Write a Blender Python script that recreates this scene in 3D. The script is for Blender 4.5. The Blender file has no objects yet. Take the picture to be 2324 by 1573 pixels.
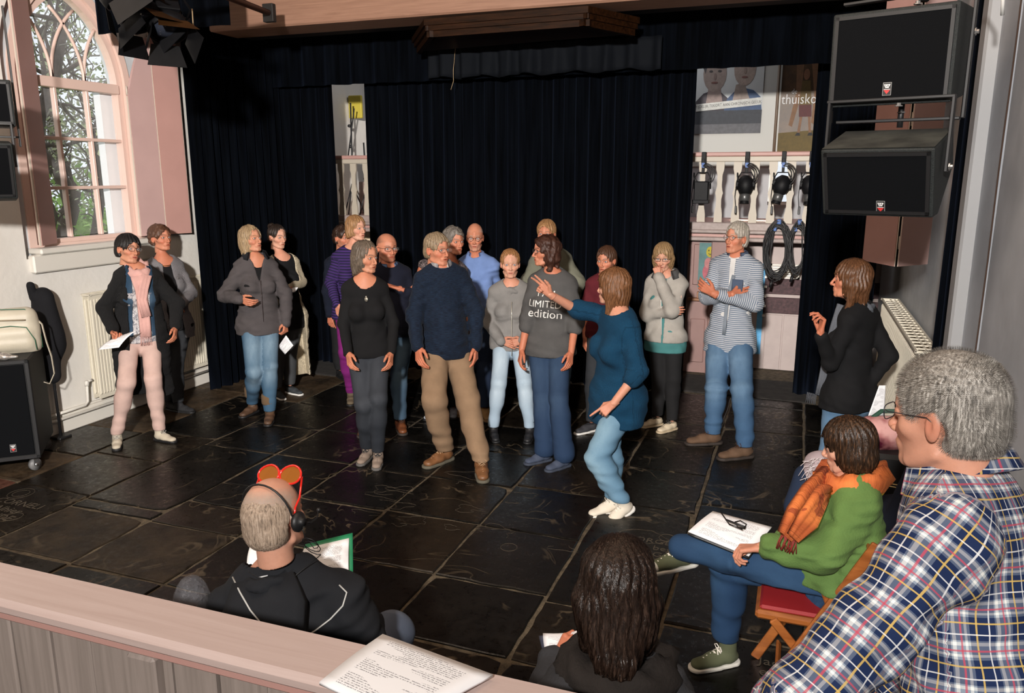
import bpy, bmesh, math, random
import numpy as np
from mathutils import Vector, Matrix
random.seed(7); RNG=np.random.RandomState(11)
C=bpy.context.scene.collection
# ---------------------------------------------------------------- camera, light, exposure
F_PX=1780.;CX,CY=1162.,786.5;CAM_H=2.2
TH=math.radians(12.3736);YAW=math.radians(19.8534)
FH=np.array([-math.sin(YAW),math.cos(YAW),0.]);RT=np.array([math.cos(YAW),math.sin(YAW),0.]);UPV=np.array([0,0,1.])
def ray(x,y):
    a=(x-CX)/F_PX;b=(y-CY)/F_PX;c,s=math.cos(TH),math.sin(TH)
    return RT*a+FH*(c-b*s)+UPV*(-s-b*c)
CAMP=np.array([0,0,CAM_H])
def onz(x,y,z=0.):
    r=ray(x,y);return CAMP+r*((z-CAM_H)/r[2])
def onx(x,y,X):
    r=ray(x,y);return CAMP+r*(X/r[0])
def ony(x,y,Y):
    r=ray(x,y);return CAMP+r*(Y/r[1])
def atd(x,y,D):                       # point seen at (x,y), horizontal depth D from the camera
    r=ray(x,y);return CAMP+r*(D/(r@FH))
cd=bpy.data.cameras.new('camera');cam=bpy.data.objects.new('camera',cd);C.objects.link(cam)
cd.sensor_width=36;cd.lens=36*F_PX/2324;cd.clip_start=.05;cd.clip_end=200
cam.location=(0,0,CAM_H);cam.rotation_euler=(math.pi/2-TH,0,YAW)
sc=bpy.context.scene;sc.camera=cam
sc.view_settings.view_transform='Standard';sc.view_settings.look='None';sc.view_settings.gamma=1;sc.view_settings.exposure=0
try: sc.view_settings.use_curve_mapping=False
except Exception: pass
w=bpy.data.worlds.new('world');sc.world=w;w.use_nodes=True
bg=w.node_tree.nodes['Background'];bg.inputs[0].default_value=(.86,.92,1,1);bg.inputs[1].default_value=1.1
def lamp(name,kind,loc,tgt,power,col,size=.3,falloff=None,size_y=None,spot=None,blend=.3):
    l=bpy.data.lights.new(name,kind);l.color=col;l.energy=power
    if kind=='AREA':
        l.size=size
        if size_y: l.shape='RECTANGLE';l.size_y=size_y
    else: l.shadow_soft_size=size
    if spot: l.spot_size=math.radians(spot);l.spot_blend=blend
    if falloff:
        l.use_nodes=True;nt=l.node_tree;em=nt.nodes['Emission'];f=nt.nodes.new('ShaderNodeLightFalloff')
        f.inputs[0].default_value=falloff[1];nt.links.new(f.outputs[falloff[0]],em.inputs[1])
    o=bpy.data.objects.new(name,l);C.objects.link(o);o.location=loc
    o.rotation_euler=(Vector(tgt)-Vector(loc)).to_track_quat('-Z','Y').to_euler();return o
# camera flash, bounced a little by the room behind
lamp('flash_light','SPOT',tuple(-FH*1.3-RT*.62+UPV*3.1),tuple(FH*6+UPV*.9),1.0,(1,.95,.90),.11,('Constant',50),spot=120,blend=.5)
lamp('room_light_left','AREA',(-3.6,1.8,4.0),(-3.4,4.5,0),55,(1,.8,.62),1.6)
lamp('room_light_right','AREA',(-.6,2.2,4.0),(-1,5,0),30,(1,.74,.52),1.2)
lamp('gallery_light','AREA',(-1.6,9.6,3.9),(-1.,9.9,2),15,(.95,.97,1),1.5)
lamp('gallery_light_left','AREA',(-4.6,9.6,3.9),(-5.,9.9,2),8,(.95,.97,1),1.)
lamp('under_gallery_lamp','AREA',(-4.5,9.9,1.55),(-5.6,10.2,1.2),9,(1,.7,.35),.4)
lamp('under_gallery_lamp_right','AREA',(-.5,10.2,1.6),(-.6,9.5,0),8,(1,.8,.6),.5)
# ---------------------------------------------------------------- object helpers
def tag(o,label=None,cat=None,group=None,kind=None):
    if label:o['label']=label
    if cat:o['category']=cat
    if group:o['group']=group
    if kind:o['kind']=kind
    return o
def thing(name,label,cat,loc=(0,0,0),group=None,rz=0):
    o=bpy.data.objects.new(name,None);C.objects.link(o);o.location=loc;o.rotation_euler=(0,0,rz)
    o.empty_display_size=.1
    return tag(o,label,cat,group)
def _finish(o,parent):
    C.objects.link(o)
    if parent is not None:
        o.parent=parent
        if not getattr(parent,'_x',0):
            M=WM(parent);o.matrix_parent_inverse=M.inverted()
    return o
def WM(o):
    M=o.matrix_basis.copy()
    if o.parent is not None: M=WM(o.parent)@o.matrix_parent_inverse@M
    return M
def arr_obj(name,V,Fq,mat,parent=None,smooth=True,col=None,fab=None,mids=None):
    """V (n,3) world coordinates; Fq list/array of faces"""
    me=bpy.data.meshes.new(name);V=np.asarray(V,dtype=np.float32)
    if isinstance(Fq,np.ndarray):
        k=Fq.shape[1];n=len(Fq)
        me.vertices.add(len(V));me.vertices.foreach_set('co',V.ravel())
        me.loops.add(n*k);me.loops.foreach_set('vertex_index',Fq.astype(np.int32).ravel())
        me.polygons.add(n);me.polygons.foreach_set('loop_start',np.arange(0,n*k,k,dtype=np.int32))
        me.update(calc_edges=True);me.validate()
    else:
        me.from_pydata([tuple(map(float,v)) for v in V],[],[tuple(map(int,f)) for f in Fq]);me.update()
    if col is not None and len(me.vertices)==len(col):
        a=me.color_attributes.new('Col','FLOAT_COLOR','POINT')
        c=np.ones((len(col),4),np.float32);c[:,:3]=col;a.data.foreach_set('color',c.ravel())
    if fab is not None:
        a=me.attributes.new('fab','FLOAT_VECTOR','POINT');a.data.foreach_set('vector',np.asarray(fab,np.float32).ravel())
    mats=mat if isinstance(mat,(list,tuple)) else [mat]
    for m in mats: me.materials.append(m)
    if mids is not None and len(mids)==len(me.polygons): me.polygons.foreach_set('material_index',np.asarray(mids,np.int32))
    if smooth: me.polygons.foreach_set('use_smooth',np.ones(len(me.polygons),bool))
    o=bpy.data.objects.new(name,me);return _finish(o,parent)
class MB:
    """collects boxes, tubes, lathes into one mesh (world coordinates, optional matrix M)"""
    def __init__(s,M=None): s.v=[];s.f=[];s.m=[];s.M=M;s.cur=0;s.smooth=[]
    def add(s,vs,fs,sm=False):
        b=len(s.v)
        for p in vs:
            p=Vector(p);s.v.append(tuple(s.M@p) if s.M is not None else tuple(p))
        for f in fs: s.f.append(tuple(b+i for i in f));s.m.append(s.cur);s.smooth.append(sm)
    def box(s,lo,hi,bev=0.):
        (x0,y0,z0),(x1,y1,z1)=lo,hi
        if x0>x1:x0,x1=x1,x0
        if y0>y1:y0,y1=y1,y0
        if z0>z1:z0,z1=z1,z0
        if bev<=0:
            s.add([(x0,y0,z0),(x1,y0,z0),(x1,y1,z0),(x0,y1,z0),(x0,y0,z1),(x1,y0,z1),(x1,y1,z1),(x0,y1,z1)],
                  [(0,3,2,1),(4,5,6,7),(0,1,5,4),(1,2,6,5),(2,3,7,6),(3,0,4,7)]);return
        b=min(bev,(x1-x0)*.45,(y1-y0)*.45,(z1-z0)*.45)
        V=[];
        for sx in (0,1):
            for sy in (0,1):
                for sz in (0,1):
                    X,Y,Z=(x0,x1)[sx],(y0,y1)[sy],(z0,z1)[sz];dx,dy,dz=(b,-b)[sx],(b,-b)[sy],(b,-b)[sz]
                    V+= [(X,Y+dy,Z+dz),(X+dx,Y,Z+dz),(X+dx,Y+dy,Z)]
        I=lambda a,c,d,k:(a*4+c*2+d)*3+k
        Fs=[]
        for k in (0,1):Fs.append([I(k,0,0,0),I(k,1,0,0),I(k,1,1,0),I(k,0,1,0)] if k else [I(k,0,0,0),I(k,0,1,0),I(k,1,1,0),I(k,1,0,0)])
        for k in (0,1):Fs.append([I(0,k,0,1),I(0,k,1,1),I(1,k,1,1),I(1,k,0,1)] if k else [I(0,k,0,1),I(1,k,0,1),I(1,k,1,1),I(0,k,1,1)])
        for k in (0,1):Fs.append([I(0,0,k,2),I(1,0,k,2),I(1,1,k,2),I(0,1,k,2)] if k else [I(0,0,k,2),I(0,1,k,2),I(1,1,k,2),I(1,0,k,2)])
        for a in (0,1):
            for c in (0,1):
                Fs.append([I(a,c,0,0),I(a,c,0,1),I(a,c,1,1),I(a,c,1,0)]);Fs.append([I(a,0,c,0),I(a,0,c,2),I(a,1,c,2),I(a,1,c,0)]);Fs.append([I(0,a,c,1),I(0,a,c,2),I(1,a,c,2),I(1,a,c,1)])
                for d in (0,1):Fs.append([I(a,c,d,0),I(a,c,d,1),I(a,c,d,2)])
        s.add(V,Fs)
    def tube(s,pts,r,n=8,cap=True,sm=True,closed=False,flat=None):
        P=[Vector(p) for p in pts];m=len(P);rs=r if isinstance(r,(list,tuple)) else [r]*m
        V=[];Fs=[];prev=None
        for i,p in enumerate(P):
            if closed: t=(P[(i+1)%m]-P[i-1])
            else: t=(P[min(i+1,m-1)]-P[max(i-1,0)])
            t=t.normalized() if t.length>1e-9 else Vector((0,0,1))
            if prev is None:
                a=Vector((0,0,1)) if abs(t.z)<.9 else Vector((1,0,0));u=t.cross(a).normalized()
            else:
                u=(prev-t*prev.dot(t));u=u.normalized() if u.length>1e-9 else t.orthogonal().normalized()
            prev=u;v=t.cross(u)
            for k in range(n):
                an=2*math.pi*k/n;V.append(p+(u*math.cos(an)+v*math.sin(an)*(flat or 1))*rs[i])
        L=m if closed else m-1
        for i in range(L):
            j=(i+1)%m
            for k in range(n):
                k2=(k+1)%n;Fs.append((i*n+k,i*n+k2,j*n+k2,j*n+k))
        if cap and not closed: Fs.append(tuple(range(n))[::-1]);Fs.append(tuple((m-1)*n+k for k in range(n)))
        s.add(V,Fs,sm)
    def lathe(s,prof,org=(0,0,0),axis=(0,0,1),n=20,sm=True):
        ax=Vector(axis).normalized();u=ax.orthogonal().normalized();v=ax.cross(u);O=Vector(org);V=[];Fs=[]
        for (r,h) in prof:
            for k in range(n):
                an=2*math.pi*k/n;V.append(O+ax*h+(u*math.cos(an)+v*math.sin(an))*max(r,1e-4))
        for i in range(len(prof)-1):
            for k in range(n):
                k2=(k+1)%n;Fs.append((i*n+k,i*n+k2,(i+1)*n+k2,(i+1)*n+k))
        Fs.append(tuple(range(n))[::-1]);Fs.append(tuple((len(prof)-1)*n+k for k in range(n)))
        s.add(V,Fs,sm)
    def prism(s,poly,d0,d1,ax):
        """poly: list of 3D points (planar), extruded by vectors d0..d1 along ax"""
        A=Vector(ax);n=len(poly);V=[Vector(p)+A*d0 for p in poly]+[Vector(p)+A*d1 for p in poly]
        Fs=[tuple(range(n))[::-1],tuple(range(n,2*n))]+[(i,(i+1)%n,n+(i+1)%n,n+i) for i in range(n)]
        s.add(V,Fs)
    def sph(s,c,r,n=12,m=8,sc=(1,1,1)):
        V=[];Fs=[]
        for i in range(m+1):
            th=math.pi*i/m
            for k in range(n):
                a=2*math.pi*k/n;V.append((c[0]+r*sc[0]*math.sin(th)*math.cos(a),c[1]+r*sc[1]*math.sin(th)*math.sin(a),c[2]+r*sc[2]*math.cos(th)))
        for i in range(m):
            for k in range(n):
                k2=(k+1)%n;Fs.append((i*n+k,(i+1)*n+k,(i+1)*n+k2,i*n+k2))
        s.add(V,Fs,True)
    def build(s,name,mat,parent=None,smooth=None):
        me=bpy.data.meshes.new(name);me.from_pydata(s.v,[],s.f);me.update()
        for m in (mat if isinstance(mat,(list,tuple)) else [mat]): me.materials.append(m)
        me.polygons.foreach_set('material_index',s.m)
        me.polygons.foreach_set('use_smooth',[smooth]*len(s.f) if smooth is not None else s.smooth)
        bm=bmesh.new();bm.from_mesh(me);bmesh.ops.remove_doubles(bm,verts=bm.verts,dist=1e-6);bmesh.ops.recalc_face_normals(bm,faces=bm.faces);bm.to_mesh(me);bm.free()
        o=bpy.data.objects.new(name,me);return _finish(o,parent)
def copy_tree(o,parent=None,M=None):
    c=o.copy();C.objects.link(c)
    if parent is not None: c.parent=parent;c.matrix_parent_inverse=o.matrix_parent_inverse.copy()
    for ch in list(o.children): copy_tree(ch,c)
    return c
def frame(o,x=None,y=None,z=None):
    """matrix with given axes (two given)"""
    o=Vector(o)
    if x is not None and z is not None:
        x=Vector(x).normalized();z=Vector(z);z=(z-x*z.dot(x)).normalized();y=z.cross(x)
    elif y is not None and z is not None:
        z=Vector(z).normalized();y=Vector(y);y=(y-z*y.dot(z)).normalized();x=y.cross(z)
    else:
        x=Vector(x).normalized();y=Vector(y);y=(y-x*y.dot(x)).normalized();z=x.cross(y)
    return Matrix(((x.x,y.x,z.x,o.x),(x.y,y.y,z.y,o.y),(x.z,y.z,z.z,o.z),(0,0,0,1)))
# ---------------------------------------------------------------- materials
def srgb(r,g,b):
    f=lambda c:(c/255)/12.92 if c/255<=.04045 else ((c/255+.055)/1.055)**2.4
    return (f(r),f(g),f(b))
_mc={}
class NT:
    def __init__(s,name):
        s.m=bpy.data.materials.new(name);s.m.use_nodes=True;s.t=s.m.node_tree;s.b=s.t.nodes['Principled BSDF']
    def n(s,t,**kw):
        x=s.t.nodes.new('ShaderNode'+t)
        for k,v in kw.items():
            if k.startswith('i_'):
                key=k[2:];x.inputs[int(key) if key.isdigit() else key].default_value=v
            else: setattr(x,k,v)
        return x
    def l(s,a,b): s.t.links.new(a,b)
    def coord(s,kind='Object',scale=None,rot=None):
        if kind=='fab': c=s.n('Attribute',attribute_name='fab').outputs['Vector']
        else: c=s.n('TexCoord').outputs[kind]
        if scale or rot:
            mp=s.n('Mapping');s.l(c,mp.inputs[0])
            if scale: mp.inputs['Scale'].default_value=scale if isinstance(scale,tuple) else (scale,)*3
            if rot: mp.inputs['Rotation'].default_value=rot
            c=mp.outputs[0]
        return c
    def noise(s,c,scale,detail=3,rough=.55,dist=0):
        x=s.n('TexNoise');x.inputs['Scale'].default_value=scale;x.inputs['Detail'].default_value=detail;x.inputs['Roughness'].default_value=rough;x.inputs['Distortion'].default_value=dist
        if c is not None: s.l(c,x.inputs['Vector'])
        return x.outputs[0]
    def ramp(s,f,stops,interp='LINEAR'):
        x=s.n('ValToRGB');x.color_ramp.interpolation=interp;el=x.color_ramp.elements
        while len(el)<len(stops): el.new(.5)
        for e,(p,c) in zip(el,stops): e.position=p;e.color=(*c,1) if len(c)==3 else c
        s.l(f,x.inputs[0]);return x.outputs[0]
    def mix(s,f,a,b,mode='MIX'):
        x=s.n('Mix',data_type='RGBA',blend_type=mode)
        for k,v in ((0,f),(6,a),(7,b)):
            if isinstance(v,(int,float)): x.inputs[k].default_value=v
            elif isinstance(v,tuple): x.inputs[k].default_value=(*v,1)[:4]
            else: s.l(v,x.inputs[k])
        return x.outputs[2]
    def math(s,op,a,b=0.,c=None):
        x=s.n('Math',operation=op)
        for k,v in enumerate((a,b) if c is None else (a,b,c)):
            if isinstance(v,(int,float)): x.inputs[k].default_value=v
            else: s.l(v,x.inputs[k])
        return x.outputs[0]
    def bump(s,h,strength=.3,dist=.01):
        x=s.n('Bump');x.inputs['Strength'].default_value=strength;x.inputs['Distance'].default_value=dist;s.l(h,x.inputs['Height']);s.l(x.outputs[0],s.b.inputs['Normal'])
    def base(s,c):
        if isinstance(c,tuple): s.b.inputs['Base Color'].default_value=(*c,1)[:4]
        else: s.l(c,s.b.inputs['Base Color'])
def simple(name,col,rough=.6,metal=0,noise=0,nscale=30,bump=0,bscale=200,sheen=0,emit=0,spec=None,coat=0,trans=0,ior=None):
    k=(name,)
    if k in _mc: return _mc[k]
    m=NT(name);c=None
    if noise or bump: c=m.coord()
    if noise:
        n=m.noise(c,nscale);d=tuple(max(0,x*(1-noise)) for x in col);e=tuple(min(1,x*(1+noise)) for x in col)
        m.base(m.ramp(n,[(.3,d),(.7,e)]))
    else: m.base(col)
    if bump: m.bump(m.noise(c,bscale,2),.5,bump)
    m.b.inputs['Roughness'].default_value=rough;m.b.inputs['Metallic'].default_value=metal
    if sheen: m.b.inputs['Sheen Weight'].default_value=sheen
    if spec is not None: m.b.inputs['Specular IOR Level'].default_value=spec
    if coat: m.b.inputs['Coat Weight'].default_value=coat
    if trans: m.b.inputs['Transmission Weight'].default_value=trans
    if ior: m.b.inputs['IOR'].default_value=ior
    if emit: m.b.inputs['Emission Color'].default_value=(*col,1);m.b.inputs['Emission Strength'].default_value=emit
    _mc[k]=m.m;return m.m
# ---------------------------------------------------------------- implicit surfaces (surface nets)
class Vol:
    def __init__(s,lo,hi,h,axes=None):
        if axes is None: axes=[np.arange(lo[i],hi[i]+h,h) for i in range(3)]
        s.ax=[np.asarray(a,np.float32) for a in axes];s.F=np.full([len(a) for a in s.ax],.5*0+10.,np.float32);s.near=None;s.cnt=0
        s.ID=np.zeros(s.F.shape,np.int16);s.fabs=[];s.dmin=np.full(s.F.shape,10.,np.float32)
    def sl(s,lo,hi):
        r=[]
        for i in range(3):
            a=np.searchsorted(s.ax[i],lo[i]);b=np.searchsorted(s.ax[i],hi[i]);r.append(slice(max(0,a-1),min(len(s.ax[i]),b+1)))
        return tuple(r)
    def pts(s,sl):
        return s.ax[0][sl[0]][:,None,None],s.ax[1][sl[1]][None,:,None],s.ax[2][sl[2]][None,None,:]
    def add(s,d,sl,k,idn=None):
        F=s.F[sl]
        if idn is not None:
            m=d<s.dmin[sl];s.dmin[sl]=np.where(m,d,s.dmin[sl]);s.ID[sl]=np.where(m,idn,s.ID[sl])
        if k>0:
            h=np.clip(.5+.5*(F-d)/k,0,1);s.F[sl]=F+(d-F)*h-k*h*(1-h)
        else: s.F[sl]=np.minimum(F,d)
    def cone(s,a,b,ra,rb,k=.02,n=None,q=1.,idn=None,sub=False,pad=0.):
        a=np.asarray(a,float);b=np.asarray(b,float);R=max(ra,rb)*max(1,q)+k+pad+.01*(s.ax[0][1]-s.ax[0][0]>.001)
        R+=3*(s.ax[0][1]-s.ax[0][0])
        sl=s.sl(np.minimum(a,b)-R,np.maximum(a,b)+R);X,Y,Z=s.pts(sl)
        if 0 in (X.size,Y.size,Z.size): return
        ba=b-a;L=max(ba@ba,1e-12);t=np.clip(((X-a[0])*ba[0]+(Y-a[1])*ba[1]+(Z-a[2])*ba[2])/L,0,1)
        dx=X-a[0]-t*ba[0];dy=Y-a[1]-t*ba[1];dz=Z-a[2]-t*ba[2]
        if n is not None:
            dn=dx*n[0]+dy*n[1]+dz*n[2];g=(1/q-1)*dn
            dx=dx+g*n[0];dy=dy+g*n[1];dz=dz+g*n[2]
        d=np.sqrt(dx*dx+dy*dy+dz*dz)-(ra+(rb-ra)*t)
        if n is not None: d=d*(min(1,q)*.5+.5)
        if sub:
            F=s.F[sl];d=-d;h=np.clip(.5-.5*(F-d)/k,0,1) if k>0 else None
            s.F[sl]=np.maximum(F,d) if k<=0 else F+(d-F)*h+k*h*(1-h)
        else: s.add(d.astype(np.float32),sl,k,idn)
    def ell(s,c,r,k=.02,R=None,sub=False,idn=None):
        c=np.asarray(c,float);r=np.asarray(r,float);m=r.max()*1.0+k+3*(s.ax[0][1]-s.ax[0][0])
        sl=s.sl(c-m,c+m);X,Y,Z=s.pts(sl);dx,dy,dz=X-c[0],Y-c[1],Z-c[2]
        if R is not None:
            R=np.asarray(R);dx,dy,dz=(dx*R[0][0]+dy*R[0][1]+dz*R[0][2],dx*R[1][0]+dy*R[1][1]+dz*R[1][2],dx*R[2][0]+dy*R[2][1]+dz*R[2][2])
        g=np.sqrt((dx/r[0])**2+(dy/r[1])**2+(dz/r[2])**2);g2=np.sqrt((dx/r[0]**2)**2+(dy/r[1]**2)**2+(dz/r[2]**2)**2)
        d=(g*(g-1)/np.maximum(g2,1e-6)).astype(np.float32)
        if sub:
            F=s.F[sl];d=-d
            if k>0: h=np.clip(.5-.5*(F-d)/k,0,1);s.F[sl]=F+(d-F)*h+k*h*(1-h)
            else: s.F[sl]=np.maximum(F,d)
        else: s.add(d,sl,k,idn)
    def full(s):
        sl=(slice(None),)*3;X,Y,Z=s.pts(sl);return X,Y,Z
    def mesh(s):
        F=s.F;F[0]=F[-1]=9;F[:,0]=F[:,-1]=9;F[:,:,0]=F[:,:,-1]=9
        S=F<0;nx,ny,nz=F.shape
        c=[S[i:nx-1+i,j:ny-1+j,k:nz-1+k] for i in (0,1) for j in (0,1) for k in (0,1)]
        cnt=sum(x.astype(np.int8) for x in c);act=(cnt>0)&(cnt<8);idx=-np.ones(act.shape,np.int32)
        I,J,K=np.nonzero(act);n=len(I)
        if n==0: return np.zeros((0,3)),np.zeros((0,4),int)
        idx[I,J,K]=np.arange(n)
        acc=np.zeros((n,3),np.float32);w=np.zeros(n,np.float32)
        corners=[(i,j,k) for i in (0,1) for j in (0,1) for k in (0,1)]
        for a in range(8):
            for b in range(a+1,8):
                ca,cb=corners[a],corners[b]
                if sum(abs(ca[t]-cb[t]) for t in range(3))!=1: continue
                fa=F[I+ca[0],J+ca[1],K+ca[2]];fb=F[I+cb[0],J+cb[1],K+cb[2]];m=(fa<0)!=(fb<0)
                t=np.where(m,fa/np.where(m,fa-fb,1),0)
                for d in range(3):
                    pa=ca[d]+(cb[d]-ca[d])*t;acc[:,d]+=np.where(m,pa,0)
                w+=m
        acc/=w[:,None]
        V=np.empty((n,3),np.float32)
        for d,ind in enumerate((I,J,K)):
            A=s.ax[d];V[:,d]=A[ind]+(A[ind+1]-A[ind])*acc[:,d]
        s.vid=s.ID[I,J,K]
        Q=[]
        for d in range(3):
            sa=[slice(None)]*3;sb=[slice(None)]*3;sa[d]=slice(0,-1);sb[d]=slice(1,None)
            A=S[tuple(sa)];B=S[tuple(sb)];e=A!=B
            o=[x for x in range(3) if x!=d];m=np.ones(e.shape,bool)
            for x in o:
                t=[slice(None)]*3;t[x]=0;m[tuple(t)]=False;t[x]=-1;m[tuple(t)]=False
            P=list(np.nonzero(e&m))
            if len(P[0])==0: continue
            def g(du,dv):
                q=[p.copy() for p in P];q[o[0]]=q[o[0]]-du;q[o[1]]=q[o[1]]-dv;return idx[q[0],q[1],q[2]]
            quad=np.stack([g(1,1),g(0,1),g(0,0),g(1,0)],1)
            fl=A[P[0],P[1],P[2]]
            if d==1: fl=~fl
            quad=np.where(fl[:,None],quad,quad[:,::-1]);Q.append(quad)
        return V,np.concatenate(Q)
def wav(P,fr,seed):
    r=np.random.RandomState(seed);o=0
    for i in range(3):
        k=r.normal(size=3);k/=np.linalg.norm(k);k2=r.normal(size=3);k2/=np.linalg.norm(k2)
        f=fr*(.7+.6*r.rand())
        o=o+np.sin(f*(P[0]*k[0]+P[1]*k[1]+P[2]*k[2])+1.6*np.sin(f*.45*(P[0]*k2[0]+P[1]*k2[1]+P[2]*k2[2])+r.rand()*6)+r.rand()*6)
    return o/3
# ---------------------------------------------------------------- people library
def head_mesh(fem=0,fine=1.):
    key=('head',fem,fine)
    if key in _mc: return _mc[key]
    h=.30*fine
    def axis(lo,hi,a,b,h1,h2):
        o=[lo];
        while o[-1]<hi: o.append(o[-1]+(h1 if a<=o[-1]<b else h2))
        return np.array(o)
    v=Vol(None,None,None,axes=[axis(-9.3,9.3,-5.6,5.6,h,h*1.7),axis(-11.5,12.5,5.2,13,h,h*2),axis(-13.3,12.8,-11,3.5,h,h*2)])
    j=1-fem*.11
    v.ell((0,-.6,2.7),(7.5,9.5,8.9),0)
    v.ell((0,1.9,-3.9),(5.9*j,6.7,7.2),2.2)
    v.ell((0,3.2,-8.2),(4.0*j,4.7,3.2),2.0)
    v.cone((-1.0,6.9,-9.7),(1.0,6.9,-9.7),1.75*j,1.75*j,1.3)
    for x in (-1,1):
        v.cone((4.6*x,4.6,-2.4),(3.2*x,6.2,-3.4),2.2,1.7,1.5)
        v.cone((1.2*x,8.3,1.75),(4.2*x,6.9,1.9),.85,.8,.9)
        v.cone((5.2*x,-.5,-7.0),(3.4*x,5.2,-9.6),1.15*j,1.0,1.8)
    v.cone((0,7.9,4.5),(0,8.1,2.5),1.2,1.1,1.5)
    for x in (-1,1):
        v.ell((3.15*x,9.5,-.1),(1.95,2.0,1.15),.6,sub=True)
        v.ell((2.2*x,9.6,-1.7),(1.1,1.3,1.6),.8,sub=True)
    v.cone((0,8.4,.6),(0,10.55,-3.4),.62,.80,.55)
    v.cone((0,10.35,-3.75),(0,10.2,-4.05),.98,.9,.45)
    for x in (-1,1):
        v.ell((1.2*x,9.2,-4.05),(.72,1.1,.72),.3)
        v.ell((.62*x,9.9,-4.72),(.33,.55,.35),.15,sub=True)
        # lids
        v.ell((3.15*x,6.85,-.05),(1.75,1.55,1.35),.3)
    v.ell((0,7.6,-6.5),(3.0,1.5,2.0),1.2)
    v.ell((0,8.2,-6.25),(2.55,1.15,.48),.3);v.ell((0,8.1,-7.2),(2.15,1.15,.55),.3)
    v.ell((0,9.5,-6.72),(2.6,1.0,.12),.12,sub=True)
    v.ell((0,9.6,-5.2),(.3,.6,.7),.2,sub=True)
    # eye openings
    for x in (-1,1): v.ell((3.15*x,8.7,-.10),(1.5,1.3,.58),.12,sub=True)
    # ears
    for x in (-1,1):
        v.ell((7.55*x,-1.0,-1.2),(.75,1.75,3.0),.35,R=((1,.3*x,0),(-.3*x,1,.15),(0,-.15,1)))
        v.ell((8.35*x,-.3,-.9),(.55,1.0,1.9),.2,sub=True)
    v.cone((0,-2.4,-6),(0,-3.2,-14.5),5.1-fem*.8,5.3-fem*.9,1.2)
    V,Q=v.mesh();_mc[key]=(V,Q);return V,Q
def head_cols(V,skin,o):
    x,y,z=V[:,0],V[:,1],V[:,2];skin=np.array(skin);c=np.repeat(skin[None],len(V),0)
    g=lambda cx,cy,cz,rx,ry,rz:np.clip(1-np.sqrt(((np.abs(x)-cx)/rx)**2+((y-cy)/ry)**2+((z-cz)/rz)**2),0,1)
    def mixc(w,col): 
        nonlocal c;w=np.clip(w,0,1)[:,None];c=c*(1-w)+np.array(col)[None]*w
    red=skin*np.array([1.02,.72,.66])
    mixc(g(4.3,7,-3.6,3.4,4,2.8)*.8,red);mixc(g(0,10.5,-4,1.7,2,1.6)*.7,red);mixc(g(7.6,-1,-1.2,2,4,4)*.8,red)
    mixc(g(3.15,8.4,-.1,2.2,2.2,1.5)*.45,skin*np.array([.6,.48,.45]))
    if o.get('stub'):
        w=((z<-4.2)&(y>-1)).astype(float)*np.clip((-4.2-z)/2,0,1)*o['stub'];mixc(w,o.get('hc',(.3,.28,.26)))
    if o.get('scalp'):   # closely cropped hair painted on the scalp
        line=np.where(y>0,3.4+o.get('rec',0)+.25*y,np.where(y>-3,3.4-(0-y)*1.6,-7.5+0*y))
        w=np.clip((z-line)/1.0,0,1)
        if o.get('bald'):
            r=np.sqrt((x/6.6)**2+((y-2.)/8.5)**2);w=w*np.clip((r-.75)/.35,0,1)*(z>-9)+np.where((z<7)&(y<-2)&(z>-7.5),1,0)*.0
        n=.85+.3*RNG.rand(len(V));mixc(w*o['scalp']*n,o['hc'])
    # brows
    bz=2.15+.25*np.cos((np.abs(x)-3.2)*.9);w=np.clip(1.25-np.abs(z-bz)/.42,0,1)*np.clip((np.abs(x)-1.0)/.5,0,1)*np.clip((5.2-np.abs(x))/.8,0,1)*(y>5.5)
    mixc(w*.95,o.get('brow',(.10,.06,.04)))
    # lips
    w=np.clip(1.5*(1-((x/2.75)**2+((z+6.7)/1.02)**2)),0,1)*(y>7.7);mixc(w*.8,o.get('lip',tuple(skin*np.array([.75,.42,.40]))))
    w=np.clip(1.6*(1-((x/2.5)**2+((z+6.72)/.17)**2)),0,1)*(y>7.3);mixc(w,(.10,.03,.03))
    # lash line
    ex=(np.abs(x)-3.15);rr=np.sqrt((ex/1.6)**2+((z+.05)/.68)**2)
    w=np.clip(1-np.abs(rr-1)/.22,0,1)*(y>6.5);mixc(w*.55,(.07,.04,.03))
    return c
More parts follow.
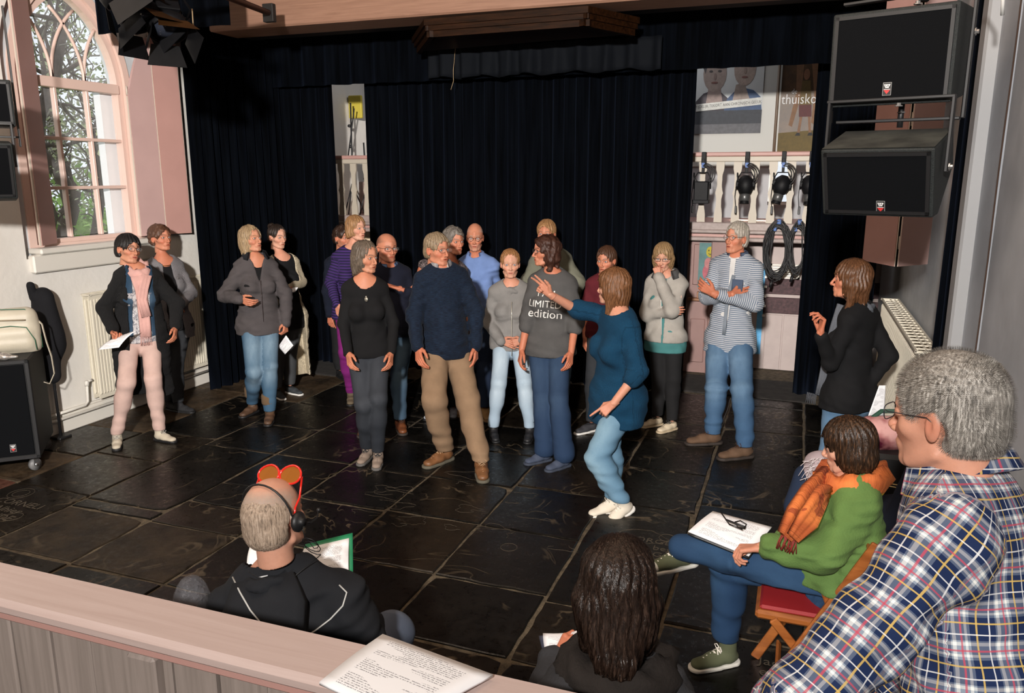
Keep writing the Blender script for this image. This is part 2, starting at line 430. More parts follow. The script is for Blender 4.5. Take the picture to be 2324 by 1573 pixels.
def hand_mesh(pose='relax',h=.32):
    key=('hand',pose,h)
    if key in _mc: return _mc[key]
    v=Vol((-4,-6,-9),(20,8,4),h)
    # y,len
    F=[(2.9,.92),(1.0,1.02),(-.9,.95),(-2.6,.76)]
    P=dict(relax=[(18,25,18),(24,32,22),(30,36,25),(34,40,28)],flat=[(3,6,4),(2,5,4),(4,7,4),(8,8,5)],
       point=[(3,6,5),(68,95,55),(75,98,60),(78,98,60)],grip=[(50,60,35),(55,62,38),(60,65,40),(62,68,40)],two=[(4,8,5),(8,14,10),(80,95,60),(82,95,60)],
       fist=[(75,95,55),(80,98,60),(82,98,60),(84,98,60)],pinch=[(48,38,20),(52,48,25),(62,60,35),(68,66,40)])[pose]
    sp=dict(flat=1.3,relax=1.,two=1.15).get(pose,.95)
    v.cone((-4,0,0),(1,0,0),2.5,2.6,.8,n=(0,0,1),q=.72)
    for i,(y,L) in enumerate(F): v.cone((.6,y*.45,0),(8.4,y,0),1.25,1.02,.9,n=(0,0,1),q=.95)
    for i,(y,L) in enumerate(F):
        p=np.array([8.4+(.4 if i in(1,2) else 0),y,0.]);a=0;dy=(y*.05)*sp
        for s,(ln,r0,r1) in enumerate(((4.5,.93,.82),(2.7,.82,.74),(2.1,.74,.58))):
            a+=math.radians(P[i][s]);d=np.array([math.cos(a),dy*math.cos(a)*.6,-math.sin(a)]);q=p+d*ln*L
            v.cone(p,q,r0*(.9 if i==3 else 1),r1*(.9 if i==3 else 1),.28);p=q
    th=dict(fist=[(4.2,3.6,-2.2),(6.8,3.2,-3.6),(8.4,1.6,-4.0)],point=[(4.4,4.0,-2.0),(7.0,3.6,-3.2),(8.8,2.2,-3.6)],grip=[(4.4,4.2,-2.4),(7.0,4.0,-4.0),(9.2,3.2,-4.8)],pinch=[(4.6,4.4,-2.0),(7.2,4.3,-3.8),(9.3,3.6,-5.0)]).get(pose,[(4.6,4.6,-1.4),(7.4,5.5,-2.0),(9.8,5.9,-2.6)])
    p=(1.4,1.9,-.5)
    for q,(r0,r1) in zip(th,((1.5,1.15),(1.1,.95),(.92,.66))): v.cone(p,q,r0,r1,.5);p=q
    V,Q=v.mesh();_mc[key]=(V,Q);return V,Q
def shoe_mesh(kind='sneak'):
    key=('shoe',kind)
    if key in _mc: return _mc[key]
    # ankle at origin x forward (toe), z up, cm ; sole at z=-9 ; returns list of (part,V,Q)
    out=[]
    T=dict(sneak=0,high=0,hike=0,boot=0,tall=0).get(kind,0)
    top=dict(sneak=-2.5,high=3.2,hike=4.2,boot=9.,tall=24.,low=-3.)[kind if kind in('sneak','high','hike','boot','tall','low') else 'sneak']
    v=Vol((-10,-7,-10.4),(21,7,top+2),.42)
    v.cone((-3.0,0,-5.8),(7,0,-6.2),3.1,4.0,1.,n=(0,0,1),q=.8)
    v.cone((6,0.2,-6.3),(14.6,0.3,-7.1),4.1,3.5,1.2,n=(0,0,1),q=.62)
    v.cone((0,0,-4.6),(8,0,-5.6),3.9,2.6,1.5)
    v.cone((-.6,0,-5),(-.4,0,top),4.1,4.4 if kind in('boot','tall') else 4.0,1.2)
    X,Y,Z=v.full();v.F=np.maximum(v.F,-(Z+8.6)+0*X+0*Y);v.F=np.maximum(v.F,(Z-top)+0*X+0*Y)
    if kind in('boot','tall'): v.F+= (.28*np.sin(Z*1.5+np.sin(X*.6)*1.2)*(Z>-3)*1.0).astype(np.float32)
    v.F=v.F.astype(np.float32);out.append(('upper',)+v.mesh())
    t=dict(hike=2.6,boot=2.2).get(kind,2.2)
    v=Vol((-10,-7,-10.6),(22,7,-5),.42)
    v.cone((-3.2,0,-9),(7,0,-9),3.9,4.3,.8);v.cone((6,.2,-9),(15.2,.3,-9),4.4,4.1,.8)
    X,Y,Z=v.full();v.F=np.maximum(v.F,np.abs(Z+9.+(.0))-t/2+.2+0*X+0*Y)
    if kind=='hike': v.F+=(.25*(np.sin(X*2.6)>0)*(Z<-9.2)).astype(np.float32)
    v.F=v.F.astype(np.float32);out.append(('sole',)+v.mesh())
    _mc[key]=out;return out
def M2n(M): return np.array([[M[i][j] for j in range(4)] for i in range(4)])
def xf(V,M,s=.01):
    A=M2n(M) if not isinstance(M,np.ndarray) else M
    return V@(A[:3,:3].T)*s+A[:3,3]
def ball(c,r,M,n=14,m=10):
    V=[];Q=[]
    for i in range(m+1):
        th=math.pi*i/m
        for k in range(n):
            a=2*math.pi*k/n;V.append((math.sin(th)*math.cos(a),math.cos(th),math.sin(th)*math.sin(a)))
    for i in range(m):
        for k in range(n): Q.append((i*n+k,i*n+(k+1)%n,(i+1)*n+(k+1)%n,(i+1)*n+k))
    return np.array(V)*r+np.array(c),np.array(Q)
# skin & hair materials
def skin_mat():
    if 'skin' in _mc: return _mc['skin']
    m=NT('skin');a=m.n('Attribute',attribute_name='Col');c=m.coord();n=m.noise(c,60,4)
    m.base(m.mix(.22,a.outputs['Color'],m.ramp(n,[(.3,(.55,.28,.2)),(.7,(.95,.7,.58))]),'MULTIPLY'))
    m.b.inputs['Roughness'].default_value=.5;m.b.inputs['Specular IOR Level'].default_value=.3;m.b.inputs['Subsurface Weight'].default_value=.12;m.b.inputs['Subsurface Radius'].default_value=(.012,.005,.003)
    m.bump(m.noise(c,350,2),.35,.0012);_mc['skin']=m.m;return m.m
def eye_mat():
    if 'eye' in _mc: return _mc['eye']
    m=NT('eye');a=m.n('Attribute',attribute_name='Col');m.base(a.outputs['Color']);m.b.inputs['Roughness'].default_value=.12;_mc['eye']=m.m;return m.m
def hair_mat(name,col,tip=None,rough=.42):
    if name in _mc: return _mc[name]
    m=NT(name);c=m.coord('Object',(190,190,22));n=m.noise(c,1.,3,.6)
    d=tuple(x*.35 for x in col);m.base(m.ramp(n,[(.3,d),(.52,col),(.75,tip or tuple(min(1,x*1.7) for x in col))]))
    m.b.inputs['Roughness'].default_value=rough;m.b.inputs['Specular IOR Level'].default_value=.35;m.bump(n,.7,.004);_mc[name]=m.m;return m.m
# cloth materials ; uses attribute fab (u around, v along, metres)
def cloth(name,col,kind='plain',col2=None,rough=.9,sheen=0.,**k):
    if name in _mc: return _mc[name]
    m=NT(name);o=m.coord();f=m.coord('fab');n=m.noise(o,9,3);base=m.mix(.35,col,m.ramp(n,[(.3,(.45,.45,.45)),(.7,(1,1,1))]),'MULTIPLY')
    sep=m.n('SeparateXYZ');m.l(f,sep.inputs[0]);u,v=sep.outputs[0],sep.outputs[1]
    if kind=='denim':
        n2=m.noise(o,3.2,2);nn=m.noise(m.coord('fab',(14,5,1)),1.6,3)
        au=m.math('ABSOLUTE',u);fr_=m.ramp(au,[(.03,(1,1,1)),(.12,(0,0,0))]);vv_=m.ramp(m.math('MULTIPLY',v,-1.),[(.0,(.15,.15,.15)),(.22,(1,1,1)),(.40,(.55,.55,.55)),(.46,(.95,.95,.95)),(.62,(.25,.25,.25)),(.85,(.1,.1,.1))])
        fd=m.math('MULTIPLY',m.math('MULTIPLY',fr_,vv_),m.ramp(nn,[(.2,(.6,.6,.6)),(.6,(1,1,1))]));base=m.mix(fd,col,col2 or tuple(min(1,x*2.2) for x in col))
        sm=0 and m.math('LESS_THAN',m.math('ABSOLUTE',m.math('SUBTRACT',au,.110)),.0016)
        base=m.mix(.25,base,m.ramp(m.noise(m.coord('fab',(900,90,1)),1,2),[(.3,(.5,.5,.5)),(.7,(1.,1.,1.))]),'MULTIPLY');m.bump(m.noise(m.coord('fab',(400,400,1)),1,2),.25,.002)
    elif kind=='knit':
        fr=k.get('fr',160);w1=m.math('SINE',m.math('MULTIPLY',u,fr*6.28/1.));w2=m.math('SINE',m.math('MULTIPLY',v,fr*6.28*.8))
        h=m.math('ADD',w1,m.math('MULTIPLY',w2,.5));m.bump(h,.6,k.get('bd',.0025));base=m.mix(.5,base,m.ramp(m.math('MULTIPLY_ADD',h,.3,.5),[(.1,(.45,.45,.45)),(.8,(1.,1.,1.))]),'MULTIPLY')
    elif kind=='melange':
        nn=m.noise(m.coord('fab',(30,260,1)),1,3);base=m.mix(m.ramp(nn,[(.42,(0,0,0)),(.6,(1,1,1))]),base,col2);m.bump(nn,.4,.003)
    elif kind=='stripe':
        fr=k.get('fr',30);w=m.math('FRACT',m.math('MULTIPLY',v if k.get('ax','v')=='v' else u,fr));base=m.mix(m.ramp(w,[(0,(0,0,0)),(k.get('duty',.5),(1,1,1))],'CONSTANT'),base,col2)
        m.bump(m.noise(o,300,2),.3,.002)
    elif kind=='plaid':
        def bands(x,per,cuts):
            fx=m.math('FRACT',m.math('DIVIDE',x,per));return m.ramp(fx,cuts,'CONSTANT')
        wv=m.noise(o,7,2);uu=m.math('ADD',u,m.math('MULTIPLY',wv,.012));vv=m.math('ADD',v,m.math('MULTIPLY',wv,.010))
        B=col;L=col2;W=(.80,.80,.76)
        cu=[(0,B),(.30,L),(.36,W),(.42,L),(.62,W),(.70,L),(.74,B)]
        a=bands(uu,.072,cu);b=bands(vv,.072,cu);base=m.mix(.5,a,b)
        dk=m.mix(1.,m.ramp(m.math('FRACT',m.math('DIVIDE',uu,.072)),[(0,(.55,.55,.6)),(.30,(1,1,1)),(.74,(.55,.55,.6))],'CONSTANT'),m.ramp(m.math('FRACT',m.math('DIVIDE',vv,.072)),[(0,(.55,.55,.6)),(.30,(1,1,1)),(.74,(.55,.55,.6))],'CONSTANT'),'MULTIPLY')
        base=m.mix(.75,base,dk,'MULTIPLY')
        def line(x,pos,wd):
            fx=m.math('FRACT',m.math('DIVIDE',x,.072));return m.math('LESS_THAN',m.math('ABSOLUTE',m.math('SUBTRACT',fx,pos)),wd)
        for x in (uu,vv):
            base=m.mix(m.math('MULTIPLY',line(x,.50,.022),.75),base,(.50,.06,.10));base=m.mix(m.math('MULTIPLY',line(x,.15,.020),.8),base,(.62,.42,.12));base=m.mix(m.math('MULTIPLY',line(x,.88,.016),.7),base,(.8,.8,.8))
        m.bump(m.noise(m.coord('fab',(500,500,1)),1,2),.25,.001)
    elif kind=='fleece': m.bump(m.noise(o,120,3),.6,.004)
    elif kind=='tee':
        nn=m.noise(m.coord('fab',(55,38,1)),1,4,.7,1.5);base=m.mix(m.ramp(nn,[(.45,(0,0,0)),(.58,(1,1,1))]),base,col2)
    else: m.bump(m.noise(o,260,2),.35,.0015)
    m.base(base);m.b.inputs['Roughness'].default_value=rough;m.b.inputs['Sheen Weight'].default_value=sheen*.12;m.b.inputs['Specular IOR Level'].default_value=.25
    _mc[name]=m.m;return m.m
def solve(A,px,L,sign,Dlo=None):
    """point on the pixel ray at distance L from A; sign +1 nearer the camera"""
    r=ray(*px);r=r/np.linalg.norm(r);o=CAMP-A;b=o@r;c=o@o-L*L;d=b*b-c
    if d<=0:
        p=CAMP+r*(-b);v=p-A;return A+v*(L/np.linalg.norm(v))
    return CAMP+r*(-b-sign*math.sqrt(d))
def yawdir(a):      # 0 = toward the camera, + = image right, 180 = away
    a=math.radians(a);return -FH*math.cos(a)+RT*math.sin(a)
def nrm(v): v=np.asarray(v,float);return v/np.linalg.norm(v)
class Person:
    def __init__(s,label,H=1.7,D=None,fem=1,yaw=0,neck=None,pelvis=None,hyaw=0,hpitch=0,hroll=0,head=None,armA=None,armB=None,legA=None,legB=None,
                 bulk=1.,skin=(.72,.42,.31),hips=None,o=None,pyaw=None,sw=None,hs=1.,group=None,hand=('relax','relax'),palm=(None,None),
                 handT=(None,None),seatz=None,shrug=(0,0),fine=1.,neckD=0,pelD=0,rel=1):
        s.H=H;s.fem=fem;s.o=o or {};s.skin=np.array(skin);s.bulk=bulk;s.fine=fine
        rx=(head[0] if head is not None else 1162);s.ry=ra=math.degrees(math.atan2(1162-rx,1780))*rel;yaw+=ra;hyaw+=ra;pyaw=(pyaw+ra) if pyaw is not None else None;s.n=yawdir(yaw);s.np_=yawdir(pyaw if pyaw is not None else yaw)
        # A = limb on image-left when facing the camera (person's right)
        s.side=np.cross(UPV,s.n);s.sidep=np.cross(UPV,s.np_)      # points to the person's left (= B)
        s.neck=np.array(neck,float) if len(neck)==3 else atd(*neck,D-neckD);s.pel=np.array(pelvis,float) if len(pelvis)==3 else atd(*pelvis,D-pelD);s.D=D
        k=H/1.7;s.k=k;sw=(sw or (.120 if fem else .140))*k;hw=.078*k
        s.up=nrm(s.neck-s.pel)
        s.side=nrm(s.side-s.up*(s.side@s.up));s.n=np.cross(s.side,s.up)
        s.sh=[s.neck-s.side*sw-s.up*(.055*k-shrug[0])-s.n*.01,s.neck+s.side*sw-s.up*(.055*k-shrug[1])-s.n*.01]
        s.hp=[s.pel-s.sidep*hw,s.pel+s.sidep*hw]
        s.el=[];s.wr=[];s.kn=[];s.an=[]
        for i,arm in enumerate((armA,armB)):
            arm=arm or ((None,0),(None,0))
            (ep,es),(wp,ws)=arm
            e=solve(s.sh[i],ep,.285*k,es) if ep is not None else s.sh[i]-UPV*.28*k+s.side*(i*2-1)*.05
            w_=solve(e,wp,.25*k,ws) if wp is not None else e-UPV*.24*k+s.n*.03
            s.el.append(e);s.wr.append(w_)
        for i,leg in enumerate((legA,legB)):
            if leg is None:
                kn=s.hp[i]-UPV*.42*k;an=kn-UPV*.41*k;an[2]=max(an[2],.09) if seatz is None else an[2];ft=(None,)
                s.kn.append(kn);s.an.append(an);continue
            (kp,ks),ap=leg
            if len(ap)==2: an=onz(ap[0],ap[1],.095)
            else: an=atd(ap[0],ap[1],ap[2])
            if kp is None: kn=(s.hp[i]+an)/2+s.np_*.02
            else:
                L=.41*k;kn=solve(s.hp[i],kp,L,ks)
                # keep the shin length sensible
                d=np.linalg.norm(kn-an)
                if d>L*1.25 or d<L*.7: kn=an+(kn-an)*(L*1.0/d)*.5+(kn-an)*.5
            s.kn.append(kn);s.an.append(an)
        s.g=thing('person',label,'person',(float(s.pel[0]),float(s.pel[1]),0),group)
        # head frame
        hd=yawdir(hyaw);hp=math.radians(hpitch);hf=hd*math.cos(hp)+UPV*math.sin(hp)
        hs_=np.cross(UPV,hf);hs_=nrm(hs_);rr=math.radians(hroll);hu=np.cross(hf,hs_)
        hs2=hs_*math.cos(rr)+hu*math.sin(rr);hu2=np.cross(hf,hs2)
        # head local: x = person's right?, keep x=-left so that frame is right handed: x=right, y=forward, z=up
        x=-hs2;s.hs=hs*(1.065 if rel else 1.)*(1. if not fem else .965)*(.97+.03*k)
        hc=atd(*head,D-s.o.get('hd',0)) if head is not None else s.neck+UPV*.14
        s.hM=np.eye(4);s.hM[:3,0]=x*s.hs*s.o.get('hw',1);s.hM[:3,1]=hf*s.hs;s.hM[:3,2]=hu2*s.hs*s.o.get('hh',1);s.hM[:3,3]=hc
        s.hc=hc;s.hand=hand;s.palm=palm;s.handT=handT;s.handM=[None,None]
    # ---- skin body
    def body(s,bare_arm=(1,1),bare_leg=False,noeyes=False):
        k=s.k;b=s.bulk
        parts=[];cols=[]
        V,Q=head_mesh(s.fem,s.fine);parts.append((xf(V,s.hM),Q,head_cols(V,s.skin,s.o),0))
        # eyes
        if not noeyes:
            gz=s.o.get('gaze',(0,0))
            for x in (-1,1):
                V,Q=ball((0,0,0),1.30,None,14,14)
                r=np.arccos(np.clip(V[:,1]/1.30,-1,1));iris=np.array(s.o.get('iris',(.10,.13,.15)))
                c=np.where((r<.22)[:,None],np.array([[.01,.01,.01]]),np.where((r<.56)[:,None],iris[None],np.array([[.58,.54,.50]])))
                a=math.radians(gz[0]);R=np.array([[math.cos(a),math.sin(a),0],[-math.sin(a),math.cos(a),0],[0,0,1]]);a=math.radians(gz[1]);R2=np.array([[1,0,0],[0,math.cos(a),-math.sin(a)],[0,math.sin(a),math.cos(a)]])
                V=V@R2.T@R.T+np.array([3.15*x,6.98,-.02]);parts.append((xf(V,s.hM),Q,c,1))
        # hands
        for i in (0,1):
            if s.hand[i] is None: continue
            V,Q=hand_mesh(s.hand[i],.32 if s.fine>=1 else .26);V=V.copy()
            d=nrm(s.wr[i]-s.el[i]) if s.handT[i] is None else nrm(s.handT[i])
            pm=s.palm[i]
            if pm is None: pm=(s.side*(1 if i==0 else -1)*.8-s.n*.5)   # palm faces the thigh
            z=-nrm(pm);M=M2n(frame(s.wr[i]+d*.0,x=d,z=z))
            if i==1: V[:,1]*=-1;Q=Q[:,::-1]
            sc_=(.0094 if s.fem else .0104)*k;s.handM[i]=M
            parts.append((xf(V,M,sc_),Q,np.repeat((s.skin*np.array([.95,.78,.72]))[None],len(V),0)*(.92+.16*np.clip(V[:,:1]/18,0,1)),0))
        # neck, chest, arms, torso, legs as one coarse continuous surface
        P=[s.neck,s.pel,s.hc]+s.sh+s.el+s.wr+s.hp+s.kn+s.an
        lo=np.min(P,0)-.16;hi=np.max(P,0)+.1;lo[2]=max(lo[2],.0);hi[2]=s.hc[2]+.02
        v=Vol(lo,hi,.0135 if s.fine>=1 else .010)
        ch=s.neck-s.up*.20*k;wa=s.pel+s.up*.16*k;q=.62
        hb=s.hc-s.hM[:3,2]*.07-s.hM[:3,1]*.022
        v.cone(s.neck-s.up*.02,hb,(.054-.010*s.fem)*k,.050-.008*s.fem,.02)
        v.cone(s.sh[0]+s.side*.05,s.sh[1]-s.side*.05,.047*k,.047*k,.05)
        v.cone(s.neck-s.up*.085*k,wa,.126*b*k,.108*b*k,.04,n=s.n,q=q)
        v.cone(s.sh[0],s.neck+s.up*.015,.045*k,.045*k,.04);v.cone(s.sh[1],s.neck+s.up*.015,.045*k,.045*k,.04)
        v.cone(wa,s.pel,.108*b*k,.118*b*k,.04,n=s.n,q=.68)
        for i in (0,1):
            r=(.045 if not s.fem else .040)*k
            v.cone(s.sh[i],s.el[i],r*1.0,r*.82,.03);v.cone(s.el[i],s.wr[i],r*.86,r*.62,.015)
            v.cone(s.hp[i],s.kn[i],.070*k,.048*k,.03);v.cone(s.kn[i],s.an[i],.044*k,.024*k,.02)
        V,Q=v.mesh();parts.append((V,Q,np.repeat((s.skin*np.array([.97,.86,.82]))[None],len(V),0),0))
        Va=[];Qa=[];Ca=[];Ma=[];n=0
        for V,Q,c,mi in parts: Va.append(V);Qa.append(Q+n);Ca.append(c);Ma.append(np.full(len(Q),mi));n+=len(V)
        s.bodyo=arr_obj('body',np.concatenate(Va),np.concatenate(Qa),[skin_mat(),eye_mat()],s.g,col=np.concatenate(Ca),mids=np.concatenate(Ma))
        return s
    def tl(s,X,Y,Z,o=None):
        o=s.neck if o is None else o
        dx,dy,dz=X-o[0],Y-o[1],Z-o[2]
        f=lambda a:dx*a[0]+dy*a[1]+dz*a[2]
        return f(s.side),f(s.n),f(s.up)
    # ---- upper garment
    def top(s,name,mat,hem=.0,sleeve=(1.,1.),off=.014,open_=None,neck=(.075,.05),loose=0.,h=.0095,fold=.005,arms=True,cut=None,skirt=None,seed=1,bust=None,belly=0.,collar=None,label=None,cuff=0,ret=False,sub=None,vneck=0,armr=1.):
        """hem: metres below the pelvis (neg = above). sleeve: 0..2 (1=elbow,2=wrist). open_: half width of an open front"""
        k=s.k;b=s.bulk;q=.66
        E=[s.neck,s.pel-UPV*.1]+s.sh
        if arms: E+=s.el+s.wr
        if skirt: E.append(s.pel-UPV*skirt)
        lo=np.min(E,0)-.25;hi=np.max(E,0)+.16;v=Vol(lo,hi,h)
        ch=s.neck-s.up*.20*k;wa=s.pel+s.up*.17*k
        oo=off;N=s.n
        v.cone(s.sh[0]+s.side*.035,s.sh[1]-s.side*.035,.044*k+oo*.8,.044*k+oo*.8,.045,idn=0)
        v.cone(s.sh[0],s.neck+s.up*.005,.048*k+oo*.6,.050*k+oo*.6,.04,idn=0);v.cone(s.sh[1],s.neck+s.up*.005,.048*k+oo*.6,.050*k+oo*.6,.04,idn=0)
        v.cone(s.neck-s.up*.09*k,wa,.132*b*k+oo,(.116+.01*(1-s.fem))*b*k+oo+loose,.05,n=N,q=q,idn=0)
        hemlen=max(hem,0)+.16
        pe=s.pel-UPV*.0
        v.cone(wa,pe+s.up*.02,.124*b*k+oo+loose,.156*b*k+oo+loose,.06,n=s.np_,q=.76,idn=0)
        v.cone(pe,pe-UPV*hemlen,.160*b*k+oo+loose,.164*b*k+oo+loose,.05,n=s.np_,q=.76,idn=0)
        for i in (0,1): v.cone(s.hp[i]+UPV*.03,s.hp[i]-UPV*hemlen,getattr(s,'thr',.09*k)+.008,getattr(s,'thr',.09*k)+.010,.05,idn=0)
        for i in (0,1): gl=s.hp[i]-s.np_*.05+UPV*.02;v.cone(gl,gl-UPV*.04,getattr(s,'thr',.085*k)+.010,getattr(s,'thr',.085*k)+.010,.05,idn=0)
        if skirt: v.cone(pe,pe-UPV*skirt,.162*b*k+oo,.180*b*k+oo+loose,.05,n=s.np_,q=.82,idn=0)
        if s.fem and bust!=0:
            bb=bust or 1.
            for x in (-1,1):
                c=s.neck-s.up*.215*k+s.side*.068*k*x+N*(.075*k*b);v.cone(c,c-s.up*.01,.062*bb*k+oo*.5,.062*bb*k+oo*.5,.05,idn=0)
        if belly: 
            c=wa+N*.06*k+s.up*.0;v.cone(c+s.up*.05,c-s.up*.09,.10*k*b+belly,.11*k*b+belly,.08,idn=0)
        ids=1
        if arms:
            for i in (0,1):
                r=(.047 if not s.fem else .040)*k*armr;sl=sleeve[i]
                L1=np.linalg.norm(s.el[i]-s.sh[i])
                e=s.sh[i]+(s.el[i]-s.sh[i])*min(sl,1.)
                v.cone(s.sh[i]-s.up*.012,e,r*1.03+oo*.8,r*(1.03-.13*min(sl,1))+oo,.03,idn=1+i*2)
                if sl>1:
                    w_=s.el[i]+(s.wr[i]-s.el[i])*(sl-1)
                    v.cone(s.el[i],w_,r*.9+oo,(r*.9-(r*.26)*(sl-1))+oo*.8,.02,idn=2+i*2)
        X,Y,Z=v.full();x,y,z=s.tl(X,Y,Z)
        # folds
        if fold: 
            msk=v.F<.06
            I=np.nonzero(msk);p=(v.ax[0][I[0]],v.ax[1][I[1]],v.ax[2][I[2]]);ps=(p[0],p[1],p[2]*1.7)
            nk=np.clip((np.sqrt((p[0]-s.neck[0])**2+(p[1]-s.neck[1])**2+(p[2]-s.neck[2])**2)-.10)/.10,0,1);v.F[I]+=((fold*wav(ps,26,seed)+fold*.95*wav(ps,58,seed+5))*nk).astype(np.float32)
        def cutp(d): v.F=np.maximum(v.F,d.astype(np.float32))
        # hem plane
        hz=(s.pel[2]-hem)
        if not skirt: 
            am=0*X+0*Y+(hz-Z);
            if arms:  # do not cut hanging sleeves
                am=np.where(v.ID>0,-1,am)
            cutp(am)
        else: cutp(np.where(v.ID>0,-1,0*X+0*Y+((s.pel[2]-skirt)-Z)))
        # neck opening
        nr,nd=neck
        c=s.neck+s.up*.055*k+N*.03
        if nr>0:
            dx,dy,dz=X-c[0],Y-c[1],Z-c[2]
            sx=dx*s.side[0]+dy*s.side[1]+dz*s.side[2];sn=dx*N[0]+dy*N[1]+dz*N[2];su=dx*s.up[0]+dy*s.up[1]+dz*s.up[2]
            g=np.sqrt((sx/nr)**2+(sn/(nr*1.05))**2+(su/nd)**2);cutp((1-g)*min(nr,nd))
            if vneck:
                w_=np.maximum(np.abs(sx)-(nr*.8)*(1+su/vneck),-(sn-0.0)) ;cutp(-np.maximum(w_,-(su+vneck)))
        if open_ is not None:
            wt,wb=open_ if isinstance(open_,tuple) else (open_,open_)
            t=np.clip(-z/.75,0,1);cutp(-np.maximum(np.abs(x-s.o.get('ox',0))-(wt+(wb-wt)*t),-(y-.0))*np.where(v.ID>0,-1,1)-np.where(v.ID>0,.5,0))
        if cut: cutp(cut(s,X,Y,Z,v))
        V,Q=v.mesh()
        # fabric coordinates
        vid=v.vid;fab=np.zeros((len(V),3),np.float32)
        d=V-s.neck;lx=d@s.side;ly=d@s.n;lz=d@s.up
        fab[:,0]=np.arctan2(lx,np.abs(ly)+.06)*.19+np.where(ly<0,.033,0);fab[:,1]=lz
        for i in (0,1):
            u1p=None
            for j,(a,e) in enumerate(((s.sh[i],s.el[i]),(s.el[i],s.wr[i]))):
                m=vid==1+i*2+j
                if 1:
                    ax=nrm(e-a);dd=V[m]-a;t=dd@ax;u1=np.cross(ax,UPV if abs(ax[2])<.9 else s.n) if j==0 or u1p is None else u1p-ax*(u1p@ax);u1=nrm(u1);u1p=u1;u2=np.cross(ax,u1)
                    fab[m,0]=np.arctan2(dd@u2,dd@u1)*.055;fab[m,1]=-t-(np.linalg.norm(s.el[i]-s.sh[i]) if j else 0)
        if ret: return V,Q,fab
        o_=arr_obj(name,V,Q,mat,s.g,fab=fab)
        if label: o_['label']=label
        return o_
    def pants(s,mat,name='trousers',off=.012,tight=1.,flare=0.,cuffz=None,seed=3,fold=.004,waist=.05,h=.010,label=None,kn=1.,upto=None):
        k=s.k;b=s.bulk
        lo=np.min([s.pel]+s.hp+s.kn+s.an,0)-.2;hi=np.max([s.pel+UPV*(waist+.02)]+s.hp+s.kn+s.an,0)+.17
        lo[2]=max(lo[2],.0);v=Vol(lo,hi,h)
        T=tight
        v.cone(s.pel+s.up*.10,s.pel-UPV*.02,.112*b*k+off,.135*b*k+off,.05,n=s.np_,q=.74,idn=0)
        for i in (0,1):
            th=.075*k*T*(.6+.4*b)+off
            v.cone(s.hp[i]+UPV*.0,s.kn[i],th,(.056*k*kn*(.5+.5*T)+off),.03,idn=1+i*2)
            s.thr=th;gl=s.hp[i]-s.np_*.05+UPV*.02;v.cone(gl,gl-UPV*.02,.072*k*(.6+.4*b)+off,.072*k*(.6+.4*b)+off,.05,idn=0)
            an=s.an[i]
            v.cone(s.kn[i],an,(.056*k*kn*(.5+.5*T)+off),(.036*k*T+off+flare),.02,idn=2+i*2)
            c=s.kn[i]+(an-s.kn[i])*.3-s.np_*.018;v.cone(c,c-UPV*.05,.045*k*T+off,.04*k*T+off,.05,idn=2+i*2)
        I=np.nonzero(v.F<.06);p=(v.ax[0][I[0]],v.ax[1][I[1]],v.ax[2][I[2]])
        zz=p[2];near=np.exp(-((zz-s.an[0][2]-.08)/.12)**2)+.6*np.exp(-((zz-s.kn[0][2])/.1)**2)+.5*np.exp(-((zz-s.pel[2]+.05)/.12)**2)
        v.F[I]+=(fold*.45*wav(p,38,seed)+fold*1.5*near*(wav((p[0]*.5,p[1]*.5,p[2]*2.2),34,seed+2)-.35)-fold*.3).astype(np.float32)
        X,Y,Z=v.full();cz=cuffz if cuffz is not None else (s.an[0][2],s.an[1][2])
        cz=np.where(v.ID<3,cz[0],cz[1]);v.F=np.maximum(v.F,(cz-Z).astype(np.float32));v.F=np.maximum(v.F,(0*X+0*Y+Z-(s.pel[2]+waist)).astype(np.float32)) if upto is None else v.F
        V,Q=v.mesh();vid=v.vid;fab=np.zeros((len(V),3),np.float32);d=V-s.pel;fab[:,0]=np.arctan2(d@s.sidep,np.abs(d@s.np_)+.05)*.16;fab[:,1]=d[:,2]
        for i in (0,1):
            for j,(a,e) in enumerate(((s.hp[i],s.kn[i]),(s.kn[i],s.an[i]))):
                m=vid==1+i*2+j
                if m.any():
                    ax=nrm(e-a);dd=V[m]-a;u1=nrm(np.cross(ax,s.np_));u2=np.cross(ax,u1);fab[m,0]=np.arctan2(dd@u1,-(dd@u2))*.07;fab[m,1]=-(dd@ax)-(.41*k if j else 0)
        o_=arr_obj(name,V,Q,mat,s.g,fab=fab)
        if label:o_['label']=label
        return o_
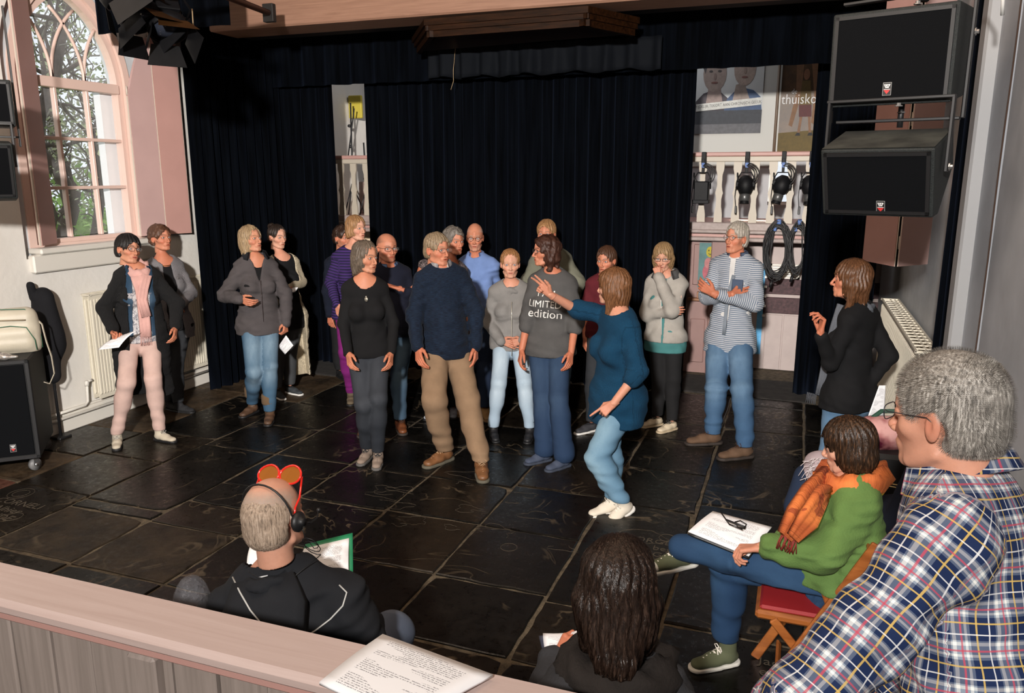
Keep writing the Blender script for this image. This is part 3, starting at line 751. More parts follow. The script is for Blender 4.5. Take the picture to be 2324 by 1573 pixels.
    def shoes(s,kind,mats,yaws=(0,0),pitch=(0,0),lace=None,label=None,sc_=None,which=(0,1)):
        out=[]
        for i in which:
            d=yawdir(yaws[i]+s.ry);p=math.radians(pitch[i]);x=d*math.cos(p)-UPV*math.sin(p)
            M=M2n(frame(s.an[i],x=x,z=UPV));S=(sc_ or (.0092 if s.fem else .0102))*s.k
            if abs(pitch[i])<1: 
                M[2,3]=9.6*S+0.002
            root=None
            for nm,V,Q in shoe_mesh(kind):
                V=V.copy()
                if i==1: V[:,1]*=-1;Q=Q[:,::-1]
                o_=arr_obj('shoe' if nm=='upper' else 'sole',xf(V,M,S),Q,mats[0] if nm=='upper' else mats[1],s.g if root is None else root)
                if root is None: root=o_
            if lace:
                b=MB(Matrix([list(r) for r in M]))
                z0=-1.2 if kind!='hike' else 1.2
                for t in range(5):
                    xx=(4.2+t*1.75)*S;zz=(-1.6-t*.82)*S
                    b.tube([(xx,-2.1*S,zz-.9*S),(xx+.7*S,0,zz+.30*S),(xx+1.5*S,2.1*S,zz-1.3*S)],.28*S,5);b.tube([(xx,2.1*S,zz-.9*S),(xx+.7*S,0,zz+.42*S),(xx+1.5*S,-2.1*S,zz-1.3*S)],.28*S,5)
                for y_ in (-1,1): b.tube([(3.9*S,0,-.9*S),(4.4*S,1.6*y_*S,.4*S),(4.6*S,3.2*y_*S,-.6*S),(4.3*S,2.2*y_*S,-2.0*S),(4.2*S,.2*y_*S,-1.*S)],.25*S,5)
                b.build('lace',lace,root)
            out.append(root)
        return out
    # ---- hair
    def hair(s,kind,mat,strands=0,h=None,seed=0,name='hair',sw=.12,**k):
        h=h or .45
        long_=k.get('long',0)
        v=Vol((-13,-15,-14-long_),(13,12.5,15),h)
        th=k.get('th',1.)
        v.ell((0,-1.0,k.get('zc',3.1)),(7.9*1+.5*th,10.0+.5*th,9.1+.6*th),0)
        if kind in('short','curly','crop'):
            v.ell((0,-4.2,-2.2),(7.2+.3*th,6.6+.3*th,6.3),1.5)
            if kind=='curly': v.ell((0,-2.2,2.0),(8.9,9.8,9.6),1.5)
        if kind in('bob','long','wave','shag','curlylong'):
            L=long_
            v.ell((0,-2.6,-3.5),(8.6+.4*th,8.2,9.5),2)
            if L:
                for x in (-1,1): v.cone((6.4*x,-1.5,-2),(6.2*x,-1.2 if k.get('front') else -3.5,-8-L),3.0,2.0,2.5)
                v.cone((0,-6.5,-3),(0,-7.5,-9-L),6.5,5.0,3,n=(0,1,0),q=.6)
        if kind=='bun': v.ell((0,-8.5,9.0),(3.6,3.6,3.6),.6);v.ell((0,-4,-2.2),(7.2,6.6,5.5),1.5)
        if kind=='pony': v.ell((0,-4,-2.0),(7.3,6.7,5.5),1.5);v.cone((0,-10.5,1),(3,-10.5,-12),2.2,1.6,1.)
        # face opening
        fy=k.get('face',0.)
        fw=k.get('fw',6.7)
        fh=k.get('fh',7.4);fz=k.get('fz',-2.4)
        v.ell((0,10.0+fy,fz),(fw,9.8,fh+1.6),.6,sub=True)
        if kind in('short','crop','bun','pony','curly'): # ears free
            for x in (-1,1): v.ell((8.3*x,.4,-3.6),(3.2,4.2,5.0),.8,sub=True)
        X,Y,Z=v.full()
        if kind in('short','crop','bun','pony','curly'):
            cut=np.where(Y>0,-2.5+0*Y,-6.8+0*Y);v.F=np.maximum(v.F,(cut-Z)+0*X).astype(np.float32) if kind!='pony' else v.F
            v.F=np.where((Z<-6.5)&(kind!='pony'),9,v.F).astype(np.float32)
        if kind=='bob': v.F=np.maximum(v.F,(k.get('cut',-9.)+.25*Y-Z)+0*X).astype(np.float32)
        if k.get('part') is not None:
            px=k['part'];v.cone((px,7,9.5),(px*.7,-4,13.0),.35,.35,.6,sub=True)
        I=np.nonzero(np.abs(v.F)<1.6);p=(v.ax[0][I[0]],v.ax[1][I[1]],v.ax[2][I[2]])
        an=np.arctan2(p[0],-(p[1]+1))
        if kind=='curly': dsp=.75*wav(p,1.15,seed)+.35*wav(p,2.6,seed+1)
        elif kind=='wave': dsp=.5*wav((p[0],p[1],p[2]*.7),1.,seed)+.30*np.sin(an*26+1.2*np.sin(p[2]*.6))
        elif kind=='curlylong': dsp=.85*wav((p[0],p[1],p[2]*.8),.95,seed)+.4*wav(p,2.2,seed+1)
        elif kind in('crop',): dsp=.12*wav(p,4,seed)
        else: dsp=.26*np.sin(an*22+1.3*np.sin(p[2]*.35+seed))+.16*np.sin(an*47+p[2]*.25)+.22*wav((p[0],p[1],p[2]*.4),1.2,seed)
        v.F[I]+=dsp.astype(np.float32)
        V,Q=v.mesh()
        if len(V)==0: return
        o_=arr_obj(name,xf(V,s.hM),Q,mat,s.g)
        if strands: s.strands(v,V,Q,strands,mat,o_,kind,seed,sw,k)
        return o_
    def strands(s,v,V,Q,n,mat,par,kind,seed,sw,k):
        r=np.random.RandomState(seed+50);sel=r.randint(0,len(V),n);P=V[sel].astype(float)
        F=v.F;ax=v.ax
        def samp(p):
            idx=[];fr=[]
            for d in range(3):
                i=np.clip(np.searchsorted(ax[d],p[:,d])-1,0,len(ax[d])-2);idx.append(i);fr.append(np.clip((p[:,d]-ax[d][i])/(ax[d][i+1]-ax[d][i]),0,1))
            o=0
            for a in (0,1):
                for b in (0,1):
                    for c in (0,1):
                        o=o+F[idx[0]+a,idx[1]+b,idx[2]+c]*(fr[0] if a else 1-fr[0])*(fr[1] if b else 1-fr[1])*(fr[2] if c else 1-fr[2])
            return o
        def grad(p):
            e=.6;g=np.stack([samp(p+np.eye(3)[d]*e)-samp(p-np.eye(3)[d]*e) for d in range(3)],1);return g/np.maximum(np.linalg.norm(g,axis=1,keepdims=True),1e-6)
        st=k.get('step',1.0);ns=k.get('ns',6);lift=k.get('lift',.18)
        pts=[];nor=[];w0=sw
        crown=np.array(k.get('crown',(k.get('part') or 0,-3.,12.)))
        p=P.copy();dv=None
        for t in range(ns):
            g=grad(p);
            if kind=='crop':
                d=g+.35*(p-crown)/12;d/=np.linalg.norm(d,axis=1,keepdims=True);q=p+d*st*.35*(.3+t)
                pts.append(p+d*st*t*.5);nor.append(g);continue
            d=(p-crown);d[:,2]=d[:,2]*.6-4.0
            if k.get('fwd'): d[:,1]+=k['fwd']
            d-=g*(d*g).sum(1,keepdims=True);d/=np.maximum(np.linalg.norm(d,axis=1,keepdims=True),1e-6)
            d+=r.normal(size=d.shape)*k.get('jit',.06)
            pts.append(p+g*(lift*(.4+.6*math.sin(3.14*t/(ns-1)))));nor.append(g);p=p+d*st
            f=samp(p);p=p-grad(p)*f[:,None]*.8
        pts=np.stack(pts,1);nor=np.stack(nor,1)
        tan=np.gradient(pts,axis=1);side=np.cross(tan,nor);side/=np.maximum(np.linalg.norm(side,axis=2,keepdims=True),1e-6)
        wd=(w0*np.sin(np.linspace(.5,math.pi-.12,ns)))[None,:,None]*(.6+.8*r.rand(n)[:,None,None])
        A=pts-side*wd/2;B=pts+side*wd/2;VV=np.stack([A,B],2).reshape(-1,3)
        base=np.arange(n)[:,None]*ns*2+np.arange(ns-1)[None]*2
        QQ=np.stack([base,base+1,base+3,base+2],-1).reshape(-1,4)
        o_=arr_obj('hair_strands',xf(VV,s.hM),QQ,mat,par);o_['kind']='stuff'
    def glasses(s,mat,w=2.45,h=1.75,round_=False,z=0.,y=9.7,th=.16,lens=True,up=0):
        g=MB(Matrix([[float(a) for a in r] for r in s.hM]));U=.01
        for x in (-1,1):
            P=[]
            for t in range(20):
                a=2*math.pi*t/20;ca,sa=math.cos(a),math.sin(a)
                if not round_: ca=np.sign(ca)*abs(ca)**.55;sa=np.sign(sa)*abs(sa)**.6
                P.append(((3.3*x+w*ca)*U,(y-.25*abs(3.3*x+w*ca)*.35)*U,(z-.15+h*sa)*U))
            g.tube(P,th*U,6,closed=True)
            g.tube([((3.3+w)*x*U,(y-1.8*.3-.2)*U,(z+.5)*U),(7.7*x*U,(y-2.2)*U,(z+.7)*U),(8.0*x*U,(0)*U,(z+.6)*U),(7.9*x*U,(-2.0)*U,(z-.9)*U)],th*.8*U,6)
        g.tube([(-1.0*U,(y-.1)*U,(z+.4)*U),(0,(y+.15)*U,(z+.7)*U),(1.0*U,(y-.1)*U,(z+.4)*U)],th*U,6)
        o_=g.build('glasses',mat,s.g)
        if lens:
            for x in (-1,1):
                g2=MB(Matrix([[float(a) for a in r] for r in s.hM]));P=[]
                for t in range(20):
                    a=2*math.pi*t/20;ca,sa=math.cos(a),math.sin(a)
                    if not round_: ca=np.sign(ca)*abs(ca)**.55;sa=np.sign(sa)*abs(sa)**.6
                    P.append(((3.3*x+w*ca)*U,(y-.25*abs(3.3*x+w*ca)*.35)*U,(z-.15+h*sa)*U))
                g2.add(P,[tuple(range(20))]);g2.build('lens',lens_mat(lens),o_)
        return o_
    def collar(s,mat,r=.066,hgt=.035,name='collar',th=.006,open_=40,tilt=.018,pts=0,lift=-.005,fab=False):
        """standing / turned down collar open at the front"""
        n=26;V=[];F=[];c=s.neck+s.up*(lift+.040)
        for i in range(n):
            a=math.radians(open_/2+(360-open_)*i/(n-1));d=s.n*math.cos(a)+s.side*math.sin(a)
            f=.5+.5*math.cos(a);ext=pts*max(0,1-min(i,n-1-i)/3.)
            b_=c+d*(r*1.02)+s.up*(0-.028*f);t_=c+d*r*.90+s.up*(hgt-.022*f);o1=c+d*(r+.012)+s.up*(hgt-.006-.022*f);o2=c+d*(r+tilt+.010)+s.up*(-.012-.035*f-ext)
            V+=[b_,t_,o1,o2,c+d*(r+tilt)+s.up*(-.016-.035*f-ext)]
        for i in range(n-1):
            for j in range(5): F.append((i*5+j,i*5+(j+1)%5,(i+1)*5+(j+1)%5,(i+1)*5+j))
        F+=[tuple(range(5)),tuple((n-1)*5+j for j in range(5))[::-1]]
        V=np.array(V);d=V-s.neck;fabv=np.stack([np.arctan2(d@s.side,d@s.n)*.07,d@s.up,0*d[:,0]],1)
        return arr_obj(name,V,F,mat,s.g,fab=fabv)
    def strip(s,P,w,th,mat,name,n=None,wob=0,parent=None,fr=.0,out=None):
        """soft strap through world points P, width direction = side"""
        out=s.n if out is None else out
        P=[np.array(p,float) for p in P];V=[];F=[];m=len(P);K=8
        fabv=[];L=0
        for i,p in enumerate(P):
            t=nrm(P[min(i+1,m-1)]-P[max(i-1,0)]);sd=np.cross(out,t);sd=nrm(sd) if np.linalg.norm(sd)>1e-6 else s.side;nn=np.cross(t,sd)
            if i: L+=np.linalg.norm(p-P[i-1])
            ww=w if not isinstance(w,(list,tuple)) else w[i]
            for j in range(K+1):
                u=j/K-.5;V.append(p+sd*ww*u+nn*(th*.5+wob*math.sin(u*18+i*.6)));fabv.append((u*ww,L,0))
            for j in range(K+1):
                u=.5-j/K;V.append(p+sd*ww*u+nn*(-th*.5+wob*math.sin(u*18+i*.6)));fabv.append((u*ww,L,0))
        M_=2*(K+1)
        for i in range(m-1):
            for j in range(M_): F.append((i*M_+j,i*M_+(j+1)%M_,(i+1)*M_+(j+1)%M_,(i+1)*M_+j))
        F+=[tuple(range(M_))[::-1],tuple((m-1)*M_+j for j in range(M_))]
        return arr_obj(name,V,F,mat,parent or s.g,fab=fabv)
    def ring(s,mat,name,r=.075,th=.022,q=1.1,lift=.0,dip=.03,wob=.004,n=40,m=12,flat=1.5,back=0.):
        """cloth ring round the neck (scarf, hood rim)"""
        V=[];F=[];fb=[]
        for i in range(n):
            a=2*math.pi*i/n;d=s.n*math.cos(a)*q+s.side*math.sin(a);f=.5+.5*math.cos(a);c=s.neck+s.up*(lift-dip*f)+d*r-s.n*back
            for j in range(m):
                b=2*math.pi*j/m;rr=th*(1+.18*math.sin(j*2.2+a*5))+wob*math.sin(9*a+j)
                V.append(c+nrm(d)*rr*math.cos(b)+s.up*rr*flat*math.sin(b));fb.append((-math.sin(b)*th*1.35,a*r,0))
        for i in range(n):
            for j in range(m): F.append((i*m+j,((i+1)%n)*m+j,((i+1)%n)*m+(j+1)%m,i*m+(j+1)%m))
        return arr_obj(name,V,F,mat,s.g,fab=fb)
def lens_mat(kind):
    if ('lens',kind) in _mc: return _mc[('lens',kind)]
    m=NT('lens_glass');m.base((1,1,1));m.b.inputs['Roughness'].default_value=.05;m.b.inputs['Specular IOR Level'].default_value=.2;m.b.inputs['Alpha'].default_value=.05 if kind is True else .75
    if kind is not True: m.base(kind)
    _mc[('lens',kind)]=m.m;return m.m
# ---------------------------------------------------------------- setting
WX0,WX1=-5.92,.88
def stone(name,lo,hi,sc_=1.,rough=.3,vein=.5):
    m=NT(name);c=m.coord();oi=m.n('ObjectInfo');v=m.n('VectorMath',operation='ADD');m.l(c,v.inputs[0]);m.l(oi.outputs['Random'],v.inputs[1]);c2=v.outputs[0]
    n1=m.noise(c2,3*sc_,5,.6);n2=m.noise(c2,26,4,.7)
    base=m.ramp(n1,[(.3,lo),(.7,hi)]);base=m.mix(.5,base,m.ramp(n2,[(.3,(.35,.35,.35)),(.75,(1.3,1.25,1.15))]),'MULTIPLY')
    vn=m.noise(c2,1.6,3,.55,1.4);line=m.ramp(vn,[(.485,(0,0,0)),(.5,(1,1,1)),(.515,(0,0,0))]);msk=m.ramp(m.noise(c2,2.1,2),[(.5,(0,0,0)),(.62,(1,1,1))])
    f=m.math('MULTIPLY',m.math('MULTIPLY',line,msk),vein);base=m.mix(f,base,(.16,.12,.075));m.base(base)
    m.l(m.ramp(n2,[(.3,(rough*.7,)*3),(.7,(min(1,rough*1.6),)*3)]),m.b.inputs['Roughness']);m.b.inputs['Specular IOR Level'].default_value=.28;h=m.math('ADD',m.math('MULTIPLY',n1,1.2),m.math('MULTIPLY',n2,.35));m.bump(h,.30,.012);return m.m
SB=stone('slate_black',(.0022,.0021,.0019),(.0095,.0082,.0066));SN=stone('stone_brown',(.022,.015,.009),(.085,.056,.032),1.5,.5,.3);SN2=stone('stone_dark_brown',(.009,.0065,.0045),(.036,.025,.015),1.8,.5,.3);SR=stone('stone_red',(.05,.02,.012),(.12,.05,.035),1.5,.55,.2);SM=stone('slate_grey_brown',(.0055,.0043,.003),(.0175,.013,.009),1.2,.3,.5)
GR=NT('lime_joint');_c=GR.coord();GR.base(GR.ramp(GR.noise(_c,22,4),[(.3,(.035,.025,.014)),(.7,(.125,.094,.056))]));GR.bump(GR.noise(_c,90,3),.8,.006);GR.b.inputs['Roughness'].default_value=.9
b=MB();b.box((WX0-.1,-3.,-.12),(WX1+.1,12.2,-.011));floor=b.build('floor',GR.m);tag(floor,kind='structure')
Xe=[-5.905,-5.24,-4.53,-3.83,-3.14,-2.46,-1.79,-1.12,-.5,.18,.87]
Yc=[[1,1.8,2.45,3.1,3.87,4.42,5.05,5.7,6.4,7.25],[1,2.4,3.08,3.84,4.52,5.12,6.3,7.3],[1,2.4,3.06,3.67,3.80,4.99,5.63,6.28,7.0,7.5],[1,1.8,2.45,3.05,3.66,4.01,4.355,5.0,5.65,6.28,7.0,7.9],
 [1,1.8,2.4,3.05,3.68,4.32,4.96,5.64,6.28,7.0,7.9],[1,2.4,3.05,3.66,4.345,4.975,5.63,6.29,7.0,7.9],[1,2.4,3.05,3.65,4.33,5.03,5.67,6.3,6.95,7.9],[1,2.4,3.05,3.6,4.97,5.68,6.42,6.9,7.95],[1,2.2,3.6,5.15,6.9,7.7,8.0],[1,2.2,3.6,5.2,6.2,6.95,7.95]]
rr=random.Random(3)
for ci,ys in enumerate(Yc):
    for j in range(len(ys)-1):
        x0,x1,y0,y1=Xe[ci],Xe[ci+1],ys[j],ys[j+1];g=.0085+rr.random()*.006;x0+=g;x1-=g;y0+=g;y1-=g
        if y1-y0<.05: continue
        P=[];n=7
        def jit(): return rr.uniform(-.006,.006)
        for k in range(n): P.append((x0+(x1-x0)*k/n,y0+jit()))
        for k in range(n): P.append((x1+jit(),y0+(y1-y0)*k/n))
        for k in range(n): P.append((x1-(x1-x0)*k/n,y1+jit()))
        for k in range(n): P.append((x0+jit(),y1-(y1-y0)*k/n))
        if rr.random()<.6:   # broken corner
            k=rr.choice([0,n,2*n,3*n]);cx,cy=(x0+x1)/2,(y0+y1)/2;px,py=P[k];f=rr.uniform(.03,.09);P[k]=(px+(cx-px)*f,py+(cy-py)*f)
        cx,cy=(x0+x1)/2,(y0+y1)/2;dz=rr.uniform(-.003,.002);tx,ty=rr.uniform(-.003,.003),rr.uniform(-.003,.003)
        V=[];m=len(P)
        for (px,py) in P: V.append((px,py,-.014))
        for (px,py) in P: V.append((px,py,-.004+dz))
        for (px,py) in P: V.append((px+(cx-px)*.02,py+(cy-py)*.02,0+dz+tx*(px-cx)+ty*(py-cy)))
        Fs=[tuple(range(2*m,3*m))]+[(i,(i+1)%m,m+(i+1)%m,m+i) for i in range(m)]+[(m+i,m+(i+1)%m,2*m+(i+1)%m,2*m+i) for i in range(m)]
        mat=SB
        if ci==0: mat=SR if abs(y0-3.1)<.03 else (SM if abs(y0-4.42)<.03 else SN)
        elif ci==1 and y1<3.1: mat=SM
        elif ci==1 and y0>6.2: mat=SN
        elif ci in(2,3) and abs(y0-3.06)<.04 : mat=SN2
        elif rr.random()<.3: mat=SM
        if y1<2.5 and rr.random()<.5: mat=SN2
        b=MB();b.add(V,Fs);b.build('stone_slab',mat,floor,smooth=False)
# worn carpet on the rear stage
CARP=simple('carpet_dark',(.020,.017,.015),.95,noise=.4,nscale=12,bump=.003,bscale=300)
def carpet(poly):
    b=MB();b.prism([(x,y,0) for x,y in poly],-.010,.008,(0,0,1));tag(b.build('carpet',CARP),label=None,kind='structure')
carpet([(-5.7,7.35),(-4.55,7.32),(-4.55,8.6),(-5.7,8.6)]);carpet([(-1.08,8.02),(.245,7.97),(.26,8.75),(-1.06,8.72)])
CARVE=simple('carved_line',(.055,.042,.027),.9)
def carve_text(txt,loc,size,rot=0,mat=CARVE,off=.0004,name='carved_lettering',parent=floor,R=None,sx=1,ext=.0006,font=None,spc=1.,shear=0):
    cu=bpy.data.curves.new('t','FONT');cu.body=txt;cu.size=size;cu.extrude=ext;cu.resolution_u=2;cu.offset=-size*.006;cu.space_character=spc;cu.shear=shear
    cu.align_x='CENTER';cu.align_y='CENTER'
    o=bpy.data.objects.new('t',cu);C.objects.link(o);dg=bpy.context.evaluated_depsgraph_get();me=bpy.data.meshes.new_from_object(o.evaluated_get(dg));bpy.data.objects.remove(o)
    Mx=Matrix.Translation(loc)@(R if R is not None else Matrix.Rotation(rot,4,'Z'))@Matrix.Diagonal((sx,1,1,1));me.transform(Mx);me.materials.clear();me.materials.append(mat)
    o=bpy.data.objects.new(name,me);_finish(o,parent);return o
carve_text('RTVS CORNELI\nPastor Alhier\nANNO 17YDE\nen zyn huis',(-5.0,3.42,.0008),.10,font=None)
carve_text('Jac\nen\nJ',(.02,3.35,.001),.085);carve_text('GEORGE\nhier ligt begr\nHOVINGA\nwide',(-.75,4.35,.001),.085)
b=MB()
for (cx_,cy_,r) in ((-5.02,3.70,.055),(-5.02,3.70,.085),(-4.72,3.40,.06),(-1.5,4.1,.05),(-.62,4.55,.05)): b.tube([(cx_+r*math.cos(a/20*6.283),cy_+r*math.sin(a/20*6.283),.001) for a in range(20)],.002,4,closed=True)
ax_,ay_=.0,3.02
b.tube([(ax_,ay_+.09,.001),(ax_,ay_-.06,.001)],.003,4);b.tube([(ax_-.035,ay_+.06,.001),(ax_+.035,ay_+.06,.001)],.003,4);b.tube([(ax_-.075,ay_-.02,.001),(ax_-.05,ay_-.045,.001),(ax_,ay_-.07,.001),(ax_+.05,ay_-.045,.001),(ax_+.075,ay_-.02,.001)],.003,4)
b.tube([(-.80,4.05,.001),(-.70,4.05,.001),(-.70,4.14,.001),(-.80,4.14,.001)],.002,4,closed=True);b.tube([(-.80,4.05,.001),(-.70,4.14,.001)],.0015,4);b.tube([(-.70,4.05,.001),(-.80,4.14,.001)],.0015,4)
b.build('carved_ornament',CARVE,floor)
# chipped edges / worn relief outlines on the slate
b=MB();r3=random.Random(9)
for k in range(20):
    cx_,cy_=r3.uniform(-2.6,-1.0),r3.uniform(4.15,5.1) ;r=r3.uniform(.03,.12);a0=r3.random()*6;P=[]
    if k>17: cx_,cy_=r3.uniform(-4.6,-.2),r3.uniform(3.2,6.5)
    for t in range(12): a=a0+t*.42;q=r*(1+.35*math.sin(a*3+k));P.append((cx_+q*1.3*math.cos(a),cy_+q*.6*math.sin(a),.0008))
    b.tube(P,.0014,4)
b.build('worn_relief',CARVE,floor)
# walls
PL=NT('white_plaster');_c=PL.coord();PL.base(PL.ramp(PL.noise(_c,1.3,4),[(.3,(.64,.61,.56)),(.7,(.73,.71,.67))]));PL.bump(PL.noise(_c,14,5,.6),.5,.008);PL.b.inputs['Roughness'].default_value=.8;PL=PL.m
WH=simple('white_paint',(.66,.63,.57),.45,bump=.001,bscale=60);GW=simple('grey_wall_paint',(.33,.35,.385),.55,noise=.12,nscale=3,bump=.003,bscale=12)
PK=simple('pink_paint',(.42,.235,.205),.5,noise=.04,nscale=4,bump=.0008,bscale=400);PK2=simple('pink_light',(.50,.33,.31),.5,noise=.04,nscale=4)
PKF=simple('pink_frame',(.70,.51,.44),.4);DK=simple('dark_wall',(.02,.02,.025),.9)
def arch(y,yc,hw,z0,zs,rise):   # pointed arch outline, list (y,z)
    P=[(yc-hw,z0)];R=(hw*hw+rise*rise)/(2*hw)
    for t in range(13):
        z=rise*t/12;dy=math.sqrt(max(0,R*R-z*z))-(R-hw);P.append((yc-dy,zs+z))
    for t in range(11,-1,-1):
        z=rise*t/12;dy=math.sqrt(max(0,R*R-z*z))-(R-hw);P.append((yc+dy,zs+z))
    P.append((yc+hw,z0));return P
YC=5.435
def wall_with_arch(name,X,thick,y0,y1,z0,z1,holes,mat):
    import mathutils
    pts=[(y0,z0),(y1,z0),(y1,z1),(y0,z1)]
    from mathutils.geometry import tessellate_polygon
    loops=[[Vector((X,y,z)) for y,z in pts]]+[[Vector((X,y,z)) for y,z in h] for h in holes]
    tris=tessellate_polygon(loops);flat=[v for l in loops for v in l];b=MB();n=len(flat)
    V=flat+[v+Vector((thick,0,0)) for v in flat];F=[tuple(t) for t in tris]+[tuple(i+n for i in t) for t in tris];k=0
    for l in loops:
        m=len(l);F+=[(k+i,k+(i+1)%m,n+k+(i+1)%m,n+k+i) for i in range(m)];k+=m
    b.add(V,F);return tag(b.build(name,mat),kind='structure')
rec=arch(0,YC,.74,1.52,3.05,.98);opn=arch(0,YC,.58,1.60,2.99,.83)
wl=wall_with_arch('wall_left',WX0,-.10,-3,12,0,4.4,[rec],PL)
wall_with_arch('wall_left_recess',WX0-.10,-.22,-3,12,0,4.4,[opn],simple('reveal_grey',(.50,.53,.55),.8,noise=.05,nscale=5)).parent=wl
# plinth ledge and pipe boxing
b=MB();b.box((WX0,.0,0),(WX0+.05,8,.17),.01);b.box((WX0,.0,.17),(WX0+.03,8,.19),.005);tag(b.build('baseboard_left',WH),kind='structure')
b=MB();b.box((WX0-.02,YC-.72,1.40),(WX0+.05,YC+.60,1.55),.012);b.box((WX0-.08,YC-.66,1.55),(WX0+.075,YC+.62,1.60),.012);tag(b.build('trim_1',WH),kind='structure')
b=MB();b.box((WX0,3.9,.17),(WX0+.004,3.91,4.3));tag(b.build('trim_2',WH),kind='structure')
# window
win=thing('window_1',None,None,(WX0-.2,YC,1.63));tag(win,kind='structure')
fx0,fx1=WX0-.20,WX0-.12
outer=arch(0,YC,.58,1.59,2.99,.83);inner=arch(0,YC,.495,1.655,2.99,.72)
def ringstrip(A,B,x0,x1,name,mat,parent):
    b=MB();n=len(A);V=[(x0,y,z) for y,z in A]+[(x1,y,z) for y,z in A]+[(x0,y,z) for y,z in B]+[(x1,y,z) for y,z in B];F=[]
    for i in range(n):
        j=(i+1)%n;F+=[(i,j,n+j,n+i),(2*n+i,3*n+i,3*n+j,2*n+j),(n+i,n+j,3*n+j,3*n+i),(i,2*n+i,2*n+j,j)]
    b.add(V,F);return b.build(name,mat,parent)
ringstrip(outer,inner,fx0,fx1,'window_frame',PKF,win)
ringstrip(arch(0,YC,.62,1.55,2.99,.88),arch(0,YC,.555,1.62,2.99,.80),WX0-.115,WX0-.085,'window_architrave',PKF,win)
b=MB();b.box((fx0+.01,YC-.50,2.925),(fx1+.02,YC+.50,3.01),.006);b.build('transom',PKF,win)
ZR=[1.655,2.085,2.505,2.925];YM=[YC-.495,YC-.165,YC+.165,YC+.495]
for y in YM[1:-1]:
    b=MB();b.box((fx0+.02,y-.014,1.66),(fx1-.01,y+.014,2.96),.004);b.build('mullion',PKF,win)
for z in ZR[1:-1]:
    b=MB();b.box((fx0+.02,YC-.50,z-.014),(fx1-.008,YC+.50,z+.014),.004);b.build('glazing_bar',PKF,win)
b=MB();b.box((WX0-.32,YC+.40,1.6),(WX0-.24,YC+.56,2.98));b.build('outer_frame',simple('white_outer',(.75,.76,.78),.5),win)
# tracery: crossing arcs
def arc_yz(ya,za,R,c,t0,t1,n=10): return [(fx0+.04,c+R*math.cos(t0+(t1-t0)*i/n),2.98+R*math.sin(t0+(t1-t0)*i/n)) for i in range(n+1)]
for y0,sgn in ((YC-.165,1),(YC-.165,-1),(YC+.165,1),(YC+.165,-1)):
    R=.77;cy=y0+sgn*R;P=[]
    for i in range(19):
        z=.72*i/18;y=cy-sgn*math.sqrt(max(0,R*R-z*z))
        lim=math.sqrt(max(0,R*R-z*z))-(R-.495)
        if abs(y-YC)>lim+.01: break
        P.append((fx0+.05,y,2.99+z))
    b=MB();b.tube(P,.015,6);b.build('tracery_bar',PKF,win)
gl=simple('window_glass',(1,1,1),.02);gl.node_tree.nodes['Principled BSDF'].inputs['Alpha'].default_value=.06
for i in range(3):
    for j in range(3):
        b=MB();b.box((fx0+.035,YM[i]+.012,ZR[j]+.012),(fx0+.038,YM[i+1]-.012,ZR[j+1]-.012));b.build('pane',gl,win)
b=MB();b.prism([(fx0+.035,y,z) for y,z in arch(0,YC,.49,3.0,3.0,.71)],0,.003,(1,0,0));b.build('pane',gl,win)
# shutters of window 1
def shutter(name,label,A,B,z0,z1,mat,arched=False,th=.028,bead=True):
    t=thing(name,label,'shutter',(A[0],A[1],z0),'folding window shutters');A=Vector((*A,0));B=Vector((*B,0));d=(B-A);L=d.length;d.normalize();n=Vector((-d.y,d.x,0))
    b=MB();P=[A+Vector((0,0,z0)),B+Vector((0,0,z0)),B+Vector((0,0,z1 if not arched else z1+.0)),]
    if arched:
        zt=z1-arched;P=[A+Vector((0,0,z0)),B+Vector((0,0,z0)),B+Vector((0,0,z1))]
        for k in range(1,8): f=k/8;P.append(B+(A-B)*f+Vector((0,0,z1-arched*(f**1.7))))
        P.append(A+Vector((0,0,zt)))
    else: P.append(A+Vector((0,0,z1)))
    b.prism(P,-th/2,th/2,n);b.build('leaf',mat,t)
    if bead:
        b=MB()
        for q in (A,B): b.box((q.x-.008,q.y-.008,z0),(q.x+.008,q.y+.008,(z1-arched) if (arched and q is A) else z1));
        b.build('edge_bead',simple('pale_edge',(.55,.47,.40),.6),t)
    for z in (z0+.15,z0+.9,z1-.5):
        b=MB();b.tube([A+Vector((0,0,z-.04)),A+Vector((0,0,z+.04))],.009,8);b.build('hinge',simple('pale_edge',(.55,.47,.40),.6),t)
    return t
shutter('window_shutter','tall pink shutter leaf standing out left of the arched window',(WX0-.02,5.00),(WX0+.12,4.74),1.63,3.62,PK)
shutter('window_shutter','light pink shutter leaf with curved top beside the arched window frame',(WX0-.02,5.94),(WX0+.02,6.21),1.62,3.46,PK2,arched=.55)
shutter('window_shutter','pink shutter leaf nearest the black curtain on the left wall',(WX0+.03,6.22),(WX0+.11,6.46),1.62,3.50,PK)
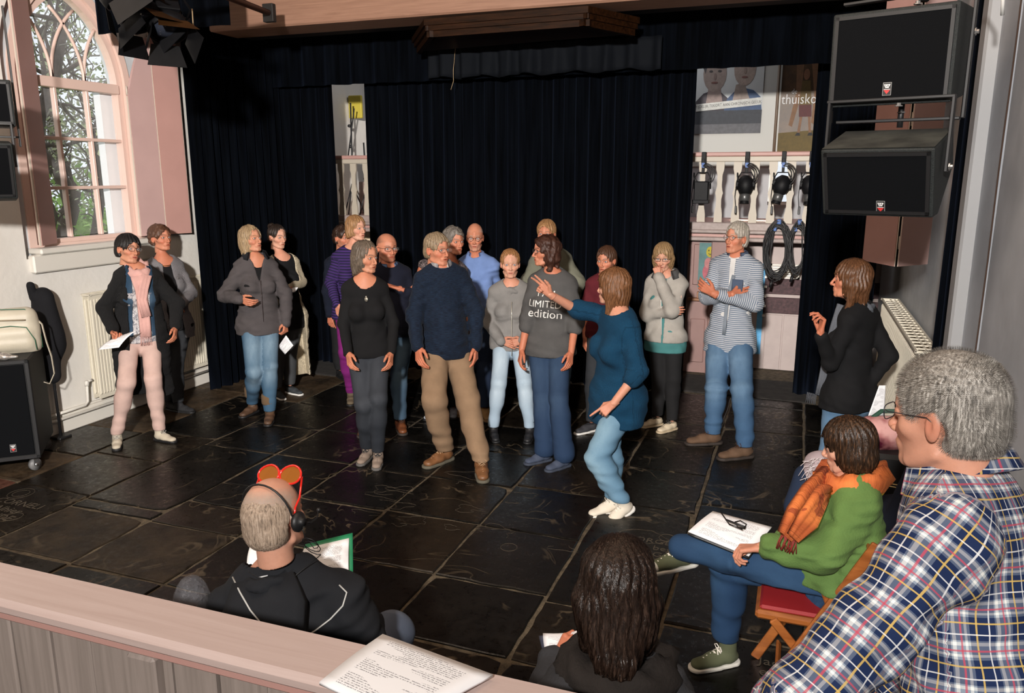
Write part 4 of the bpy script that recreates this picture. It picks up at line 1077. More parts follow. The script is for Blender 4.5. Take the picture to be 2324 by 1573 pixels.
# outside
BARK=simple('bark',(.10,.075,.06),.9,noise=.4,nscale=8,bump=.01,bscale=30);LEAF=simple('leaf_green',(.34,.55,.12),.6,noise=.4,nscale=3);LEAF2=simple('leaf_bud',(.52,.54,.32),.6,noise=.3,nscale=3);TW=simple('twig_grey',(.34,.30,.26),.9)
b=MB();b.box((-40,-6,-.1),(WX0-.5,34,0));tag(b.build('lawn',simple('grass_out',(.16,.34,.06),.9,noise=.3,nscale=2)),kind='structure')
tr=random.Random(5)
def tree(label,base,trunk,seed,nleaf,leafmat,spread,twigs=40):
    t=thing('tree',label,'tree',base,'trees outside the window');b=MB();r=random.Random(seed);tips=[]
    for P,rad in trunk:
        P=[Vector(base)+Vector(p) for p in P];m=len(P);b.tube(P,[rad*(1-.6*i/(m-1)) for i in range(m)],8);tips+=P[1:]
        for p in P[1:]:
            for k in range(3):
                q=p.copy();Q=[q.copy()];d=Vector((r.uniform(-.4,.4),r.uniform(-1,1),r.uniform(-.1,1))).normalized()
                for s_ in range(5): q=q+d*.16*spread;d=(d+Vector((r.uniform(-.5,.5),r.uniform(-.5,.5),r.uniform(-.3,.5)))).normalized();Q.append(q.copy())
                b.tube(Q,[rad*.28*(1-.15*i) for i in range(6)],5);tips+=Q[2:]
    b.build('trunk',BARK,t);b=MB()
    for k in range(twigs):
        q=r.choice(tips).copy();Q=[q.copy()];d=Vector((r.uniform(-.4,.4),r.uniform(-1,1),r.uniform(-.4,1))).normalized()
        for s_ in range(4): q=q+d*.14*spread;d=(d+Vector((r.uniform(-.5,.5),r.uniform(-.5,.5),r.uniform(-.4,.5)))).normalized();Q.append(q.copy())
        b.tube(Q,.007*spread,4);tips+=Q[1:]
    tag(b.build('twigs',TW,t),kind='stuff')
    A=np.array([tuple(x) for x in tips]);rs=np.random.RandomState(seed);c=A[rs.randint(0,len(A),nleaf)]+rs.normal(size=(nleaf,3))*.14*spread
    u=rs.normal(size=(nleaf,3));u/=np.linalg.norm(u,axis=1,keepdims=True);v=np.cross(u,rs.normal(size=(nleaf,3)));v/=np.linalg.norm(v,axis=1,keepdims=True);s_=(.018+.02*rs.rand(nleaf,1))*spread
    V=np.stack([c-u*s_,c+v*s_*.5,c+u*s_,c-v*s_*.5],1).reshape(-1,3);tag(arr_obj('leaves',V,np.arange(nleaf*4).reshape(-1,4),leafmat,t,smooth=False),kind='stuff')
tree('gnarled tree with crooked dark trunk close outside the arched window',(-8.0,6.9,0),[([(0,.2,0),(0,.1,.8),(.0,-.1,1.4),(0,.1,1.8),(0,.05,2.1),(0,-.25,2.5),(0,-.15,2.9),(0,.1,3.3),(0,.3,3.9)],.11),([(0,.12,1.0),(0,.4,1.5),(0,.55,2.0),(0,.5,2.6),(0,.8,3.2)],.07),([(0,-.15,2.35),(0,-.5,2.5),(0,-.9,2.9),(0,-1.2,3.3)],.06),([(0,.1,.7),(0,-.3,1.3),(0,-.6,1.9),(0,-.7,2.4)],.06)],1,900,LEAF2,1.)
for i,(x,y,h_) in enumerate(((-11,7.5,6),(-12,9.5,7),(-13,11.5,7),(-11.5,6.0,6),(-14,13.5,8),(-14,9,8))):
    tree(['bare-branched tree farther out behind the window panes','slender tree on the right outside the window','tall thin tree seen through the upper window panes','leaning tree at the left edge of the window view','far tree at the right edge of the window view','far tree in the middle of the window view'][i],(x,y,0),[([(0,tr.uniform(-.2,.2)*k,k*h_/6) for k in range(7)],.09),([(0,.3*k*(1 if i%2 else -1),1+k*h_/7) for k in range(6)],.05)],10+i,1500,LEAF2,2.0,140)
# bushes
for i,(x,y) in enumerate(((-9.5,6.4),(-10,8.2),(-10.5,10.2))):
    rs=np.random.RandomState(i);n=5200;c=rs.normal(size=(n,3))*np.array([.5,.8,.42])+np.array([x,y,.9]);c[:,2]=np.abs(c[:,2]);u=rs.normal(size=(n,3));u/=np.linalg.norm(u,axis=1,keepdims=True);v=np.cross(u,rs.normal(size=(n,3)));v/=np.linalg.norm(v,axis=1,keepdims=True);s_=.05+.03*rs.rand(n,1)
    t=thing('bush',['bright green bush low outside the window on the left','bright green bush low outside the middle window panes','green bush low outside the window on the right'][i],'bush',(x,y,0),'bushes outside the window')
    V=np.stack([c-u*s_,c+v*s_*.5,c+u*s_,c-v*s_*.5],1).reshape(-1,3);tag(arr_obj('leaves',V,np.arange(n*4).reshape(-1,4),LEAF,t,smooth=False),kind='stuff')
    b=MB()
    for k in range(7): b.tube([(x,y,0),(x+tr.uniform(-.3,.3),y+tr.uniform(-.5,.5),.6),(x+tr.uniform(-.4,.4),y+tr.uniform(-.9,.9),1.3)],.02,5)
    b.build('stem',BARK,t)
# right wall, rear wall, ceiling
b=MB();b.box((WX1,-3,0),(WX1+.3,4.5,1.5));b.box((WX1,-3,1.5),(WX1+.3,12,4.4));b.box((WX1,4.5,0),(WX1+.3,12,1.5))
tag(b.build('wall_right',simple('right_plaster',(.40,.41,.42),.8,noise=.1,nscale=4,bump=.004,bscale=15)),kind='structure')
b=MB();b.box((WX0-.3,-3.2,0),(WX1+.3,-3,4.4));tag(b.build('wall_rear',PL),kind='structure')
b=MB();b.box((WX0-.3,-3.2,4.4),(WX1+.3,12.2,4.5));ce=tag(b.build('ceiling',simple('ceiling_paint',(.30,.20,.17),.7)),kind='structure')
for k in range(26):
    y=1.5+k*.4;b=MB();b.box((WX0,y,4.38),(WX1,y+.385,4.40),.006);b.build('ceiling_board',simple('ceiling_paint',(.30,.20,.17),.7),ce)
# gallery back wall with a small window
GY=10.5
b=MB();b.box((WX0-.3,GY,0),(-.36,GY+.2,4.4));b.box((-.12,GY,0),(WX1+.3,GY+.2,4.4));b.box((-.36,GY,0),(-.12,GY+.2,1.85));b.box((-.36,GY,2.40),(-.12,GY+.2,4.4))
tag(b.build('wall_back',simple('gallery_grey',(.32,.32,.33),.7,noise=.05,nscale=3)),kind='structure')
w2=thing('window_2',None,None,(-.24,GY,1.85));tag(w2,kind='structure')
b=MB();b.box((-.38,GY-.03,1.83),(-.10,GY+.0,1.87));b.box((-.38,GY-.03,2.38),(-.10,GY,2.42));b.box((-.38,GY-.03,1.83),(-.35,GY,2.42));b.box((-.13,GY-.03,1.83),(-.10,GY,2.42));b.box((-.36,GY+.03,2.05),(-.12,GY+.05,2.07));b.build('window_frame',WH,w2)
b=MB();b.box((-.36,GY+.06,1.85),(-.12,GY+.065,2.4));b.build('pane',gl,w2)
# gallery floor and front
def wood_mat(name,c1,c2,rough=.45,sc_=(2,40,40)):
    if name in _mc: return _mc[name]
    m=NT(name);c=m.coord('Object',sc_);n=m.noise(c,1.3,4,.6,.6);m.base(m.ramp(n,[(.3,c1),(.7,c2)]));m.b.inputs['Roughness'].default_value=rough;m.b.inputs['Specular IOR Level'].default_value=.12 if name=='dark_oak' else .4;m.bump(n,.25,.002);_mc[name]=m.m;return m.m
GF=8.75
b=MB();b.box((WX0,GF,1.52),(WX1,GY,1.66));tag(b.build('gallery_floor',PK),kind='structure')
b=MB();b.box((WX0,GF-.05,1.615),(WX1,GF+.02,1.70),.01);b.box((WX0,GF-.09,1.585),(WX1,GF+.02,1.625),.01);b.box((WX0,GF-.06,1.50),(WX1,GF+.02,1.545),.01);tag(b.build('trim_3',simple('cornice_paint',(.29,.23,.21),.5,noise=.15,nscale=20)),kind='structure')
rail=thing('gallery_balustrade','white gallery balustrade of flat sawn balusters with a pink handrail behind the curtains','balustrade',(-2.5,GF,1.70))
b=MB();b.box((WX0,GF-.03,2.385),(WX1,GF+.05,2.43),.01);b.build('handrail',PK,rail);b=MB();b.box((WX0,GF-.015,2.33),(WX1,GF+.035,2.388),.008);b.build('top_rail',simple('cream_paint',(.42,.37,.30),.5),rail)
CREAM=simple('cream_paint',(.42,.37,.30),.5)
prof=[(-.042,0),(-.042,.09),(-.028,.17),(-.026,.25),(-.034,.29),(-.042,.31),(-.034,.335),(-.025,.38),(-.027,.50),(-.042,.56),(-.042,.64)]
P0=[(x,0,z) for x,z in prof]+[(-x,0,z) for x,z in prof[::-1]]
bal=None
for i in range(38):
    x=WX0+.12+i*.178
    if not(-5.6<x<-4.3 or -1.5<x<.5): continue
    if bal is None:
        b=MB(Matrix.Translation((x,GF+.01,1.695)));b.prism(P0,-.012,.012,(0,1,0));bal=b.build('baluster',CREAM,rail);bx=x
    else:
        o=bal.copy();C.objects.link(o);o.location=(x-bx,0,0)
# under the gallery: panelled pink front, white boarding
b=MB();b.box((-1.6,8.86,0),(-.86,8.92,1.52));b.box((-.87,8.80,0),(-.66,8.90,1.52),.01);PKG=simple('pink_shaded_board',(.24,.14,.125),.55,noise=.05,nscale=6);pf=tag(b.build('wall_partition',PKG),kind='structure')  # pink paint darkened so the flash falloff sits in the colour
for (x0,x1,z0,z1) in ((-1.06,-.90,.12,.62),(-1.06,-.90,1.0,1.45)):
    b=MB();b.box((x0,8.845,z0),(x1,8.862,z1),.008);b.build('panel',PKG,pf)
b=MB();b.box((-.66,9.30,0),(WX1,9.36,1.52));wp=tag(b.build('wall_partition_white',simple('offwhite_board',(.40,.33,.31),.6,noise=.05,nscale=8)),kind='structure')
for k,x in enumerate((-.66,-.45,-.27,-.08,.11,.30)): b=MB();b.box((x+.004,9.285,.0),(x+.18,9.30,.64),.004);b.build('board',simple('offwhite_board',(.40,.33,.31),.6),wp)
MAR=simple('maroon_board',(.055,.025,.028),.7,noise=.5,nscale=30)
b=MB();b.box((-.42,9.27,.66),(WX1,9.31,.84),.004);b.build('board',MAR,wp);b=MB();b.box((-.42,9.27,.88),(WX1,9.31,1.05),.004);b.build('board',MAR,wp)
b=MB();b.box((-.64,9.0,0),(-.60,9.3,1.5));b.build('trim_4',WH);tag(bpy.data.objects['trim_4'],kind='structure')
# warm-lit wall under the gallery at the left gap
b=MB();b.box((-5.9,10.0,0),(-4.2,10.04,1.52));b.box((-5.12,9.4,0),(-5.06,10,1.52));tag(b.build('wall_under_gallery',simple('warm_cream',(.75,.60,.42),.8)),kind='structure')
# tie beam and stage framing
BM=wood_mat('beam_pink',(.22,.115,.075),(.30,.165,.11),.6)
b=MB();b.box((-5.3,6.35,3.50),(WX1,6.75,3.78),.015);tag(b.build('trim_5',BM),kind='structure')
b=MB();b.box((-5.3,6.30,3.78),(WX1,6.85,3.84),.012);tag(b.build('trim_6',simple('beam_light',(.40,.25,.20),.6)),kind='structure')
b=MB();b.box((-5.3,6.75,3.52),(WX1,7.0,3.60));tag(b.build('trim_7',simple('black_rail',(.012,.010,.009),.6)),kind='structure')
# curtains
m=NT('black_velvet');_c=m.coord('Object',(14,14,.7));n_=m.noise(_c,1.5,4);m.base(m.ramp(n_,[(.35,(.0006,.0008,.0012)),(.7,(.0020,.0028,.0046))]));m.b.inputs['Roughness'].default_value=.95;m.b.inputs['Sheen Weight'].default_value=.03;m.b.inputs['Sheen Tint'].default_value=(.35,.5,.9,1);m.b.inputs['Specular IOR Level'].default_value=.03;m.bump(m.noise(m.coord(),160,2),.3,.002);VEL=m.m
def curtain(label,A,B,z0,z1,per=.12,amp=.035,seed=0,gather=0,name='stage_curtain',mat=None,group='black stage curtains',th=.006,nz=10,hemvar=.0,topamp=.3,cat='curtain'):
    A=np.array([*A,0.]);B=np.array([*B,0.]);L=np.linalg.norm(B-A);d=(B-A)/L;n=np.array([-d[1],d[0],0]);rs=np.random.RandomState(seed)
    nu=max(12,int(L/per*10));us=np.linspace(0,1,nu);ph=np.cumsum(rs.uniform(.6,1.4,nu));ph=ph/ph[-1]*L/per*2*math.pi;a=amp*(.55+.6*np.interp(us,np.linspace(0,1,14),rs.rand(14)))
    V=[];zz=np.linspace(0,1,nz)
    for s_ in (0,1):
        for j,t in enumerate(zz):
            f=topamp+(1-topamp)*(1-t)**.5 if topamp<1 else 1
            ox=np.sin(ph)*a*f+.3*a*np.sin(ph*.37+t*2)+.25*a*np.sin(ph*2.1+seed)
            for i in range(nu):
                p=A+d*L*us[i]+n*(ox[i]+s_*th);V.append((p[0],p[1],z0+(z1-z0)*t+(hemvar*math.sin(ph[i]*.5) if j==0 else 0)))
    F=[];N=nz*nu
    for j in range(nz-1):
        for i in range(nu-1):
            q=j*nu+i;F.append((q,q+1,q+nu+1,q+nu));F.append((N+q,N+q+nu,N+q+nu+1,N+q+1))
    for i in range(nu-1): F.append((i,N+i,N+i+1,i+1));q=(nz-1)*nu+i;F.append((q,q+1,N+q+1,N+q))
    for j in range(nz-1):
        q=j*nu;F.append((q,q+nu,N+q+nu,N+q));q=j*nu+nu-1;F.append((q,N+q,N+q+nu,q+nu))
    o=arr_obj(name,V,np.array(F),mat or VEL);return tag(o,label,cat,group)
curtain('black side curtain hanging along the left wall past the window',(-5.62,6.36),(-5.60,7.95),.0,4.1,.13,.04,1,topamp=.6)
curtain('black curtain panel left of the narrow gap',(-5.65,7.85),(-4.97,7.85),.01,3.5,.11,.035,2,topamp=.6)
curtain('wide black back curtain between the two gaps, behind the group',(-4.60,7.93),(-1.0,7.93),.005,3.5,.125,.045,3,topamp=.7)
curtain('black curtain panel right of the wide gap',(.07,8.25),(.60,8.25),.01,3.5,.11,.035,4,topamp=.6)
curtain('black curtain along the right wall beside the shutters',(.55,8.2),(.62,7.3),.01,3.9,.12,.04,5,topamp=.6)
curtain('black curtain on the right wall between radiator and grey panel',(.82,4.55),(.82,5.0),.01,4.3,.13,.04,6,topamp=.8)
curtain('black valance across the top of the stage',(-5.62,7.66),(.80,7.66),3.14,4.3,.30,.03,7,topamp=.5,nz=6)
curtain('short black border drape hanging before the left curtain top',(-5.55,5.30),(-4.25,5.33),3.33,4.3,.25,.02,8,topamp=.6,nz=5)
# sounding-board like wooden canopy box
can=thing('wooden_canopy','dark brown moulded wooden canopy box hanging over the stage','canopy',(-2.7,7.2,3.55))
WD=wood_mat('dark_oak',(.006,.0025,.001),(.026,.009,.003),.45,(3,30,30))
fz=3.45;A1,B1,C1,D1=[tuple(float(v) for v in q[:2]) for q in (onz(962,52,fz),onz(1335,22,fz),onz(1452,48,fz),onz(935,108,fz-.06))]
b=MB();b.prism([(A1[0]+.1,A1[1]+.08,0),(B1[0]-.06,B1[1]+.08,0),(C1[0]-.1,C1[1],0),(D1[0]+.05,D1[1],0)],fz-.10,fz-.07,(0,0,1));b.build('soffit',WD,can)
def moulding(p,q,name='moulding'):
    b=MB();p=Vector((*p,0));q=Vector((*q,0));d=(q-p).normalized();n=Vector((-d.y,d.x,0))
    for (o0,o1,z0,z1) in ((0,.03,fz-.02,fz+.03),(.02,.06,fz-.06,fz-.02),(.045,.09,fz-.11,fz-.06)):
        P=[p+n*o0+Vector((0,0,z0)),p+n*o1+Vector((0,0,z0)),p+n*o1+Vector((0,0,z1)),p+n*o0+Vector((0,0,z1))];b.prism(P,0,(q-p).length,d)
    b.build(name,WD,can)
moulding(A1,B1);moulding(B1,C1);moulding(D1,A1)
b=MB();b.tube([(A1[0]+.3,7.2,3.62),(A1[0]+.3,7.2,4.4)],.012,6);b.tube([(B1[0]-.3,7.2,3.62),(B1[0]-.3,7.2,4.4)],.012,6);b.build('hanging_rod',simple('black_metal',(.012,.012,.013),.45),can)
curtain('small gathered black pelmet cloth below the wooden canopy',(D1[0],7.50),(C1[0]+.1,7.50),3.14,3.42,.24,.055,9,topamp=.35,nz=6,hemvar=.015,mat=simple('black_satin',(.0035,.0045,.0065),.8,spec=.1))
b=MB();b.tube([(-3.30,7.50,3.42),(-3.30,7.44,3.2),(-3.30,7.44,3.10),(-3.33,7.44,3.02)],.003,5);tag(b.build('cord',simple('cord_tan',(.35,.25,.14),.8)),'thin tan cord dangling under the black pelmet','cord')
BKM=simple('black_metal',(.012,.012,.013),.45);BKP=simple('black_plastic',(.008,.008,.009),.5)
# grey boarded panel on the right
b=MB()
GP=thing('wall_panel_grey',None,None,(.83,3,0));tag(GP,kind='structure')
for y0,y1,x in ((3.98,4.42,.80),(-1.0,3.96,.805)):
    b=MB();b.box((x,y0,0),(x+.04,y1,4.4),.01);b.build('panel',GW,GP)
b=MB();b.box((.74,4.30,0),(.84,4.44,4.4),.012);b.build('edge_post',simple('panel_edge',(.27,.27,.275),.5),GP)
# right shutters & radiator
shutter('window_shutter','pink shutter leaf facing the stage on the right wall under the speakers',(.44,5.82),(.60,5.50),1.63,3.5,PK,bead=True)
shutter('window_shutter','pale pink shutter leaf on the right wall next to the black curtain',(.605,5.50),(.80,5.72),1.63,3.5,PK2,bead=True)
def radiator(name,label,x,y0,y1,z0,z1,sgn,depth=.10,pitch=.033):
    t=thing(name,label,'radiator',(x,(y0+y1)/2,z0));Wm=simple('radiator_enamel',(.66,.61,.50),.35);xx=x
    for lay,off in ((0,.02),(1,depth-.012)):
        nr=int((y1-y0)/pitch);P=[]
        for i in range(nr):
            y=y0+i*pitch
            P+=[(y,0),(y+pitch*.22,0),(y+pitch*.36,.012),(y+pitch*.86,.012),(y+pitch,0)]
        V=[];F=[];m=len(P)
        for z in (z0,z0+.035,z0+.05,z1-.05,z1-.035,z1):
            fl=z in(z0,z0+.035,z1-.035,z1)
            for (y,d) in P: V.append((xx+sgn*(off+(0.004 if fl else d)),y,z))
        for r in range(5):
            for i in range(m-1): q=r*m+i;F.append((q,q+1,q+m+1,q+m))
        b=MB();b.add(V,F);b.box((xx+sgn*(off-.008),y0,z0),(xx+sgn*(off-.002),y1,z1));b.build('panel',Wm,t,smooth=False)
    b=MB();b.box((xx+sgn*.0,y0,z1-.005),(xx+sgn*(depth+.008),y0+.012,z1+.01));b.box((xx+sgn*.0,y1-.012,z1-.005),(xx+sgn*(depth+.008),y1,z1+.01))
    k=int((y1-y0)/.10)
    b.box((xx,y0,z1+.002),(xx+sgn*.012,y1,z1+.012));b.box((xx+sgn*(depth-.006),y0,z1+.0),(xx+sgn*(depth+.006),y1,z1+.012))
    b.build('side_panel',Wm,t)
    b=MB()
    for i in range(k+1): y=y0+(y1-y0)*i/k;b.box((xx,y-.006,z1+.0),(xx+sgn*depth,y+.006,z1+.008))
    for q in (.033,.066): b.box((xx+sgn*(q-.006),y0,z1+.0),(xx+sgn*(q+.006),y1,z1+.006))
    b.build('top_grille',Wm,t);return t
rd=radiator('radiator','long white ribbed panel radiator under the arched window','x' and WX0+.02,5.15,7.3,.22,1.16,1)
b=MB();b.tube([(WX0+.07,5.12,.40),(WX0+.07,5.08,.40),(WX0+.07,5.06,.36),(WX0+.07,5.05,.22),(WX0+.09,5.0,.20),(WX0+.09,4.6,.20)],.013,8);b.build('supply_pipe',WH,rd)
b=MB();b.tube([(WX0+.075,.5,.14),(WX0+.075,7.6,.14)],.014,8);b.lathe([(.018,0),(.02,.03),(.014,.05)],(WX0+.07,5.06,.36),n=10);tag(b.build('trim_8',WH),kind='structure')
radiator('radiator','white grilled radiator by the right wall behind the woman in black',WX1-.03,5.12,7.3,.2,1.16,-1,.13)
# front rail of the tribune
RZ=1.10
fr=thing('tribune_parapet','pink painted wooden parapet rail with grey boarding in the near foreground','parapet',(-1.5,1.4,0))
RP=wood_mat('rail_pink',(.44,.335,.305),(.50,.395,.365),.38,(1.5,30,30))
b=MB();b.box((-3.6,1.305,RZ-.045),(.2,1.475,RZ),.014);b.build('rail_cap',RP,fr)
b=MB();b.box((-3.6,1.335,RZ-.085),(.2,1.45,RZ-.045),.01);b.build('rail_moulding',PK,fr)
GB=wood_mat('grey_board',(.20,.165,.145),(.29,.24,.215),.6,(30,30,1.5))
r5=random.Random(2)
x=-3.6
while x<.2:
    w_=r5.uniform(.12,.17);b=MB();dx=r5.uniform(-.004,.004);b.box((x+.003,1.365+dx,0),(x+w_-.003,1.39+dx,RZ-.08),.006);b.build('board',GB,fr);x+=w_
for x in (-2.9,-1.52,-.2):
    b=MB();b.box((x,1.33,0),(x+.09,1.37,RZ-.08),.008);b.build('post',GB,fr)
# ---------------------------------------------------------------- the people
SK=(.56,.275,.175);SKP=(.62,.35,.25);SKR=(.54,.235,.145)
black=simple('shoe_black',(.012,.012,.013),.5);white=simple('rubber_white',(.72,.70,.66),.6);GLB=simple('glasses_black',(.012,.010,.010),.25);GLM=simple('glasses_metal',(.25,.20,.16),.3,.9)
PAPER=simple('paper',(.80,.80,.80),.8)
def paper_mat():
    if 'paperp' in _mc: return _mc['paperp']
    m=NT('printed_paper');u=m.coord('UV');sp=m.n('SeparateXYZ');m.l(u,sp.inputs[0]);x,y=sp.outputs[0],sp.outputs[1]
    ln=m.math('FRACT',m.math('MULTIPLY',y,34));l1=m.math('LESS_THAN',ln,.42);w1=m.noise(m.coord('UV',(70,34,1)),1,2);w2=m.math('GREATER_THAN',w1,.47)
    par=m.math('GREATER_THAN',m.noise(m.coord('UV',(1.2,7,1)),1,0),.46);mx=m.math('MULTIPLY',m.math('GREATER_THAN',x,.12),m.math('LESS_THAN',x,.86));my=m.math('MULTIPLY',m.math('GREATER_THAN',y,.08),m.math('LESS_THAN',y,.92))
    f=m.math('MULTIPLY',m.math('MULTIPLY',l1,w2),m.math('MULTIPLY',par,m.math('MULTIPLY',mx,my)));m.base(m.mix(m.math('MULTIPLY',f,.75),(.80,.80,.82),(.12,.12,.14)));m.b.inputs['Roughness'].default_value=.8
    _mc['paperp']=m.m;return m.m
def sheet(name,label,cat,P00,P10,P01,P11,mat=None,curl=0.,bend=0.,n=8,group=None,th=.0012,parent=None,up=None,extra=None):
    """a sheet between four world points, P00->P10 across, P00->P01 up"""
    P=[np.array(p,float) for p in (P00,P10,P01,P11)];nn=nrm(np.cross(P[1]-P[0],P[2]-P[0]));V=[];uv=[]
    for s_ in (0,1):
        for j in range(n+1):
            for i in range(n+1):
                u,v=i/n,j/n;p=P[0]*(1-u)*(1-v)+P[1]*u*(1-v)+P[2]*(1-u)*v+P[3]*u*v
                p=p+nn*(curl*(4*(u-.5)**2)+bend*math.sin(math.pi*v)*1.0-s_*th);V.append(p);uv.append((u,v))
    N=(n+1)**2;F=[]
    for j in range(n):
        for i in range(n): q=j*(n+1)+i;F.append((q,q+1,q+n+2,q+n+1));F.append((N+q,N+q+n+1,N+q+n+2,N+q+1))
    for i in range(n): F.append((i,N+i,N+i+1,i+1));q=n*(n+1)+i;F.append((q,q+1,N+q+1,N+q));q=i*(n+1);F.append((q,q+n+1,N+q+n+1,N+q));q=i*(n+1)+n;F.append((q,N+q,N+q+n+1,q+n+1))
    o=arr_obj(name,V,np.array(F),mat or paper_mat(),parent);me=o.data;l=me.uv_layers.new(name='UVMap');uv=np.array(uv);li=np.zeros(len(me.loops),np.int32);me.loops.foreach_get('vertex_index',li);l.data.foreach_set('uv',uv[li].astype(np.float32).ravel())
    if label: tag(o,label,cat,group)
    return o
def H(s,i,d=.08,off=0.):   # point in the palm of hand i
    M=s.handM[i];return M[:3,3]+M[:3,0]*d-M[:3,2]*off
DEN=lambda n,c,c2=None:cloth('denim_'+n,c,'denim',c2)

# 1 woman with the pink scarf
p=Person('woman in black cardigan, denim waistcoat and pink scarf leaning forward with a paper',H=1.69,D=6.45,yaw=8,neck=(312,614),pelvis=(318,765),head=(291,566),hyaw=34,hpitch=4,hroll=-10,
 armA=(((236,700),0),((258,752),1)),armB=(((402,690),0),((398,745),1)),legA=(((287,868),1),(265,985)),legB=(((348,862),1),(362,975)),skin=SK,hand=('grip','relax'),palm=((-.2,.3,1),None),o=dict(brow=(.03,.02,.02),lip=(.45,.10,.08)))
BLK=cloth('black_knit',(.012,.012,.013),'knit',fr=120,sheen=.1)
p.body();p.pants(cloth('pale_pink_jeans',(.60,.42,.37),'plain'),tight=.86,fold=.006,seed=4)
p.top('printed_shirt',cloth('white_print_tee',(.62,.60,.60),'tee',(.16,.16,.19)),hem=.03,sleeve=(.3,.3),off=.008,neck=(.075,.09),seed=3)
p.top('denim_waistcoat',DEN('vest',(.018,.045,.085),(.07,.12,.18)),hem=-.02,arms=False,off=.020,open_=(.055,.075),neck=(.078,.09),seed=6)
p.top('cardigan',BLK,hem=0,sleeve=(1.9,1.9),off=.024,open_=(.095,.105),neck=(.09,.08),skirt=.50,loose=.03,seed=8)
p.collar(DEN('vest',(.018,.045,.085)),r=.082,open_=110,name='denim_collar',lift=.0,tilt=.04,pts=.03,hgt=.02)
SCF=cloth('pink_scarf',(.66,.38,.34),'fleece')
p.ring(SCF,'scarf',r=.078,th=.030,lift=.045,dip=.07,wob=.004)
n_=p.neck+p.n*.115-p.up*.06
q=p.strip([n_+p.side*-.03+p.up*.03,n_-p.up*.09+p.n*.02,n_-p.up*.22+p.n*.025+p.side*.01,n_-p.up*.38+p.n*.02+p.side*.02,n_-p.up*.47+p.n*.03+p.side*.02],.085,.02,SCF,'scarf_end',wob=.004)
p.strip([n_+p.side*.05+p.up*.04,n_-p.up*.07+p.n*.03+p.side*.015,n_-p.up*.16+p.n*.04,n_-p.up*.30+p.n*.035+p.side*.03],.075,.02,SCF,'scarf_end',wob=.004)
b=MB()
for i in range(14):
    a=n_-p.up*.47+p.n*.03+p.side*(.02-.04+.006*i);b.tube([a,a-p.up*.04+p.side*.004*math.sin(i*3),a-p.up*.075+p.side*.006*math.sin(i*5)],.0022,4)
b.build('fringe',SCF,q)
p.glasses(simple('glasses_brown',(.05,.018,.012),.3),w=2.5,h=1.7)
p.hair('short',hair_mat('hair_black',(.012,.010,.010)),600,seed=3,th=1.6,face=.3,fz=-3.0,fh=6.6)
p.shoes('hike',[cloth('boot_beige',(.52,.46,.36),'tee',(.16,.15,.13)),black],yaws=(-5,42),lace=simple('lace_grey',(.35,.33,.3),.8))
h=H(p,0,.08,.02);u=RT
sheet('paper_sheet','creased printed sheet held low by the woman with the pink scarf','paper',h+RT*-.13-UPV*.085-FH*.08,h+RT*.05-UPV*.06-FH*.10,h+RT*-.02+UPV*.0-FH*.0,h+RT*.17+UPV*.065-FH*.03,bend=.012)
# 2 woman in grey cardigan
p=Person('short-haired woman in a grey buttoned cardigan standing at the radiator',H=1.71,D=7.25,yaw=18,neck=(370,592),pelvis=(392,742),head=(364,540),hyaw=38,hpitch=5,
 armA=None,armB=(((438,672),0),((415,690),1)),legA=None,legB=(((398,835),0),(405,912)),skin=SKR,hand=('relax','grip'),palm=(None,(0,.2,-1)),o=dict(brow=(.12,.07,.05)))
p.an[0]=onz(385,908,.095);p.kn[0]=(p.hp[0]+p.an[0])/2+p.n*.02
GRC=cloth('grey_cardigan',(.22,.21,.22),'knit',fr=110)
p.body();p.pants(cloth('dark_grey_trousers',(.030,.032,.036),'plain'),seed=7);p.top('vest_top',cloth('black_jersey',(.007,.007,.008)),hem=.02,sleeve=(.2,.2),off=.006,neck=(.085,.13))
p.top('cardigan',GRC,hem=.10,sleeve=(2,2),off=.018,open_=(.035,.07),neck=(.085,.11),seed=9)
b=MB()
for t in (.16,.25,.34): c=p.neck+p.side*.065-p.up*t+p.n*.135;b.lathe([(.011,0),(.011,.006)],c,p.n,10)
b.build('buttons',simple('button_grey',(.12,.11,.11),.5),p.g)
b=MB();b.tube([p.neck+p.side*(.06*math.sin(a))+p.n*(.06+.03*math.cos(a))-p.up*(.02+.02*math.cos(a)) for a in [i*.3-1.5 for i in range(11)]],.003,5);b.build('necklace',simple('gold',(.6,.35,.08),.3,1),p.g)
p.hair('curly',hair_mat('hair_auburn',(.10,.045,.025)),900,seed=5,th=1.2)
p.shoes('boot',[simple('suede_black',(.014,.014,.016),.9),black],yaws=(35,48))
# 3 woman in fleece
p=Person('blonde woman in grey-brown fleece, faded jeans and brown boots',H=1.75,D=7.05,yaw=12,neck=(580,590),pelvis=(590,738),head=(569,543),hyaw=44,hpitch=9,
 armA=(((508,674),0),((543,678),1)),armB=(((655,680),0),((648,742),1)),legA=(((577,832),1),(573,915)),legB=(((612,832),1),(612,932)),skin=SK,hand=('relax','grip'),palm=((0,0,-1),(-1,0,0)),o=dict(brow=(.25,.15,.08)))
p.palm=(FH*1.+UPV*.3,p.palm[1]);p.handT=(RT*.9-UPV*.35-FH*.2,None)
FLE=cloth('fleece_grey',(.075,.066,.068),'fleece',sheen=.1)
p.body();p.pants(DEN('faded_blue',(.030,.085,.155),(.19,.28,.36)),seed=12);p.top('vest_top',cloth('black_jersey',(.007,.007,.008)),hem=.02,sleeve=(.2,.2),off=.004,neck=(.085,.15))
p.top('fleece_jacket',FLE,hem=.07,sleeve=(2,2),off=.022,neck=(.075,.13),loose=.012,seed=14,fold=.007,vneck=.25,armr=1.15)
p.collar(cloth('fleece_dark',(.012,.013,.017),'fleece'),r=.085,open_=95,hgt=.045,tilt=.03,name='fleece_collar',lift=.01,th=.01)
